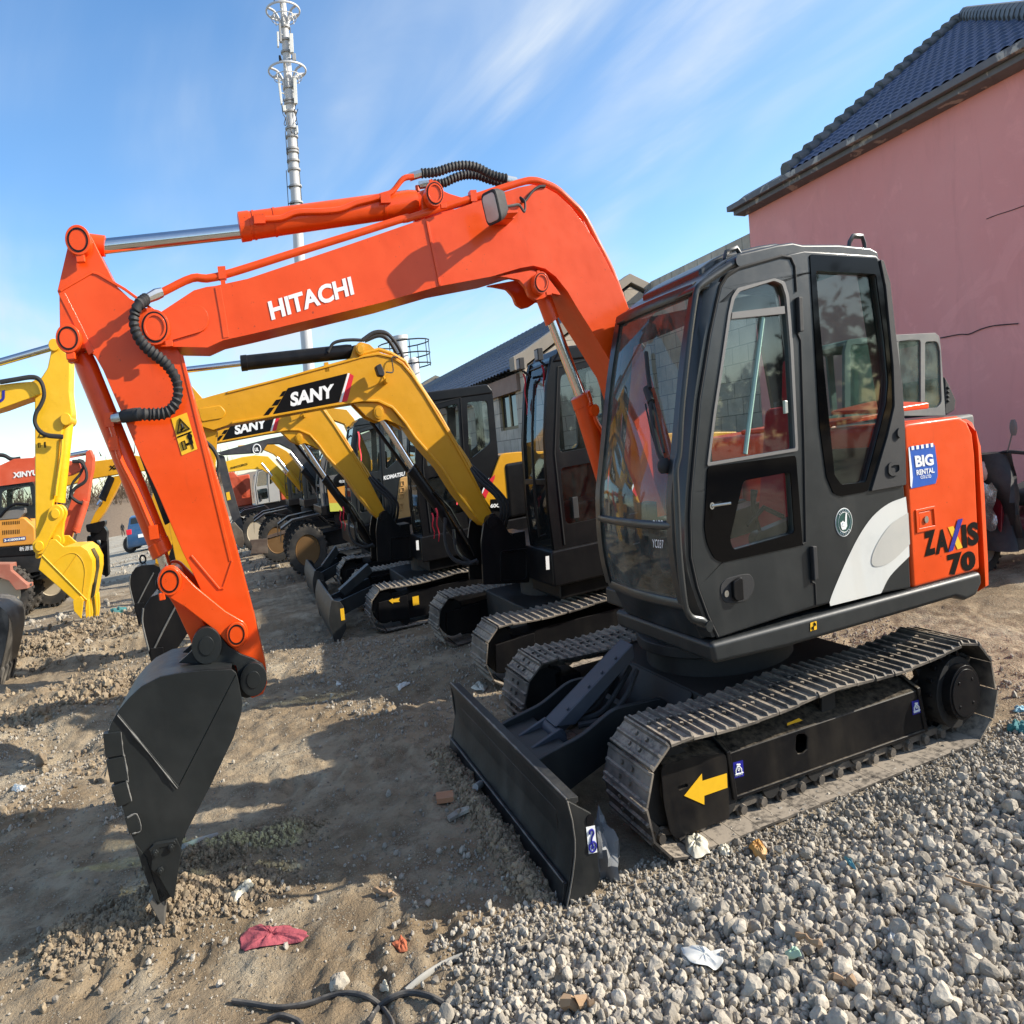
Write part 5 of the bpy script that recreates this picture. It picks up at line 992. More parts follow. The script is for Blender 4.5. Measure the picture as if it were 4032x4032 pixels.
m = MB(); hp = path3([('C', [(1160,252),(1110,280),(1000,352),(890,430),(855,475),(835,580),(805,800),(770,1100),(740,1400),(722,1700)]), ('D', [(775,100),(780,300),(788,500),(800,750),(822,1000),(850,1230),(872,1310),(915,1365),(1000,1385),(1040,1425)])], YS-.055)
m.tube(catmull(hp, 4), .017, 10)
for fr, x, y in (('C', 1160, 252), ('D', 1040, 1425)): c = on(fr, x, y, 'y', YS-.055); m.cyl((c[0], YS-.08, c[2]), (c[0], YS+.01, c[2]), .022, 12)
m.build('grab_rail', CABM, so_)
m = MB(); fx = lambda fr, x, y, yy: tuple(np.array(on(fr, x, y, 'y', yy))+np.array([-.02, 0, 0]))
yw = -.62
wx = lambda z, y: xat(gz_, z)+bow(y)-.03
def wp(fr, x, y):   # point on the glass under a pixel
    lo_, hi_ = -1.0, -.1
    for _ in range(30):
        md = (lo_+hi_)/2; p = on(fr, x, y, 'y', md)
        if p[0] > xat(gz_, p[2])+bow(md): hi_ = md
        else: lo_ = md
    p = on(fr, x, y, 'y', md); return (p[0]-.025, p[1], p[2])
m.tube([wp('C', 500, 940), wp('C', 515, 1100), wp('C', 530, 1210)], .012, 6); m.tube([wp('C', 505, 1215), wp('C', 540, 1320)], [.022, .022], 8)
m.tube([wp('C', 530, 1250), wp('C', 555, 1500), wp('C', 600, 1700), wp('C', 640, 1790)], [.016, .013, .014, .018], 8); m.tube([wp('C', 495, 1330), wp('C', 540, 1540), wp('C', 600, 1740)], .005, 6); m.tube([wp('C', 560, 1330), wp('C', 600, 1500), wp('C', 640, 1700)], .007, 6)
q = wp('C', 640, 1800); m.ball(q, (.04, .03, .035), 6); m.build('wiper', RUBBER, so_)
m = MB(); mk = [wp('D', x, y) for x, y in ((592,600),(680,600),(592,560))]; mk = [np.array(a)+np.array([.018, 0, 0]) for a in mk]
lettering(m, 'B128', mk[0], mk[1], mk[0]+np.array([0, 0, .035]), 0, .2, out=(-.002, -.002, 0)); mk = [np.array(wp('D', x, y))+np.array([.018, 0, 0]) for x, y in ((592,760),(686,770))]
lettering(m, 'YC037', mk[0], mk[1], mk[0]+np.array([0, 0, .035]), 0, .2, out=(-.002, -.002, 0)); m.build('chalk_writing', WHITE, so_, smooth=False)
# far side, back wall and interior
m = MB(); fo = [(-.40, .84), (-.58, 1.1), (-.5, 1.6), (-.33, 2.22), (.8, 2.3), (.92, 1.5), (.92, .84)]; hw = [(-.40, 1.15), (-.42, 1.55), (-.28, 2.1), (.15, 2.18), (.15, 1.15)]; hw2 = [(.25, 1.2), (.25, 2.18), (.7, 2.2), (.8, 1.6), (.8, 1.2)]
m.prism(fo, YF1-.03, YF1, 'y', [hw, hw2]); m.build('right_wall', CABM, so_)
m = MB(); f2 = lambda z: .93-(max(0, z-1.45))*.16
m.loft([[(f2(z), y0, z), (f2(z)+.03, y0, z), (f2(z)+.03, y1, z), (f2(z), y1, z)] for z in (.84, 1.45) for y0, y1 in ((YS+.05, YF1-.03),)]); 
for y0, y1 in ((YS+.05, YS+.12), (YF1-.1, YF1-.03)): m.loft([[(f2(z), y0, z), (f2(z)+.03, y0, z), (f2(z)+.03, y1, z), (f2(z), y1, z)] for z in (1.45, 2.3)])
m.box(-.42, .92, YS+.05, YF1-.03, .83, .86); m.build('back_wall', CABM, so_)
m = MB()
m.prism(fillet([(.02, .98), (.0, 1.10), (.42, 1.12), (.50, 1.0)], .04), -.88, -.40); m.prism(fillet([(.36, 1.08), (.50, 1.70), (.60, 1.70), (.56, 1.08)], .04), -.86, -.42); m.prism(fillet([(.53, 1.72), (.56, 1.92), (.62, 1.92), (.61, 1.72)], .03), -.74, -.54); m.box(.05, .5, -.85, -.43, .86, .98); m.build('seat', REDC, so_, .03, 3)
m = MB(); m.prism(fillet([(-.08, .9), (-.08, 1.2), (.35, 1.25), (.35, .9)], .03), -.99, -.92); m.prism(fillet([(-.08, .9), (-.08, 1.2), (.5, 1.25), (.5, .9)], .03), -.36, -.2)
for y in (-.95, -.3): m.tube([(-.02, y, 1.2), (-.06, y, 1.3), (-.04, y, 1.38)], [.012, .012, .022], 8)
m.tube([(-.12, -.97, 1.24), (.0, -.97, 1.3), (.14, -.96, 1.24)], .012, 8); m.box(-.36, -.28, -.3, -.18, 1.0, 1.35)
for y in (-.62, -.52): m.tube([(-.28, y, .86), (-.3, y, 1.18)], .012, 8)
m.build('control_console', BLACKM, so_, .006)
# ================================================================ neighbours
FR['R'] = (3800, 1700, .3362); FR['TW'] = (1000, 0, .4658); FR['U'] = (450, 1850, .2071)
def pbuild(name, mat, parent, polys, y, bevel=.006, fil=.012, mode=None):
    m = MB()
    for fr, pts, y0, y1 in polys:
        p = xz(fr, pts, y); m.prism(fillet(p, fil) if fil else p, y0, y1)
    return m.build(name, mat, parent, bevel)
def simple_cab(T, prof, x1, y0, y1, z0, mat, name='cab', gl=None, rail=True, door=True, roofh=.06, interior=True):
    """prof: front edge (x, z) from bottom to top; side walls with windows, front glass, roof, back"""
    gl = gl or GLASS; zt = prof[-1][1]; xf = lambda z: float(np.interp(z, [q[1] for q in prof], [q[0] for q in prof]))
    pt = lambda u, v: (lambda z: (xf(z)+(x1-xf(z))*u, z))(z0+(zt-z0)*v)
    side = list(prof)+[(prof[-1][0]+.12, zt+roofh*.6), (x1-.05, zt+roofh*.5), (x1, zt-.04), (x1, z0)]
    H = [fillet([pt(.12,.50), pt(.12,.9), pt(.52,.93), pt(.54,.50)], .05), fillet([pt(.13,.12), pt(.12,.42), pt(.53,.42), pt(.53,.12)], .05), fillet([pt(.64,.5), pt(.64,.93), pt(.92,.92), pt(.92,.6)], .05)]
    m = MB(); m.prism(side, y0, y0+.04, 'y', H); m.prism(side, y1-.04, y1, 'y', [H[0], H[2]])
    w = .06
    for a, b in ((y0+.001, y0+w), (y1-w, y1-.001)): m.loft([[(x, a, z), (x, b, z), (x+.06, b, z), (x+.06, a, z)] for x, z in prof])
    m.box(x1-.035, x1-.002, y0+.04, y1-.04, z0, z0+(zt-z0)*.45)
    for a, b in ((y0+.04, y0+.12), (y1-.12, y1-.04)): m.box(x1-.035, x1-.002, a, b, z0+(zt-z0)*.45, zt-.02)
    m.box(prof[0][0]+.02, x1-.02, y0+.04, y1-.04, z0-.02, z0+.02)
    cb = m.build(name, mat, T, .008)
    m = MB(); r = [(prof[-1][0]-.02, zt-.05), (prof[-1][0]+.10, zt+roofh), (x1-.06, zt+roofh), (x1+.01, zt-.02), (x1-.02, zt-.05)]; m.prism(r, y0-.012, y1+.012); m.build('roof', mat, cb, .03, 3)
    m = MB(); m.loft([[(x+.02, y, z) for x, z in prof] for y in (y0+w*.8, y1-w*.8)], caps=False, closed=False); m.build('windscreen', gl, cb, smooth=False, recalc=False)
    zc = z0+(zt-z0)*.36; m = MB(); m.box(xf(zc)-.005, xf(zc)+.03, y0+w, y1-w, zc-.02, zc+.02); m.build('windscreen_bar', mat, cb, .004)
    for nm, h in zip(('door_window', 'lower_door_window', 'quarter_window'), H):
        m = MB(); m.prism(h, y0+.018, y0+.022); m.build(nm, gl, cb, smooth=False)
    m = MB(); m.tube([(*pt(.095, .0)[:1], y0-.002, pt(.095, .02)[1]), (pt(.08, .5)[0], y0-.002, pt(.08, .5)[1]), (pt(.08, .94)[0], y0-.002, pt(.08, .94)[1]), (pt(.55, .97)[0], y0-.002, pt(.55, .97)[1]), (pt(.58, .5)[0], y0-.002, pt(.58, .5)[1]), (pt(.57, .0)[0], y0-.002, pt(.57, .02)[1])], .009, 5); m.build('door_seam', bpy.data.materials['seam_gap_shadow'], cb)
    q = pt(.2, .3); m = MB(); m.box(q[0]-.0, q[0]+.06, y0-.025, y0-.002, q[1]-.22, q[1]-.06); m.build('door_handle', RUBBER, cb, .006)
    if rail:
        yr = y0+.22; m = MB(); zs = np.linspace(z0+.1, zt-.18, 8); m.tube([(xf(zs[0])+.02, yr, zs[0])]+[(xf(z)-.05, yr, z) for z in zs]+[(xf(zs[-1])+.02, yr+.12, zs[-1]+.03)], .014, 6); m.build('grab_rail', mat, cb)
    if interior:
        m = MB(); xs = pt(.55, .2)[0]; ym = (y0+y1)/2; m.prism(fillet([(xs-.35, z0+.15), (xs-.35, z0+.3), (xs, z0+.32), (xs+.1, z0+.95), (xs+.2, z0+.95), (xs+.15, z0+.15)], .05), ym-.22, ym+.22); m.build('seat', BLACKM, cb, .02)
    return cb
def crawler_pair(T, yn, yf, w, fx, rx, r, count, frame=True, mat=None):
    out = []
    for a, b in ((yn, yn+w), (yf-w, yf)):
        m = MB(); shoes(m, loop_path(fx, r, r-.02, rx, r, r-.02, sag=.02), count, a, b, .026, False); t = m.build('track', mat or SHOE, T, smooth=False)
        ym = (a+b)/2; m = MB(); m.disc_y(fx, r, ym-.05, ym+.05, r-.07, 24); m.build('idler_wheel', DARK, t, .005); m = MB(); m.disc_y(rx, r, ym-.05, ym+.05, r-.07, 24); m.disc_y(rx, r, a+.02, ym, r*.5, 24); m.build('drive_sprocket', DARK, t, .005)
        m = MB(); m.prism(fillet([(fx+.05, r*.35), (fx+.05, r*1.35), (fx+.35, r*1.5), (rx-.25, r*1.5), (rx-.25, r*.35)], .03), a+.07, a+.10); m.box(fx+.1, rx-.3, a+.1, b-.08, r*.4, r*1.45); m.prism([(fx-.12, r*.5), (fx-.1, r*1.35), (fx+.3, r*1.42), (fx+.3, r*.4)], a+.05, a+.08)
        for k in range(5): m.disc_y(fx+.25+(rx-fx-.5)*k/4, r*.34, a+.06, b-.06, r*.24, 16)
        m.build('side_frame', BLACKM, t, .006); out.append(t)
    m = MB(); m.box((fx+rx)/2-.65, (fx+rx)/2+.65, yn+w, yf-w, r*.9, r*1.9); m.cyl(((fx+rx)/2, (yn+yf)/2, r*1.8), ((fx+rx)/2, (yn+yf)/2, r*2.7), .42, 28); m.build('undercarriage_frame', DARK, T, .02)
    return out
def blade_set(T, x, y0, y1, zt, x_back, mat):
    pf = [(x+.05, zt), (x+.0, zt*.72), (x-.005, zt*.4), (x+.04, .01)]; pf = catmull(pf, 4); pk = [(a+.025, b) for a, b in pf]
    m = MB(); m.loft([[(a, y, b) for a, b in pf+pk[::-1]] for y in np.linspace(y0+.02, y1-.02, 4)])
    e = [(x+.045, zt), (x+.15, zt*.93), (x+.19, zt*.8), (x+.20, zt*.3), (x+.08, 0), (x+.03, .0)]+[pf[8], pf[4]]
    for y in (y0, y1-.02): m.prism(e, y, y+.02)
    b = m.build('dozer_blade', mat, T, .004); ym = (y0+y1)/2
    m = MB()
    for s in (-.36, .32): m.prism(fillet([(x+.04, zt*.65), (x_back, .42), (x_back, .28), (x+.04, zt*.25)], .03), ym+s, ym+s+.05)
    m.box(x+.02, x+.3, ym-.36, ym+.37, zt*.5, zt*.62); m.build('push_arm', CHAR, b, .006)
    m = MB(); m.prism([(x+.25, zt*.9), (x_back-.05, .62), (x_back, .52), (x+.33, zt*.72)], ym-.09, ym+.09); m.build('blade_cylinder_guard', CHAR, b, .006)
    return b
def sheet_px(name, mat, parent, fr, pts, y, out=.003):
    m = MB(); m.sheet([(a[0], y-out, a[2]) for a in oy(fr, pts, y)]); return m.build(name, mat, parent, smooth=False)
def ribbon(parent, p, L, w=.02):
    m = MB(); pts = [(p[0]+.01*math.sin(k*1.3), p[1]+.012*math.cos(k*1.1), p[2]-L*k/8) for k in range(9)]
    m.loft([[(q[0]-w/2*(1-.5*k/8), q[1], q[2]), (q[0]+w/2*(1-.5*k/8), q[1]+.008, q[2]), (q[0]+w/2*(1-.5*k/8), q[1]+.011, q[2]), (q[0]-w/2*(1-.5*k/8), q[1]+.003, q[2])] for k, q in enumerate(pts)]); return m.build('red_ribbon', RIB, parent)
# ---------------- the two matching yellow and black machines
def make_sany():
    T = thing('crawler_excavator', 'yellow and black crawler excavator with the larger black logo panel, next to the orange one', 'excavator', (.7, 3.2, 0), 'excavators parked in the row')
    yb = 3.0; bw = .28; yc = yb+bw/2
    crawler_pair(T, 2.12, 4.38, .46, -.56, 1.5, .235, 38)
    m = MB(); m.prism(fillet([(.0, .62), (.0, .885), (1.9, .885), (1.9, .62)], .03), 2.2, 4.3); m.box(.1, 1.8, 2.3, 4.2, .50, .62); m.build('upper_frame', BLACKM, T, .02)
    ppl = xz('b', [(1288,1182),(1280,1000),(1290,925),(1318,885),(1335,880),(1362,908),(1400,968),(1450,1010),(1482,1035),(1482,1172)], 2.93)
    m = MB(); pq = fillet(ppl, .015); m.prism(pq, 2.90, 2.94); m.prism([(x-.02, z) for x, z in pq], 3.33, 3.37); m.box(-.30, .0, 2.94, 3.33, .64, .74); m.box(-.12, .02, 2.94, 3.33, .74, 1.0)
    fr = xz('b', [(1362,1040),(1478,1028),(1478,1165),(1362,1172)], 2.9); fi = [(np.array(fr).mean(0)+(np.array(q)-np.array(fr).mean(0))*.88) for q in fr]; m.prism(fillet(fr, .03), 2.885, 2.905, 'y', [fillet([tuple(q) for q in fi], .03)])
    c = xz('b', [(1325,918)], 2.9)[0]; m.disc_y(c[0], c[1], 2.88, 3.39, .05, 24); m.build('boom_bracket', BLACKM, T, .008)
    cabprof = [(.05, .885), (.03, 1.2), (.05, 1.7), (.12, 2.1), (.2, 2.3)]
    cb = simple_cab(T, cabprof, 1.24, 2.24, 2.90, .885, BLACKM)
    for fr_, x, y in (('O', 1065, 445), ('O', 1205, 375)):
        c = on(fr_, x, y, 'y', 2.75 if x < 1100 else 2.4); m = MB(); m.box(c[0]-.035, c[0]+.02, c[1]-.05, c[1]+.05, c[2]-.05, c[2]+.04); m.cyl((c[0], c[1], c[2]-.05), (c[0]+.1, c[1], c[2]-.12), .012, 6); l = m.build('work_lamp', RUBBER, T, .01)
        m = MB(); m.box(c[0]-.038, c[0]-.034, c[1]-.04, c[1]+.04, c[2]-.04, c[2]+.03); m.build('lens', GREYP, l); ribbon(T, (c[0]+.02, c[1]-.01, c[2]-.08), .32, .022)
    c = on('O', 1645, 1245, 'y', 2.2); ribbon(T, tuple(c), .28, .03)
    # yellow hood with stripe, black lower panel and model mark (surveyed on the second machine)
    sft = np.array([-.555, 3.3, 0]); hp = [(x-sft[0], z) for x, z in xz('O', [(905,1145),(940,1128),(1045,1118),(1400,1110),(1400,1580),(975,1546),(832,1546),(785,1480),(850,1290)], 5.52)]
    m = MB(); m.prism(fillet(hp, .02), 2.22, 4.25); ho = m.build('engine_hood', SYEL, T, .02)
    def hs(name, mat, pts, o):
        m = MB(); m.sheet([(a[0]-sft[0], 2.22-o, a[2]) for a in oy('O', pts, 5.52)]); return m.build(name, mat, ho, smooth=False)
    hs('stripe_decal', REDV, [(825,1330),(868,1290),(865,1320),(795,1475),(770,1440)], .003); hs('stripe_decal', WHITE, [(800,1340),(825,1315),(770,1440),(768,1420)], .004)
    hs('logo_panel', BLACKV, [(832,1480),(1400,1450),(1400,1580),(832,1546)], .003); m = MB(); lettering(m, '60C', *[(a[0]-sft[0], 2.22, a[2]) for a in oy('O', [(832,1545),(905,1540),(832,1515)], 5.52)], .04, out=(0, -.006, 0)); m.build('model_lettering', WHITE, ho, smooth=False)
    m = MB(); m.box(1.3, 1.92, 2.2, 4.3, .89, 1.5); m.build('counterweight', BLACKM, T, .06, 3)
    # boom
    up = xz('b', [(5,470),(15,430),(60,410),(130,388),(210,366),(400,318),(625,258),(720,232),(790,212),(850,203),(905,215),(950,243),(990,290),(1045,372),(1150,545),(1250,725),(1325,880),(1345,925),(1330,945)], yb)
    lo = xz('b', [(1298,935),(1262,905),(1180,800),(1110,690),(1000,565),(960,505),(905,440),(845,412),(780,410),(650,430),(360,482),(225,505),(150,530),(90,512),(30,505)], yb)
    m = MB(); m.prism(up+lo, yb, yb+bw)
    m.prism(fillet(xz('b', [(85,440),(180,425),(205,455),(190,480),(100,495)], yb), .02), yb-.01, yb+.002)
    edge = xz('b', [(210,366),(400,318),(625,258),(720,232),(790,212),(850,203),(905,215),(950,243),(990,290),(1045,372),(1150,545),(1250,725),(1325,880)], yb); m.prism(edge+[(x-.012, z-.018) for x, z in edge[::-1]], yb-.012, yb+.001)
    edge = xz('b', [(1262,905),(1180,800),(1110,690),(1000,565),(960,505),(905,440),(845,412),(780,410),(650,430),(360,482),(225,505)], yb); m.prism(edge+[(x+.012, z+.018) for x, z in edge[::-1]], yb-.02, yb+.001)
    bo = m.build('boom', SYEL, T, .008)
    m = MB(); g = fillet(xz('b', [(745,415),(800,472),(848,494),(880,484),(920,500),(965,525),(905,440),(845,412)], yb), .01); m.prism(g, yb+.01, yb+.05); m.prism(g, yb+bw-.05, yb+bw-.01); m.build('cylinder_lug', SYEL, bo, .005); m = MB()
    g = fillet(xz('b', [(728,232),(748,172),(775,156),(812,166),(838,190),(880,212),(800,225)], yb), .01); m.prism(g, yb+.02, yb+.06); m.prism(g, yb+bw-.06, yb+bw-.02); m.build('cylinder_lug', SYEL, bo, .005)
    for x, y, r in ((848,455,.05),(770,188,.045)): c = xz('b', [(x, y)], yb)[0]; m = MB(); m.disc_y(c[0], c[1], yb-.03, yb+bw+.03, r, 28); m.disc_y(c[0], c[1], yb-.036, yb-.03, r*.7, 28); m.build('pivot_pin', SYEL, bo, .004)
    sheet_px('logo_panel', BLACKV, bo, 'b', [(400,467),(466,352),(715,290),(680,412)], yb)
    for q in ([(362,468),(388,435),(410,432),(385,465)], [(398,427),(415,402),(438,398),(422,424)], [(430,388),(444,366),(458,363),(446,385)], [(425,382),(440,366),(457,363),(450,380)][:0]):
        if q: sheet_px('logo_panel', BLACKV, bo, 'b', q, yb)
    sheet_px('stripe_decal', REDV, bo, 'b', [(690,412),(726,290),(744,300),(716,408)], yb); sheet_px('stripe_decal', WHITE, bo, 'b', [(682,412),(718,289),(727,290),(692,412)], yb, .004)
    m = MB(); lettering(m, 'SANY', *[on('b', x, y, 'y', yb) for x, y in ((476,432),(660,392),(476,372))], .045, out=(0, -.008, 0)); m.build('logo_lettering', WHITE, bo, smooth=False)
    m = MB(); m.tube(path3([('b', [(90,415),(240,372),(440,318),(620,266),(720,238),(790,205),(850,190),(900,205),(960,240),(1010,320),(1100,455),(1180,595),(1235,690)])], yb+.03), .016, 8)
    c = on('b', 628, 262, 'y', yb+.03); m.box(c[0]-.02, c[0]+.02, yb, yb+.06, c[2]-.04, c[2]+.03); m.tube([on('b', 1185, 600, 'y', yb+.12), on('b', 1225, 660, 'y', yb+.12), on('b', 1245, 700, 'y', yb+.1)], .02, 8); m.build('hydraulic_pipe', SYEL, bo)
    c = on('b', 852, 278, 'y', yb-.12); m = MB(); m.prism(fillet(xz('b', [(832,262),(855,250),(872,290),(868,305),(845,302)], yb-.12), .015), yb-.17, yb-.06); l = m.build('work_lamp', RUBBER, bo, .01)
    m = MB(); c = on('b', 878, 325, 'y', yb); m.disc_y(c[0], c[2], yb-.12, yb, .02, 10); m.tube([on('b', 868, 300, 'y', yb-.1), on('b', 878, 325, 'y', yb-.08)], .012, 6); m.build('lamp_bracket', SYEL, bo); m = MB(); m.tube(catmull([on('b', x, y, 'y', yb-d) for x, y, d in ((880,285,.1),(910,282,.06),(905,225,.03),(930,222,.02))], 5), .006, 5); m.build('lamp_cable', RUBBER, bo)
    ac = ram(T, on('b', -30, 283, 'y', yc), on('b', 280, 246, 'y', yc), on('b', 265, 248, 'y', yc), on('b', 735, 196, 'y', yc), .022, .055, BLACKM, 'arm_cylinder', tuple(on('b', 770, 188, 'y', yc)))
    m = MB(); m.tube(catmull(path3([('b', [(635,200),(655,165),(690,152),(740,148),(780,150)])], yc-.06), 4), .013, 7); m.tube(catmull(path3([('b', [(780,150),(830,118),(880,120),(920,160),(945,205),(950,235)])], yc-.06), 5), .017, 8); m.tube(catmull(path3([('b', [(790,152),(850,130),(890,150),(925,205)])], yc+.04), 5), .017, 8); m.build('hydraulic_hose', RUBBER, bo)
    ram(T, on('b', 862, 480, 'y', yc-.05), on('b', 1000, 700, 'y', yc-.05), on('b', 985, 690, 'y', yc-.05), on('b', 1120, 880, 'y', yc-.05), .032, .055, BLACKM, 'boom_cylinder')
    m = MB(); m.cyl(tuple(on('b', 1110, 868, 'y', yc-.05)), tuple(on('b', 1240, 1075, 'y', yc)), .048, 14); m.cyl(tuple(on('b', 815, 490, 'y', yc+.12)), tuple(on('b', 1065, 830, 'y', yc+.12)), .018, 8)
    m.tube(path3([('b', [(1085,790),(1150,860),(1220,985),(1255,1060)])], yc-.12), .012, 6); m.build('cylinder_pipe', BLACKM, T)
    ribbon(T, tuple(on('b', 1075, 880, 'y', yc-.12)), .2, .018); ribbon(T, tuple(on('b', 1092, 860, 'y', yc-.12)), .26, .02)
    for k in range(3):
        m = MB(); d = .06*k; m.tube(catmull([on('b', 1225+6*k, 685-4*k, 'y', yb+.05+d), on('b', 1275+18*k, 745, 'y', yb-.02+d), on('b', 1345+20*k, 810+k*8, 'y', yb-.05+d), on('b', 1368+14*k, 880, 'y', yb-.05+d), on('b', 1340+20*k, 950, 'y', yb+.02+d)], 6), .018, 8); m.build('hydraulic_hose', RUBBER, T)
    m = MB(); m.tube(catmull(path3([('b', [(1130,900),(1130,1000),(1160,1070),(1220,1095),(1265,1080)])], yb-.04), 5), .017, 8); m.tube(catmull(path3([('b', [(1165,950),(1180,1040),(1230,1085),(1270,1090)])], yb-.0), 5), .017, 8); m.build('hydraulic_hose', RUBBER, T)
    # arm and bucket
    ya = yb+.05
    arm = pbuild('arm', SYEL, T, [('Z', [(296,722),(312,700),(332,694),(400,772),(410,815),(404,900),(380,1060),(366,1110),(350,1135),(338,1120),(334,1070),(328,1041),(319,993),(334,900),(340,800)], ya, ya+.18)], ya)
    m = MB(); m.tube(catmull(path3([('b', [(118,580),(150,610),(172,660),(165,715),(145,740)])], ya-.05), 5), .016, 8); m.build('hydraulic_hose', RUBBER, arm)
    pbuild('bucket_cylinder', BLACKM, T, [('Z', [(258,850),(276,850),(322,985),(310,992)], ya+.05, ya+.13)], ya)
    yk = yb-.14; kw = .6; out_ = xz('k', [(640,175),(600,158),(520,165),(475,182),(447,225),(434,300),(446,360),(463,440),(480,505)], yk); fr_ = xz('k', [(495,560),(540,540),(565,480),(690,300),(700,230)], yk); cen = np.array(out_).mean(0)+np.array([.1, .05]); inn = [tuple(np.array(p)+(cen-np.array(p))*.07) for p in out_]
    m = MB(); m.prism(out_+fr_, yk, yk+.02); m.prism(out_+fr_, yk+kw-.02, yk+kw); m.loft([[(x, y, z) for x, z in out_+inn[::-1]] for y in (yk+.002, yk+kw-.002)])
    for k in range(5):
        y = yk+.02+(kw-.09)*k/4; p = np.array(xz('k', [(478,500),(500,480),(510,560),(498,600)], yk)); m.prism([tuple(q) for q in p], y, y+.05)
    m.prism(xz('k', [(475,425),(535,420),(540,470),(500,520),(480,490)], yk), yk-.018, yk); q = xz('k', [(505,140)], yk)[0]; m.tube([(q[0]+.035*math.cos(a), yk+.3, q[1]+.04*math.sin(a)) for a in np.linspace(0, 6.28, 14, False)], .012, 6, closed=True)
    bk2 = m.build('bucket', BLACKM, T, .004); m = MB()
    for q in ([(600,215),(545,320),(490,432)], [(440,235),(436,300),(450,370),(468,440)]): m.tube(catmull([(a[0], yk-.004, a[2]) for a in oy('k', q, yk)], 4), .008, 5)  # diagonal weld strip, then a pale line painting the edge highlight
    m.build('weld_bead', bpy.data.materials['worn_weld_steel'], bk2); return T
S1 = make_sany()
S2 = copy_tree(S1, (-.555, 3.3, 0)); S2['label'] = 'yellow and black crawler excavator with a grey dozer blade, the farther logo panel machine'
ORG[S2.name] = ORG[S1.name]+np.array([-.555, 3.3, 0])
b2 = blade_set(S2, -1.86, 5.5, 7.65, .44, -1.1, bpy.data.materials['worn_blade_paint'])
m = MB(); q = oy('G', [(490,690),(515,675),(515,682),(555,672),(548,688),(556,697),(515,700),(515,708)], 5.48); m.sheet([(a[0], 5.462, a[2]) for a in q]); m.build('arrow_decal', YELV, S2, smooth=False)
m = MB(); q = oy('G', [(628,668),(664,660),(668,712),(632,720)], 5.48); m.sheet([(a[0], 5.46, a[2]) for a in q]); m.build('tie_down_decal', YELV, S2, smooth=False)
m = MB(); m.sheet([(-1.72, 5.497, .22), (-1.67, 5.497, .22), (-1.67, 5.497, .34), (-1.72, 5.497, .34)]); m.build('tie_down_decal', YELV, S2, smooth=False)
for S, dx, dy in ((S1, 0, 0), (S2, -.555, 3.3)):
    m = MB(); m.sheet([(a[0]+dx, 2.196+dy, a[2]) for a in oy('G', [(1408,432),(1428,428),(1432,508),(1412,510)], 2.2)]); m.build('paper_label', WHITE, S, smooth=False)
# ---------------- third crawler: dark cab with white lettering, beige hood
K = thing('crawler_excavator', 'crawler excavator with dark cab, beige side panel and white maker name on its door', 'excavator', (.3, 9.9, -.03), 'excavators parked in the row')
crawler_pair(K, 8.93, 10.9, .42, -1.1, 1.0, .25, 34, mat=SHOE); blade_set(K, -1.80, 8.9, 10.9, .42, -1.2, bpy.data.materials['worn_blade_paint'])
m = MB(); m.box(-1.0, .9, 8.98, 10.85, .62, .90); m.build('upper_frame', BLACKM, K, .03)
kc_ = simple_cab(K, [(-.98, .9), (-.98, 1.3), (-.92, 1.9), (-.80, 2.28)], .05, 9.0, 9.9, .9, CABM)
m = MB(); lettering(m, 'KOMATSU', *[on('b', x, y, 'y', 9.0) for x, y in ((868,742),(960,722),(868,724))], .05, .15, out=(0, -.006, 0)); m.build('maker_lettering', WHITE, kc_, smooth=False)
m = MB(); m.prism(xz('P', [(862,940),(895,600),(905,560),(950,545),(1090,560),(1090,1000),(975,1000),(870,960)], 8.99), 8.99, 10.7); tb = m.build('engine_hood', TANP, K, .02)
m = MB()
for q in ([(912,590),(945,585),(948,632),(910,640)], [(908,655),(946,648),(946,690),(905,697)], [(900,712),(942,706),(942,745),(896,752)], [(905,800),(930,798),(930,868),(902,870)]):
    p = xz('P', q, 8.99); p2 = [tuple(np.array(p).mean(0)+(np.array(a)-np.array(p).mean(0))*.75) for a in p]; m.prism(p, 8.975, 8.991, 'y', [p2])
m.build('hood_vents', TANP, tb, .002)
pbuild('boom', SYEL, K, [('I', [(1180,120),(1350,150),(1560,175),(1640,270),(1800,640),(1880,900),(1800,900),(1700,680),(1540,330),(1340,260),(1180,240)], 9.95, 10.2)], 9.95)
m = MB(); m.box(-.3, .05, 9.92, 9.96, .9, 1.25); m.box(-.3, .05, 10.2, 10.24, .9, 1.25); m.build('boom_bracket', BLACKM, K, .01)
c = on('P', 510, 120, 'y', 8.96); ribbon(K, tuple(c), .42, .03)
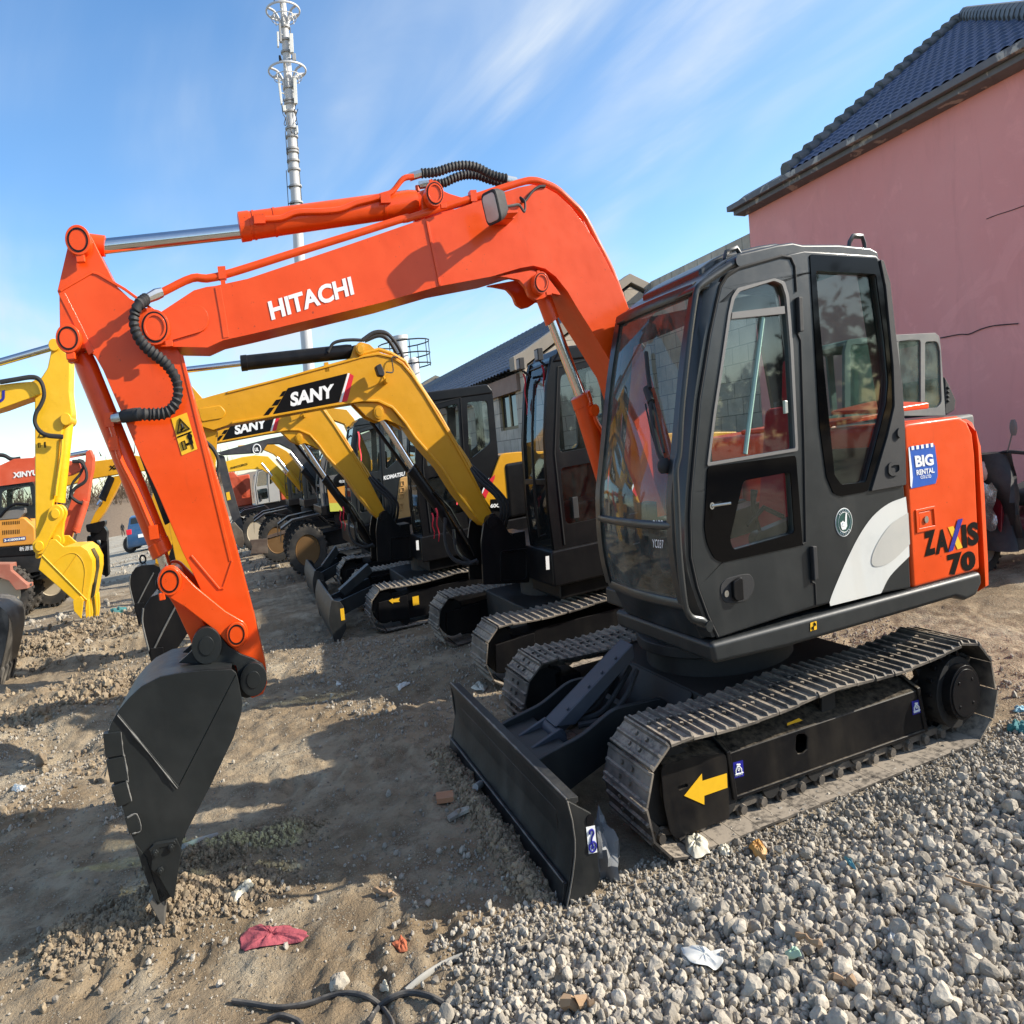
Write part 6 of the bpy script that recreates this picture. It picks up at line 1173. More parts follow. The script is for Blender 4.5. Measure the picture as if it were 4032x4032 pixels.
# ---------------- wheeled excavators further along
TYRE = paint('tyre_rubber', (.022, .021, .020), .75, .45, (.17, .14, .105), bmp=.1)
RUST = paint('rusty_rim', (.15, .075, .02), .6, .3, (.14, .1, .06)); CREAM = paint('cream_rim', (.5, .42, .3), .5, .3)
def wheel(T, x, y, r, w, rim, z=None, name='wheel'):
    z = r if z is None else z; m = MB(); rings = []
    for yy, q in ((-w/2, .62), (-w/2-.01, .75), (-w/2, .93), (-w*.36, .985), (0, 1), (w*.36, .985), (w/2, .93), (w/2+.01, .75), (w/2, .62)): rings.append([(x+r*q*math.cos(a), y+yy, z+r*q*math.sin(a)) for a in np.linspace(0, 2*math.pi, 40, False)])
    m.loft(rings, caps=False)
    for k in range(26):
        for s in (-1, 1):
            a = 2*math.pi*(k+.25*s)/26; d = .05; pts = [(r*.92, a-d), (r*1.03, a-d), (r*1.03, a+d*.6), (r*.92, a+d*.6)]
            m.prism([(x+q*math.cos(b), z+q*math.sin(b)) for q, b in pts], y+(-w*.52 if s < 0 else .01), y+(-.01 if s < 0 else w*.52))
    t = m.build(name, TYRE, T, 0)
    m = MB(); rr = [(-w*.42, .62), (-w*.46, .60), (-w*.40, .55), (-w*.2, .50), (-w*.14, .28), (-w*.22, .26), (-w*.24, .14), (-w*.24, .01)]
    m.loft([[(x+r*q*math.cos(a), y+yy, z+r*q*math.sin(a)) for a in np.linspace(0, 2*math.pi, 30, False)] for yy, q in rr], caps=True); m.disc_y(x, z, y-w*.1, y+w*.42, r*.6, 24)
    for k in range(8): a = 2*math.pi*k/8; m.disc_y(x+r*.36*math.cos(a), z+r*.36*math.sin(a), y-w*.22, y-w*.1, r*.03, 6)
    m.build('rim', rim, t); return t
def wheeled_base(T, x0, x1, yn, yf, r, body, rimF, rimR=None, fender=BLACKM, zb=1.0):
    w = .34
    for x in (x0, x1):
        for y, rm in ((yn+w/2, rimF), (yf-w/2, rimR or rimF)): wheel(T, x, y, r, w, rm)
    m = MB(); m.box(x0-.25, x1+.3, yn+.5, yf-.5, r*.9, r*1.5); m.box(x0-.12, x0+.12, yn+.2, yf-.2, r*.8, r*1.2); m.box(x1-.12, x1+.12, yn+.2, yf-.2, r*.8, r*1.2); m.cyl(((x0+x1)/2, (yn+yf)/2, r*1.5), ((x0+x1)/2, (yn+yf)/2, zb), .5, 24); m.build('chassis', DARK, T, .02)
    for y0, y1 in ((yn-.02, yn+.42), (yf-.42, yf+.02)):
        m = MB(); path = [(x0-r*1.25, r*1.45), (x0-r*1.2, r*1.95), (x0-r*.6, r*2.2), (x0+r*.75, r*2.25), (x0+r*1.3, r*1.75), (x0+r*2.1, r*1.55)]
        m.loft([[(x, y0, z), (x, y1, z), (x, y1, z+.035), (x, y0, z+.035)] for x, z in path]); m.build('fender', fender, T, .008)
def wex(name, label, x0, x1, yn, yf, r, fender, rim, zb, body, cabm, cabprof, cabx1, boomI, boommat, boomy, zbody=.9, loc=None):
    T = thing(name, label, 'excavator', ((x0+x1)/2, (yn+yf)/2, -.05), 'excavators parked in the row'); wheeled_base(T, x0, x1, yn, yf, r, body, rim, None, fender, zb)
    m = MB(); m.box(cabprof[0][0]-.02, cabx1+1.5, yn+.05, yf-.05, zb, zb+.16); m.build('upper_frame', BLACKM, T, .02)
    m = MB(); m.box(cabx1+.03, cabx1+1.5, yn+.06, yf-.06, zb+.162, zb+.75); m.build('engine_hood', body, T, .05)
    cb = simple_cab(T, cabprof, cabx1, yn+.08, yn+.98, zb+.162, cabm)
    bo = None
    if boomI: bo = pbuild('boom', boommat, T, [(boomI[0], boomI[1], boomy, boomy+.32)], boomy, .012, 0)
    return T, cb, bo
W1, wc, wbm = wex('wheeled_excavator', 'wheeled excavator with dark grey boom and brown-rimmed front wheel beside the tracks', -1.6, .9, 12.4, 14.5, .43, BLACKM, RUST, .95, paint('amber_paint', (.62, .26, .03), .4, .2), paint('grey_cab_paint', (.10, .10, .10), .45, .2), [(-1.2, 1.11), (-1.2, 1.5), (-1.1, 1.9), (-.95, 2.08)], -.2,
    ('I', [(150,640),(330,590),(700,490),(880,455),(970,495),(1075,575),(1250,900),(1380,1180),(1300,1230),(1150,930),(1010,680),(960,610),(830,545),(700,548),(640,640),(200,668)]), paint('dark_boom_paint', (.035, .035, .038), .4, .2), 13.4)
pbuild('arm', bpy.data.materials['dark_boom_paint'], W1, [('I', [(140,650),(230,680),(310,1000),(425,1400),(440,1520),(400,1560),(330,1420),(250,1150),(190,900)], 13.45, 13.65)], 13.45)
pbuild('bucket', paint('worn_bucket_steel', (.07, .05, .035), .5, .5), W1, [('I', [(280,1430),(340,1400),(430,1500),(445,1600),(435,1680),(380,1660),(300,1560)], 13.2, 13.9)], 13.2)
sheet_px('warning_decal', YELV, W1, 'I', [(246,1075),(285,1065),(302,1150),(262,1162)], 13.45, .01)
m = MB(); c = on('I', 583, 605, 'y', 13.4); m.tube([(c[0]+.085*math.cos(a), 13.39, c[2]+.085*math.sin(a)) for a in np.linspace(0, 6.28, 24, False)], .012, 6, closed=True); lettering(m, 'UL', *[on('I', x, y, 'y', 13.39) for x, y in ((560,628),(606,622),(558,590))], .06); m.build('round_logo', WHITE, wbm, smooth=False)
ram(W1, on('I', 945, 640, 'y', 13.3), on('I', 1095, 835, 'y', 13.3), on('I', 1085, 820, 'y', 13.3), on('I', 1260, 1040, 'y', 13.3), .04, .07, BLACKM, 'boom_cylinder')
pm = on('I', 1530, 960, 'y', 12.46); m = MB(); m.ball((pm[0], 12.47, pm[2]), (.24, .012, .17), 8); dd = m.build('door_decal', BLACKV, W1)
m = MB(); lettering(m, '电加(Y)', *[on('I', x, y, 'y', 12.44) for x, y in ((1478,978),(1588,965),(1478,940))], .01); m.build('door_lettering', WHITE, dd, smooth=False)
sheet_px('hood_panel', bpy.data.materials['amber_paint'], W1, 'I', [(1350,1040),(1615,985),(1615,1180),(1370,1200)], 12.43, 0); sheet_px('warning_panel', flat('lime_vinyl', (.55, .55, .08), .5), W1, 'I', [(1370,1190),(1505,1185),(1512,1275),(1380,1282)], 12.42, 0)
W2, _, w2b = wex('wheeled_excavator', 'wheeled excavator with amber yellow boom behind the dark grey boom', -2.1, .4, 16.2, 18.2, .45, BLACKM, RUST, 1.0, SYEL, CABM, [(-1.3, 1.16), (-1.3, 1.6), (-1.2, 2.0), (-1.05, 2.2)], -.2,
    ('I', [(370,565),(560,545),(760,545),(900,620),(1020,720),(1090,830),(1135,1100),(1145,1140),(1100,1135),(1060,1000),(960,860),(860,735),(760,655),(640,603),(400,580)]), SYEL, 17.0)
m = MB(); q = xz('I', [(505,1590),(700,1575),(700,1600),(705,1735),(515,1740),(530,1660)], 16.1); m.prism(q, 16.1, 16.16); q0 = xz('I', [(600,1580),(720,1575),(900,1520),(900,1480)], 16.1); m.prism(q0, 16.2, 16.3); m.build('dozer_blade', paint('brown_blade_paint', (.09, .06, .045), .6, .4), W2, .006)
ram(W2, on('I', 800, 700, 'y', 16.9), on('I', 930, 860, 'y', 16.9), on('I', 920, 850, 'y', 16.9), on('I', 1080, 1040, 'y', 16.9), .05, .08, SYEL, 'boom_cylinder')
W3, _, w3b = wex('wheeled_excavator', 'bright yellow wheeled excavator with an animal name written on its boom', -2.6, -.1, 20.3, 22.3, .46, BLACKM, CREAM, .95, BYEL, CABM, [(-1.5, 1.11), (-1.5, 1.6), (-1.4, 2.0), (-1.25, 2.2)], -.4,
    ('I', [(225,742),(420,690),(560,670),(705,682),(765,742),(880,862),(960,965),(1050,1090),(1082,1175),(955,1182),(880,1010),(780,905),(700,865),(640,825),(520,822),(360,842),(230,858)]), BYEL, 21.2)
m = MB(); lettering(m, 'RHINOCEROS', *[on('I', x, y, 'y', 21.2) for x, y in ((300,822),(482,775),(298,798))], .03, out=(0, -.012, 0)); m.build('boom_lettering', BLACKV, w3b, smooth=False)
ram(W3, on('I', 635, 760, 'y', 21.1), on('I', 760, 910, 'y', 21.1), on('I', 750, 895, 'y', 21.1), on('I', 945, 1150, 'y', 21.1), .04, .08, BYEL, 'boom_cylinder')
WG = paint('pale_grey_paint', (.42, .41, .38), .45, .2); RED = paint('vermilion_paint', (.62, .085, .028), .45, .2, (.4, .25, .18))
R4 = thing('crawler_excavator', 'distant orange red excavator with a pale grey cab beyond the yellow boom', 'excavator', (-2, 26, -.15), 'excavators parked in the row')
crawler_pair(R4, 25, 27.2, .5, -3.2, -.6, .38, 30); m = MB(); m.box(-3.3, .2, 25.05, 27.1, .75, 1.0); m.build('upper_frame', BLACKM, R4, .03)
simple_cab(R4, [(-2.5, 1.0), (-2.5, 1.5), (-2.4, 1.85), (-2.3, 2.0)], -1.6, 25.0, 25.95, 1.0, WG); m = MB(); m.prism(xz('I', [(255,860),(330,850),(470,1000),(480,1140),(430,1130),(300,950)], 26.2), 26.2, 26.6); m.build('boom', RED, R4, .02)
m = MB(); m.box(-3.4, -2.6, 26.2, 27.0, 1.0, 1.9); m.box(-1.55, .2, 25.05, 27.1, 1.0, 1.75); m.build('engine_hood', RED, R4, .04)
# ---------------- left: bright yellow machine reaching in from the left edge
ground_z = lambda x, y: -.011*max(0, y-8)
Y = thing('yellow_excavator', 'bright yellow excavator arm and bucket coming in from the left edge', 'excavator', (-8.5, 12, 0), 'excavators across the lane')
yy = 12.0
pbuild('arm', BYEL, Y, [('H', [(262,500),(300,380),(360,290),(385,170),(390,110),(415,85),(440,95),(480,150),(533,205),(528,470),(548,640),(540,690),(480,745),(455,860),(430,1150),(400,1350),(330,1640),(300,1740),(268,1740)], yy, yy+.42)], yy, .02, .03)
bm_ = pbuild('boom', BYEL, Y, [('H', [(-500,470),(0,415),(140,398),(270,388),(318,420),(322,460),(280,500),(150,545),(0,600),(-500,740)], yy-.06, yy+.48)], yy-.06, .02, .03)
m = MB(); lettering(m, 'KOMATSU', *[on('H', x, y, 'y', yy-.06) for x, y in ((-440,640),(38,542),(-440,550))], .06, out=(0, -.01, 0)); m.build('boom_lettering', NAVYV, bm_, smooth=False)
for fr, x, y, r in (('H', 415, 115, .09), ('H', 285, 440, .11), ('H', 505, 678, .09)):
    c = on(fr, x, y, 'y', yy); m = MB(); m.disc_y(c[0], c[2], yy-.07, yy+.48, r, 24); m.build('pivot_pin', BYEL, Y, .01)
ram(Y, on('H', -300, 330, 'y', yy+.2), on('H', 400, 128, 'y', yy+.2), on('H', -700, 440, 'y', yy+.2), on('H', -300, 325, 'y', yy+.2), .055, .1, BYEL, 'arm_cylinder')
ram(Y, on('H', 440, 1300, 'y', yy+.2), on('H', 425, 1420, 'y', yy+.2), on('H', 445, 1310, 'y', yy+.2), on('H', 512, 700, 'y', yy+.2), .055, .11, BYEL, 'bucket_cylinder', tuple(on('H', 505, 678, 'y', yy+.2)))
sheet_px('warning_decal', YELV, Y, 'H', [(270,745),(360,745),(355,912),(270,908)], yy, .006); m = MB(); m.tube([on('H', x, y, 'y', yy-.012) for x, y in ((295,812),(320,760),(348,812))], .01, 4, closed=True); m.sheet([on('H', x, y, 'y', yy-.012) for x, y in ((336,850),(348,850),(348,895),(336,895))]); m.tube([on('H', x, y, 'y', yy-.012) for x, y in ((292,858),(306,858),(306,892),(292,892))], .006, 4, closed=True); m.build('decal_symbol', BLACKV, Y, smooth=False)
m = MB(); m.tube(catmull([on('H', x, y, 'y', yy-.14) for x, y in ((0,395),(120,375),(230,358),(290,370),(325,420),(335,500),(310,570),(275,630),(265,700),(300,765),(360,800),(480,812))], 6), .035, 8); m.build('hydraulic_hose', RUBBER, Y)
m = MB(); m.tube(path3([('H', [(475,820),(470,930),(430,1200),(425,1260)])], yy-.02), .03, 6); m.build('cylinder_pipe', BYEL, Y)
for n_, a, b in (('tipping_link', (430,1395), (308,1640)), ('bucket_link', (440,1395), (425,1600))):
    m = MB(); pa = xz('H', [a], yy)[0]; pb = xz('H', [b], yy)[0]; off = -.08 if n_ == 'tipping_link' else .08; bar(m, pa, pb, .13, .12, yy+off, yy+off+.12, .75); m.disc_y(*pa, yy+off-.03, yy+off+.2, .075, 20); m.disc_y(*pb, yy+off-.03, yy+off+.2, .075, 20); m.build(n_, BYEL, Y, .012)
yk = yy-.35; kw = 1.15
side = xz('Q', [(266,952),(288,850),(318,800),(345,745),(385,745),(420,778),(440,795),(560,790),(605,822),(640,890),(642,960),(606,1165),(585,1172),(510,1165)], yk)
back = xz('Q', [(440,795),(560,790),(605,822),(640,890),(642,960),(606,1165),(595,1240)], yk); cen = np.array(back).mean(0)+np.array([-.3, -.2]); inn = [tuple(np.array(p)+(cen-np.array(p))*.06) for p in back]
m = MB(); m.prism(side, yk, yk+.05); m.prism(side, yk+kw-.05, yk+kw); m.loft([[(x, y, z) for x, z in back+inn[::-1]] for y in (yk+.005, yk+kw-.005)]); bu_ = m.build('bucket', BYEL, Y, .012)
m = MB()
for q in ([(292,852),(600,1162)], [(360,930),(420,870),(480,840),(530,845),(570,890),(588,960),(580,1060),(570,1130)], [(440,985),(535,845)]):
    m.tube(catmull([(a[0], yk-.006, a[2]) for a in oy('Q', q, yk)], 5), .010 if len(q) == 2 and q[0][0] == 292 else .004, 5)
m.build('weld_bead', BYEL, bu_); m = MB()
for q in (back[2:],): m.loft([[(x+.012, y, z+.004) for x, z in q] for y in (yk+.30, yk+.62)], caps=False, closed=False)
m.build('wear_band', paint('worn_black_band', (.03, .028, .02), .4, .5, (.4, .28, .05)), bu_); m = MB(); p = xz('Q', [(508,1165),(560,1135),(580,1160),(565,1290),(515,1235)], yk); m.prism(p, yk-.05, yk); p = xz('Q', [(585,1170),(612,1165),(618,1270),(608,1345),(590,1270)], yk)
for k in range(5): m.prism(p, yk+.02+(kw-.16)*k/4, yk+.14+(kw-.16)*k/4)
m.build('bucket_teeth', BYEL, bu_, .006)
# black bucket at the very left
BB = thing('black_bucket_arm', 'black scraped excavator bucket hanging at the far left edge on a dark arm', 'excavator', (-6.6, 8.0, 0), 'excavators across the lane')
yk = 7.6; back = xz('Q', [(-220,1180),(-75,1180),(-15,1195),(40,1240),(62,1300),(62,1360),(38,1500),(0,1650),(-40,1760)], yk); cen = np.array(back).mean(0)+np.array([-.3, 0]); inn = [tuple(np.array(p)+(cen-np.array(p))*.07) for p in back]
m = MB(); m.loft([[(x, y, z) for x, z in back+inn[::-1]] for y in (yk, yk+.8)]); sd_ = back+xz('Q', [(-100,1700),(-215,1500)], yk); m.prism(sd_, yk-.01, yk+.02); m.prism(sd_, yk+.78, yk+.81)
for k in range(4):
    q = xz('Q', [(-42,1740),(2,1640),(12,1660),(-32,1830)], yk); m.prism(q, yk+.05+.2*k, yk+.15+.2*k)
m.build('bucket', paint('scraped_black_paint', (.02, .02, .02), .35, .6, (.2, .18, .15), streak=.5), BB, .006); m = MB(); p = xz('Q', [(-140,1190),(-20,1190),(-120,700),(-260,700)], yk+.3); m.prism(p, yk+.3, yk+.5); m.build('arm', BLACKM, BB, .01)
# red-boomed wheeled machine with the amber body
RD = thing('wheeled_excavator', 'red boomed wheeled excavator with amber side panel and a blue number plate', 'excavator', (-8.5, 16.5, -.08), 'excavators across the lane')
y0 = 16.0
rb = pbuild('boom', RED, RD, [('Q', [(-300,300),(0,232),(95,188),(240,178),(460,198),(545,214),(562,262),(480,302),(240,345),(0,385),(-300,470)], 17.0, 17.4)], 17.0, .02, .02)
m = MB(); lettering(m, 'XINYU', *[on('Q', x, y, 'y', 17.0) for x, y in ((90,322),(262,300),(90,282))], .05, out=(0, -.012, 0)); m.build('boom_lettering', WHITE, rb, smooth=False)
ra = pbuild('arm', RED, RD, [('Q', [(592,140),(620,122),(645,180),(640,260),(625,330),(605,480),(565,600),(505,735),(470,785),(410,770),(448,600),(500,450),(545,330),(590,205)], 17.05, 17.35)], 17.05, .015, .02)
ram(RD, on('Q', 470, 168, 'y', 17.2), on('Q', 610, 142, 'y', 17.2), on('Q', 240, 205, 'y', 17.2), on('Q', 470, 166, 'y', 17.2), .05, .09, RED, 'arm_cylinder')
ram(RD, on('Q', 520, 700, 'y', 17.0), on('Q', 500, 770, 'y', 17.0), on('Q', 525, 690, 'y', 17.0), on('Q', 592, 480, 'y', 17.0), .05, .09, RED, 'bucket_cylinder')
m = MB(); m.tube(catmull([on('Q', x, y, 'y', 16.9) for x, y in ((500,205),(560,210),(595,270),(590,340),(520,390),(490,440),(530,480),(570,495))], 5), .035, 7); m.tube(catmull([on('Q', x, y, 'y', 16.95) for x, y in ((540,195),(580,215),(555,290),(500,360),(480,470))], 5), .03, 7); m.tube(catmull([on('Q', x, y, 'y', 17.1) for x, y in ((-20,160),(30,165),(80,190),(140,185))], 5), .04, 7); m.build('hydraulic_hose', RUBBER, RD)
AMB = bpy.data.materials['amber_paint']
m = MB(); p = xz('Q', [(-420,660),(-100,620),(165,590),(240,660),(245,780),(0,800),(-420,840)], y0); m.prism(fillet(p, .05), y0, y0+1.9); hd_ = m.build('engine_hood', AMB, RD, .04)
m = MB()
for r_i, (yt, yb_) in enumerate(((622,645),(682,712))):
    for k in range(10): x = 18+12.5*k; m.sheet([(a[0], y0-.005, a[2]) for a in oy('Q', [(x,yt-k*.8),(x+5,yt-k*.8),(x+5,yb_-k*.8),(x,yb_-k*.8)], y0)])
m.build('louvres', BLACKV, hd_, smooth=False)
pl = sheet_px('number_plate', flat('plate_blue', (.02, .06, .2), .4), hd_, 'Q', [(24,738),(178,722),(180,748),(26,765)], y0, .008); m = MB(); lettering(m, '3-CS00348', *[on('Q', x, y, 'y', y0) for x, y in ((30,760),(174,744),(30,744))], .04, out=(0, -.016, 0)); m.build('plate_lettering', WHITE, pl, smooth=False)
m = MB(); p = xz('Q', [(-420,840),(0,800),(245,780),(245,855),(0,870),(-420,910)], y0-.02); m.prism(p, y0-.02, y0+1.9); bb_ = m.build('upper_frame', BLACKM, RD, .03); m = MB(); lettering(m, '新源重工', *[on('Q', x, y, 'y', y0-.02) for x, y in ((135,826),(275,812),(135,796))], .0, out=(0, -.01, 0)); m.build('frame_lettering', WHITE, bb_, smooth=False)
zf = xz('Q', [(100,600)], y0)[0]; simple_cab(RD, [(zf[0]+.35, 1.75), (zf[0]+.38, 2.1), (zf[0]+.30, 2.4)][::1], zf[0]-1.2, y0+.1, y0+1.0, 1.72, CABM) if False else None
cbx = xz('Q', [(235,370)], y0+.2)[0]; cpf = [(-cbx[0], 1.72)]
m = MB(); cp_ = xz('Q', [(-330,600),(-330,400),(0,375),(225,345),(240,370),(250,600)], y0+.2); hole = fillet(xz('Q', [(10,525),(10,415),(100,385),(205,365),(225,510)], y0+.2), .04); hole2 = fillet(xz('Q', [(-300,560),(-300,420),(-30,400),(-30,540)], y0+.2), .04)
m.prism(fillet(cp_, .05), y0+.2, y0+.26, 'y', [hole, hole2]); m.prism(fillet(cp_, .05), y0+1.05, y0+1.1, 'y', [hole, hole2]); q = xz('Q', [(-330,400),(0,375),(225,345),(240,370),(0,398),(-330,425)], y0+.2); m.prism(q, y0+.2, y0+1.1); cbo = m.build('cab', CABM, RD, .02)
m = MB(); m.prism(hole, y0+.22, y0+.23); m.prism(hole2, y0+.22, y0+.23); m.build('cab_window', GLASS, cbo, smooth=False)
m = MB(); p = xz('Q', [(0,590),(50,545),(175,525),(180,560),(140,600),(0,610)], y0+.1); m.prism(p, y0-.01, y0+.9); m.build('hood_step', GREYP, RD, .02); m = MB(); m.tube(catmull([on('Q', x, y, 'y', y0-.05) for x, y in ((0,590),(60,525),(120,500),(200,505))], 5), .03, 6); m.build('hand_rail', BLACKM, RD)
for x, y, yv in ((40,1125,15.6),(132,1165,16.6),(270,1040,17.9),(360,1110,17.4)):
    c = on('Q', x, y, 'y', yv); wheel(RD, c[0], yv+.15, .5, .32, CREAM, z=max(.42, c[2]))
m = MB(); p = xz('Q', [(-60,915),(70,915),(75,960),(190,1060),(190,1085),(110,1095),(60,1030),(-60,990)], 15.4); m.prism(p, 15.4, 15.9); m.build('fender', paint('faded_red_paint', (.34, .11, .07), .6, .4), RD, .01)
m = MB(); p = xz('Q', [(-60,870),(310,850),(300,980),(180,1030),(-60,1000)], 16.0); hs_ = [fillet(xz('Q', [(a,975),(a+70,965),(a+72,990),(a+4,1002)], 16.0), .03) for a in (120, 205)]; m.prism(p, 16.0, 16.15, 'y', hs_); m.box(-9.5, -7.2, 16.2, 17.6, .55, .95); m.build('chassis', DARK, RD, .01)
# amber machine with the grapple
XB = thing('grapple_excavator', 'amber excavator boom carrying a black grapple, behind the yellow bucket', 'excavator', (-6.5, 20.5, -.12), 'excavators across the lane')
xb = pbuild('boom', SYEL, XB, [('Q', [(440,250),(640,205),(760,190),(945,165),(1060,185),(1240,300),(1380,520),(1300,520),(1180,380),(1000,270),(830,292),(640,325),(440,380)], 20.5, 20.95)], 20.5, .02, .0)
m = MB(); lettering(m, 'XINYU', *[on('Q', x, y, 'y', 20.5) for x, y in ((755,268),(905,240),(755,236))], .05, out=(0, -.014, 0)); m.build('boom_lettering', BLACKV, xb, smooth=False)
pbuild('arm', SYEL, XB, [('Q', [(770,312),(838,300),(845,330),(720,560),(660,645),(618,640),(655,560),(715,470)], 20.55, 20.9)], 20.55, .02, .03); ram(XB, on('Q', 700, 480, 'y', 20.4), on('Q', 680, 510, 'y', 20.4), on('Q', 705, 470, 'y', 20.4), on('Q', 772, 310, 'y', 20.4), .06, .1, BLACKM, 'arm_cylinder')
m = MB(); g = [xz('Q', p, 20.7) for p in ([(600,640),(735,610),(735,640),(690,700),(610,690)], [(625,690),(720,650),(745,690),(740,760),(690,745),(640,760)], [(600,720),(640,720),(700,800),(720,1000),(680,960),(600,800)], [(690,740),(735,745),(745,1000),(720,1010),(695,900)])]
for i, p in enumerate(g): m.prism(fillet(p, .05), 20.5+.1*i, 20.85+.1*i)
m.build('grapple', BLACKM, XB, .02); cc = on('Q', 1200, 600, 'y', 20.4); m = MB(); m.box(cc[0]-.3, cc[0]+.7, 19.9, 22, .9, 1.6); m.build('engine_hood', SYEL, XB, .05); crawler_pair(XB, 19.9, 22.1, .5, cc[0]-.3, cc[0]+.8, .35, 18)
# ---------------- grey machine behind the orange one, by the pink wall
GM = thing('grey_cab_excavator', 'excavator with a dusty grey cab parked by the pink wall', 'excavator', (4.6, 2.5, 0), 'excavators by the pink wall')
GC = paint('dusty_grey_paint', (.13, .135, .13), .5, .5, (.28, .26, .22)); yg = 1.8; DG = glass('dusty_glass', (.50, .62, .58), .45, (.25, .32, .29), .06)
sd_ = xz('E', [(420,620),(432,570),(450,560),(680,538),(880,528),(900,545),(908,600),(930,915),(932,950),(700,950),(420,960)], yg); h1 = fillet(xz('E', [(692,572),(805,565),(806,905),(718,920)], yg), .03); h2 = fillet(xz('E', [(828,574),(888,572),(902,610),(912,880),(890,908),(828,910)], yg), .03); h3 = fillet(xz('E', [(450,590),(660,572),(690,915),(450,930)], yg), .03)
m = MB(); m.prism(sd_, yg, yg+.04, 'y', [h1, h2, h3]); m.prism(sd_, yg+.95, yg+.99, 'y', [h1, h2, h3]); q = xz('E', [(432,570),(450,560),(680,538),(880,528),(900,545),(905,570),(680,560),(432,590)], yg); m.prism(q, yg+.002, yg+.988); cg_ = m.build('cab', GC, GM, .015)
m = MB(); m.prism(h1, yg+.015, yg+.02); m.prism(h2, yg+.015, yg+.02); m.prism(h3, yg+.015, yg+.02); m.build('cab_window', DG, cg_, smooth=False)
m = MB(); m.prism(xz('E', [(928,750),(950,790),(985,870),(980,920),(940,945),(930,940)], yg+.3), yg+.3, yg+.9)
for k in range(4): m.prism(xz('E', [(935,800+k*22),(945,800+k*22),(950,815+k*22),(938,815+k*22)], yg+.3), yg+.28, yg+.31)
m.build('air_vent', RUBBER, cg_, .02)
m = MB(); m.box(3.3, 5.3, 1.85, 3.7, .75, 1.33); m.build('upper_frame', GC, GM, .04); crawler_pair(GM, 1.9, 3.8, .42, 3.4, 5.2, .3, 30)
# ================================================================ scooters under covers by the wall
SRED = paint('scooter_red', (.18, .008, .02), .3, .2, coat=.3); PINKP = paint('pink_plastic', (.40, .04, .09), .35, .15); COVER = paint('black_cover_cloth', (.014, .015, .018), .5, .15, bmp=.15); FOIL = flat('silver_foil', (.55, .55, .56), .25, .8, .6)
def scooter(x, y, label, cover=True, col=SRED):
    T = thing('motor_scooter', label, 'scooter', (x, y, 0), 'scooters by the pink wall')
    wheel(T, x-.52, y, .24, .1, GREYP, .24); wheel(T, x+.52, y, .24, .1, GREYP, .24)
    m = MB(); m.prism(fillet([(x-.42, .22), (x-.42, .34), (x-.12, .30), (x+.0, .42), (x+.45, .5), (x+.8, .66), (x+.75, .5), (x+.6, .36), (x+.1, .2)], .05), y-.15, y+.15); m.prism(fillet([(x-.5, .3), (x-.40, .95), (x-.30, .92), (x-.34, .3)], .03), y-.2, y+.2); m.prism(fillet([(x-.72, .45), (x-.5, .55), (x-.35, .5), (x-.3, .42), (x-.6, .4)], .03), y-.07, y+.07); m.build('body', col, T, .03)
    m = MB(); m.prism(fillet([(x-.02, .5), (x+.0, .62), (x+.6, .7), (x+.78, .66), (x+.4, .5)], .04), y-.14, y+.14); m.build('saddle', RUBBER, T, .03)
    m = MB(); m.tube(catmull([(x-.28, y-.36, .98), (x-.36, y-.2, 1.0), (x-.4, y, .96), (x-.36, y+.2, 1.0), (x-.28, y+.36, .98)], 5), .016, 8); m.cyl((x-.52, y, .3), (x-.38, y, .98), .03, 10); m.build('handlebar', RUBBER, T)
    for s in (-1, 1):
        m = MB(); m.tube([(x-.36, y+.22*s, 1.0), (x-.38, y+.30*s, 1.16)], .008, 6); m.ball((x-.39, y+.32*s, 1.20), (.015, .045, .075), 6); m.build('mirror', GREYP if s < 0 else RUBBER, T)
    m = MB(); m.ball((x-.48, y, .86), (.05, .09, .09), 7); m.build('headlight', LENS, T)
    if cover:
        m = MB(); rings = []
        for k, z in enumerate(np.linspace(.20, 1.0, 9)):
            w = .38-.10*k/8; rings.append([(x-.46+.06*k/8+.05*math.sin(a*3+k)-.05*math.cos(a)+(.42-.30*k/8 if math.cos(a) > 0 else -.10)*abs(math.cos(a)), y+w*math.sin(a)*(1+.12*math.sin(5*a+k)), z) for a in np.linspace(0, 2*math.pi, 22, False)])
        m.loft(rings); m.build('leg_cover', COVER, T)
        m = MB(); pts = []
        for i in range(7):
            for j in range(5): pts.append((x-.60+.02*math.sin(i*2.1+j), y-.05-.045*j-.02*math.sin(i*1.7), .38+.065*i+.015*math.sin(j*2+i)))
        m.add(pts, [(i*5+j, i*5+j+1, i*5+j+6, i*5+j+5) for i in range(6) for j in range(4)]); m.build('foil_patch', FOIL, T)
    return T
scooter(5.45, 1.55, 'red motor scooter with black leg cover and silver foil patch behind the orange counterweight')
T = scooter(6.05, .95, 'pink and black motor scooter partly cut off at the right edge', True, PINKP)
m = MB(); rings = []
for yy, q in ((-.1, .62), (-.11, .8), (-.07, 1), (.07, 1), (.11, .8), (.1, .62)): rings.append([(6.42+.33*q*math.cos(a), .95+yy, 1.02+.33*q*math.sin(a)) for a in np.linspace(0, 6.283, 32, False)])
m.loft(rings, caps=False); tag(m.build('spare_tyre', TYRE), 'black tyre standing on the seat of the pink scooter', 'tyre')
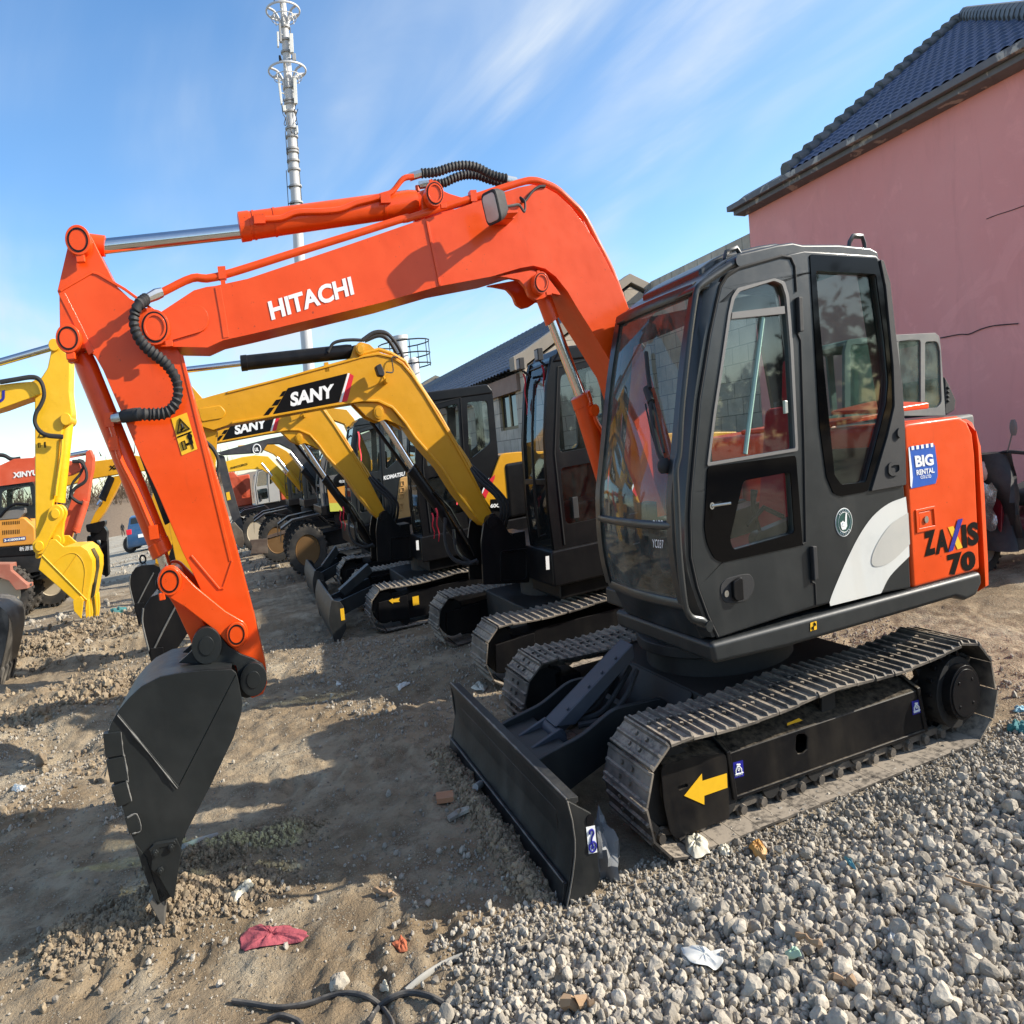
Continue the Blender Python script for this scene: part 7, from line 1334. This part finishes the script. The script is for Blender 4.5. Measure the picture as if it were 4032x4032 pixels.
# ================================================================ blue car and walker far down the lane
cy0 = 37.0; c = on('Z', 270, 1034, 'y', cy0); cx0 = c[0]+.1; cz0 = float(gh(np.array([cx0]), np.array([cy0]), False)[0]); CB = paint('blue_car_paint', (.015, .07, .17), .25, .15, coat=.5)
CR = thing('blue_car', 'dark blue car seen from behind far down the gravel lane', 'car', (cx0, cy0+1.8, cz0)); k = .93
def cprof(y, w, z0, z1): return [(cx0-w*k, cy0+y*k, cz0+z0*k), (cx0-w*k, cy0+y*k, cz0+(z0+z1)/2*k), (cx0-w*.92*k, cy0+y*k, cz0+z1*k), (cx0+w*.92*k, cy0+y*k, cz0+z1*k), (cx0+w*k, cy0+y*k, cz0+(z0+z1)/2*k), (cx0+w*k, cy0+y*k, cz0+z0*k)]
m = MB(); m.loft([cprof(0, .80, .34, .75), cprof(.08, .86, .24, .98), cprof(.9, .88, .22, 1.0), cprof(2.9, .88, .22, .98), cprof(3.9, .84, .24, .82), cprof(4.1, .75, .34, .7)]); m.loft([cprof(.10, .80, .9, .98), cprof(.45, .72, .9, 1.46), cprof(.9, .68, .9, 1.52), cprof(2.0, .68, .9, 1.5), cprof(2.9, .8, .9, .99)]); m.build('body', CB, CR, .05)
m = MB(); m.sheet([(cx0-.66*k, cy0+.13*k, cz0+1.0*k), (cx0+.66*k, cy0+.13*k, cz0+1.0*k), (cx0+.58*k, cy0+.40*k, cz0+1.42*k), (cx0-.58*k, cy0+.40*k, cz0+1.42*k)])
for s in (-1, 1): m.sheet([(cx0+s*.80*k, cy0+.6*k, cz0+1.02*k), (cx0+s*.80*k, cy0+2.6*k, cz0+1.02*k), (cx0+s*.70*k, cy0+1.9*k, cz0+1.42*k), (cx0+s*.70*k, cy0+.8*k, cz0+1.42*k)])
m.build('window', bpy.data.materials['window_dark_glass'], CR, smooth=False); m = MB(); m.box(cx0-.26, cx0+.26, cy0-.02, cy0+.0, cz0+.55, cz0+.68); m.build('number_plate', WHITE, CR)
for s in (-1, 1):
    m = MB(); m.box(cx0+s*.66-.12, cx0+s*.66+.12, cy0+.0, cy0+.08, cz0+.72, cz0+.92); m.build('tail_light', REDV, CR, .02)
    for yy in (.75, 3.1): wheel(CR, cx0+s*.76, cy0+yy, .33, .22, GREYP, cz0+.33)
f = on('Z', 232, 1004, 'y', 128.0); pz = float(gh(np.array([f[0]]), np.array([128.]), False)[0])
bm = bmesh.new(); J = [(0,0,.93), (0,.02,1.2), (0,.03,1.45), (0,.0,1.56), (0,-.02,1.7), (-.1,0,.9), (-.14,-.12,.5), (-.16,.05,.08), (-.16,-.1,.04), (.1,0,.9), (.15,.16,.5), (.2,.34,.1), (.2,.22,.04), (-.2,.02,1.42), (-.27,.1,1.15), (-.26,-.02,.92), (.2,.02,1.42), (.28,-.1,1.15), (.27,-.2,.95)]
E_ = [(0,1),(1,2),(2,3),(3,4),(0,5),(5,6),(6,7),(7,8),(0,9),(9,10),(10,11),(11,12),(2,13),(13,14),(14,15),(2,16),(16,17),(17,18)]; RD_ = [.16,.16,.17,.06,.11,.1,.075,.05,.045,.1,.075,.05,.045,.07,.05,.04,.07,.05,.04]
me = bpy.data.meshes.new('person'); s_ = .95; me.from_pydata([tuple(A @ (np.array(q)*s_)) for q in J], E_, []); me.materials.append(paint('dark_clothes', (.02, .02, .024), .9, .05)); po = bpy.data.objects.new('person', me); COL.objects.link(po); po.location = Vector(A @ np.array([f[0], 128, pz]))
md = po.modifiers.new('skin', 'SKIN'); 
for i, q in enumerate(me.skin_vertices[0].data): q.radius = (RD_[i], RD_[i]); q.use_root = (i == 0)
po.modifiers.new('sub', 'SUBSURF').levels = 1; tag(po, 'person in dark clothes walking far down the lane beside the car', 'person')
# ================================================================ litter on the ground
def gpt(fr, x, y, dz=.0): 
    p = gz(fr, x, y)
    for _ in range(6): z = float(gh(np.array([p[0]]), np.array([p[1]]))[0]); p = gz(fr, x, y, z+dz)
    return p
def crumple(name, fr, pts, mat, label, cat, h=.03, n=9, group=None, seed=0, dz=.0):
    """a crumpled sheet whose outline lies on the ground at the surveyed points"""
    P = [gpt(fr, x, y) for x, y in pts]; c = np.mean(P, 0); r = np.random.default_rng(seed+int(pts[0][0])); m = MB(); o = [np.array(p) for p in P]; bd = []
    k = len(o)
    for i in range(k):
        for t in np.linspace(0, 1, 5, False): bd.append(o[i]*(1-t)+o[(i+1) % k]*t)
    rings = []
    for j, s in enumerate((1.0, .82, .62, .42, .2)):
        R_ = []
        for b in bd:
            q = c+(b-c)*(s+r.normal(0, .065)); z = float(gh(np.array([q[0]]), np.array([q[1]]))[0]); R_.append((q[0], q[1], z+.006+dz+h*min(1, 1.6*(1-s**2))*(.35+.9*r.random())))
        rings.append(R_)
    m.loft(rings, caps=False); m.v.append((c[0], c[1], float(gh(np.array([c[0]]), np.array([c[1]]))[0])+h*.7+dz)); q = len(m.v)-1; b0 = (len(rings)-1)*len(bd)
    m.f += [(b0+i, b0+(i+1) % len(bd), q) for i in range(len(bd))]; m.m += [0]*len(bd)
    o_ = m.build(name, mat, smooth=True, angle=25); so2 = o_.modifiers.new('thick', 'SOLIDIFY'); so2.thickness = .002; o_.modifiers.new('soft', 'SUBSURF').levels = 1; o_.modifiers['soft'].render_levels = 1; return tag(o_, label, cat, group)
RAG = flat('red_netting', (.34, .07, .085), .9, 0, .9); PLAST = paint('pale_plastic_film', (.58, .54, .42), .3, .3, (.4, .34, .25), coat=.3); WPLAST = paint('white_plastic_film', (.62, .62, .58), .32, .25, coat=.2); OPL = paint('orange_wrapper', (.52, .25, .05), .4, .35); TEAL = paint('teal_plastic', (.03, .24, .30), .4, .3); DTEAL = paint('dark_teal_cloth', (.03, .17, .18), .7, .2); WOODM = paint('bare_wood', (.32, .2, .11), .8, .3); SACK = paint('grey_sack_plastic', (.17, .175, .18), .45, .3, bmp=.2)
crumple('red_rag', 'J', [(905,790),(930,745),(985,715),(1040,730),(1105,722),(1175,760),(1165,785),(1080,795),(1000,805),(940,818)], RAG, 'crumpled red mesh rag lying on the mud in the foreground', 'rag', .022)
crumple('plastic_wrapper', 'J', [(860,625),(900,600),(950,605),(985,600),(960,630),(900,640)], PLAST, 'torn cream and brown wrapper beside the bucket teeth', 'litter', .03)
crumple('plastic_bag', 'K', [(655,400),(700,385),(745,400),(762,455),(700,475),(670,450)], PLAST, 'crumpled cream plastic bag under the front of the track', 'litter', .032, dz=.012)
crumple('plastic_bag', 'K', [(785,420),(815,408),(840,430),(830,458),(795,450)], PLAST, 'small pale plastic scrap between the cream bag and the orange wrapper', 'litter', .02)
crumple('orange_wrapper', 'K', [(900,430),(935,398),(972,440),(965,480),(920,460)], OPL, 'folded orange wrapper on the gravel by the track', 'litter', .022, dz=.012)
crumple('orange_wrapper', 'K', [(668,375),(700,368),(765,335),(750,360),(710,385)], OPL, 'orange scrap tucked against the track guard', 'litter', .03)
crumple('plastic_film', 'K', [(650,830),(700,820),(760,845),(812,835),(805,900),(760,905),(690,890)], WPLAST, 'large translucent white plastic scrap on the gravel in front', 'litter', .010, dz=.03)
crumple('blue_plastic', 'K', [(1258,490),(1290,505),(1312,540),(1280,525)], TEAL, 'small bright blue plastic scrap on the gravel', 'litter', .012, dz=.03)
crumple('green_wrapper', 'K', [(1035,850),(1090,835),(1108,870),(1045,875)], paint('green_white_film', (.35, .5, .36), .35, .2), 'green and white wrapper lying on the gravel', 'litter', .02, dz=.03)
for i, (fr, pts, lb) in enumerate((('J', [(40,205),(60,185),(103,195),(95,210),(60,218)], 'white paper scrap on the sunlit bank at the left edge'), ('G', [(535,1195),(600,1165),(618,1172),(600,1195),(548,1212)], 'white paper scrap on the lane in front of the tracks'), ('G', [(182,1184),(215,1178),(215,1190),(185,1194)], 'small white scrap on the lane left of the larger one'), ('G', [(970,1205),(1020,1165),(1070,1200),(1055,1225),(1000,1220)], 'cream plastic wrapper by the far track'), ('K', [(1400,740),(1450,725),(1480,770),(1430,790)], 'grey plastic film among the stones at the right'), ('K', [(1885,310),(1905,300),(1932,360),(1932,390)], 'white paper strip at the right edge of the gravel'), ('J', [(1440,950),(1475,940),(1478,970),(1445,975)], 'yellow paper scrap by the grey hose'))):
    crumple('paper_scrap', fr, pts, PLAST if 'cream' in lb or 'yellow' in lb else WPLAST, lb, 'litter', .02)
def lump(name, c, r, mat, label, cat, seed=0, rough=.16):
    q = np.random.default_rng(seed); m = MB(); rings = []; ph = q.uniform(0, 6, 8)
    for i in range(1, 11):
        t = math.pi*i/11; R_ = []
        for k in range(26):
            a = 2*math.pi*k/26; f_ = 1+rough*(math.sin(3*a+2*t+ph[0])+.7*math.sin(5*a-3*t+ph[1])+.5*math.sin(9*a+4*t+ph[2]))+q.normal(0, .03)
            R_.append((c[0]+r[0]*f_*math.sin(t)*math.cos(a), c[1]+r[1]*f_*math.sin(t)*math.sin(a), c[2]+r[2]*f_*math.cos(t)))
        rings.append(R_)
    m.loft(rings); return tag(m.build(name, mat, angle=28), label, cat)
lump('plastic_sack', (-1.16, -.905, .085), (.085, .15, .125), SACK, 'grey plastic sack stuffed between blade and track', 'sack', 3)
for nm, fr, xy, r, mt, lb, sd in (('teal_cloth', 'B', (1885,1200), (.055, .05, .03), DTEAL, 'dark teal cloth on the gravel by the rear of the track', 1), ('blue_plastic', 'B', (1900,1035), (.045, .03, .015), None, 'pale blue plastic scrap above the teal cloth', 2), ('teal_cloth', 'Q', (195,1550), (.11, .09, .03), None, 'green cloth scrap on the mud at the far left', 5), ('teal_cloth', 'Q', (815,1255), (.15, .12, .06), DTEAL, 'blue green cloth lump on rubble right of the yellow bucket', 6)):
    p = gpt(fr, *xy); lump(nm, (p[0], p[1], p[2]+r[2]*.55), r, mt or (paint('pale_blue_plastic', (.22, .42, .5), .4, .15) if nm[0] == 'b' else paint('green_cloth', (.10, .32, .24), .7, .2)), lb, 'cloth' if 'cloth' in nm else 'litter', sd, .2)
p = gpt('J', 1690, 240); m = MB(); q = [gpt('J', *a) for a in ((1660,230),(1725,222),(1728,248),(1662,258))]; m.loft([[tuple(a) for a in q], [tuple(np.array(a)+[0, 0, .025]) for a in q]]); tag(m.build('broken_brick', paint('orange_brick', (.48, .22, .11), .9, .2)), 'orange brown broken brick in front of the blade', 'brick')
q = [gpt('J', *a) for a in ((1702,318),(1740,290),(1785,278),(1788,290),(1745,310),(1712,330))]; m = MB(); m.loft([[tuple(np.array(a)+[0, 0, .005]) for a in q], [tuple(np.array(a)+[0, 0, .02]) for a in q]]); tag(m.build('stone_shard', PEB), 'flat grey shard beside the orange brick', 'stone')
def stick(name, fr, a, b, r, mat, label, cat, dz=.02):
    p0 = gpt(fr, *a); p1 = gpt(fr, *b); p0[2] += dz; p1[2] += dz; m = MB()
    if 'pipe' in name: m.tube([tuple(p0), tuple((p0+p1)/2+[0, 0, .005]), tuple(p1)], r, 12); m.tube([tuple(p1), tuple(p1-(p1-p0)*.02)], r*.8, 10); return tag(m.build(name, mat), label, cat)
    q = np.random.default_rng(int(a[0])); n_ = 9; rr = [r*(.35+.9*q.random())*(1 if 0 < i < n_-1 else .35) for i in range(n_)]
    m.tube([tuple(p0*(1-t)+p1*t+q.normal(0, r*.35, 3)) for t in np.linspace(0, 1, n_)], rr, 6); return tag(m.build(name, mat, angle=25), label, cat)
stick('grey_pipe', 'J', (700,445), (828,400), .017, paint('grey_pvc', (.36, .36, .34), .6, .3), 'short grey plastic pipe lying right of the bucket cutter', 'pipe', .03)
stick('grey_pipe', 'F', (292,1050), (352,1020), .02, bpy.data.materials['grey_pvc'], 'grey pipe stub sticking out of the dirt by the blade', 'pipe', .03)
stick('wood_piece', 'J', (1425,602), (1515,622), .013, WOODM, 'short piece of brown wood at the edge of the shadow', 'wood')
stick('wood_piece', 'K', (190,1052), (330,1045), .02, WOODM, 'flat piece of driftwood on the gravel at the bottom', 'wood', .04)
stick('wood_piece', 'K', (1195,955), (1305,990), .016, WOODM, 'brown bark strip on the gravel at the bottom right', 'wood', .05)
stick('wood_piece', 'K', (1060,770), (1185,845), .014, WOODM, 'dark brown twig lying between stones in the middle of the gravel', 'wood', .05)
stick('wood_piece', 'K', (1640,590), (1860,655), .008, WOODM, 'long thin twig on the gravel at the right', 'wood', .06)
p = gpt('J', 1290, 958); lump('stone_chunk', (p[0], p[1], p[2]+.02), (.042, .036, .03), STONE, 'cream stone beside the black cable', 'stone', 9, .10)
def cable(fr, pts, r, mat, label, name='cable'):
    P = [gpt(fr, *a) for a in pts]; P = [(p[0], p[1], p[2]+r*.9+.004) for p in P]; m = MB(); m.tube(catmull(P, 6), r, 8); return tag(m.build(name, mat), label, 'cable')
CABLE = paint('dusty_black_cable', (.03, .03, .032), .6, .5, (.2, .18, .15))
cable('J', [(885,1020),(960,1030),(1060,1045),(1170,1030),(1260,1000),(1330,990),(1400,1005),(1450,1040),(1490,1094),(1500,1130)], .010, CABLE, 'dusty black cable curving across the mud at the bottom')
cable('J', [(1400,1110),(1440,1050),(1490,1010),(1560,990),(1640,1005),(1700,1040),(1740,1094)], .011, CABLE, 'second black cable looping over the stones at the bottom')
cable('J', [(1020,1094),(1070,1075),(1130,1094),(1150,1110)], .010, CABLE, 'short bit of black cable at the bottom edge')
cable('J', [(1545,985),(1610,930),(1690,880),(1760,850)], .012, paint('grey_hose', (.30, .29, .26), .6, .35), 'pale grey hose end lying on the stones', 'hose')
cable('K', [(0,800),(40,815),(100,795),(140,760)], .012, CABLE, 'ribbed black cable end at the left edge of the gravel')
crumple('red_brick_dust', 'J', [(1490,790),(1525,770),(1550,785),(1552,822),(1520,830)], flat('red_brick_rubble', (.36, .10, .045), .95, 0, .6), 'small heap of orange brick crumbs on the mud', 'rubble', .02)
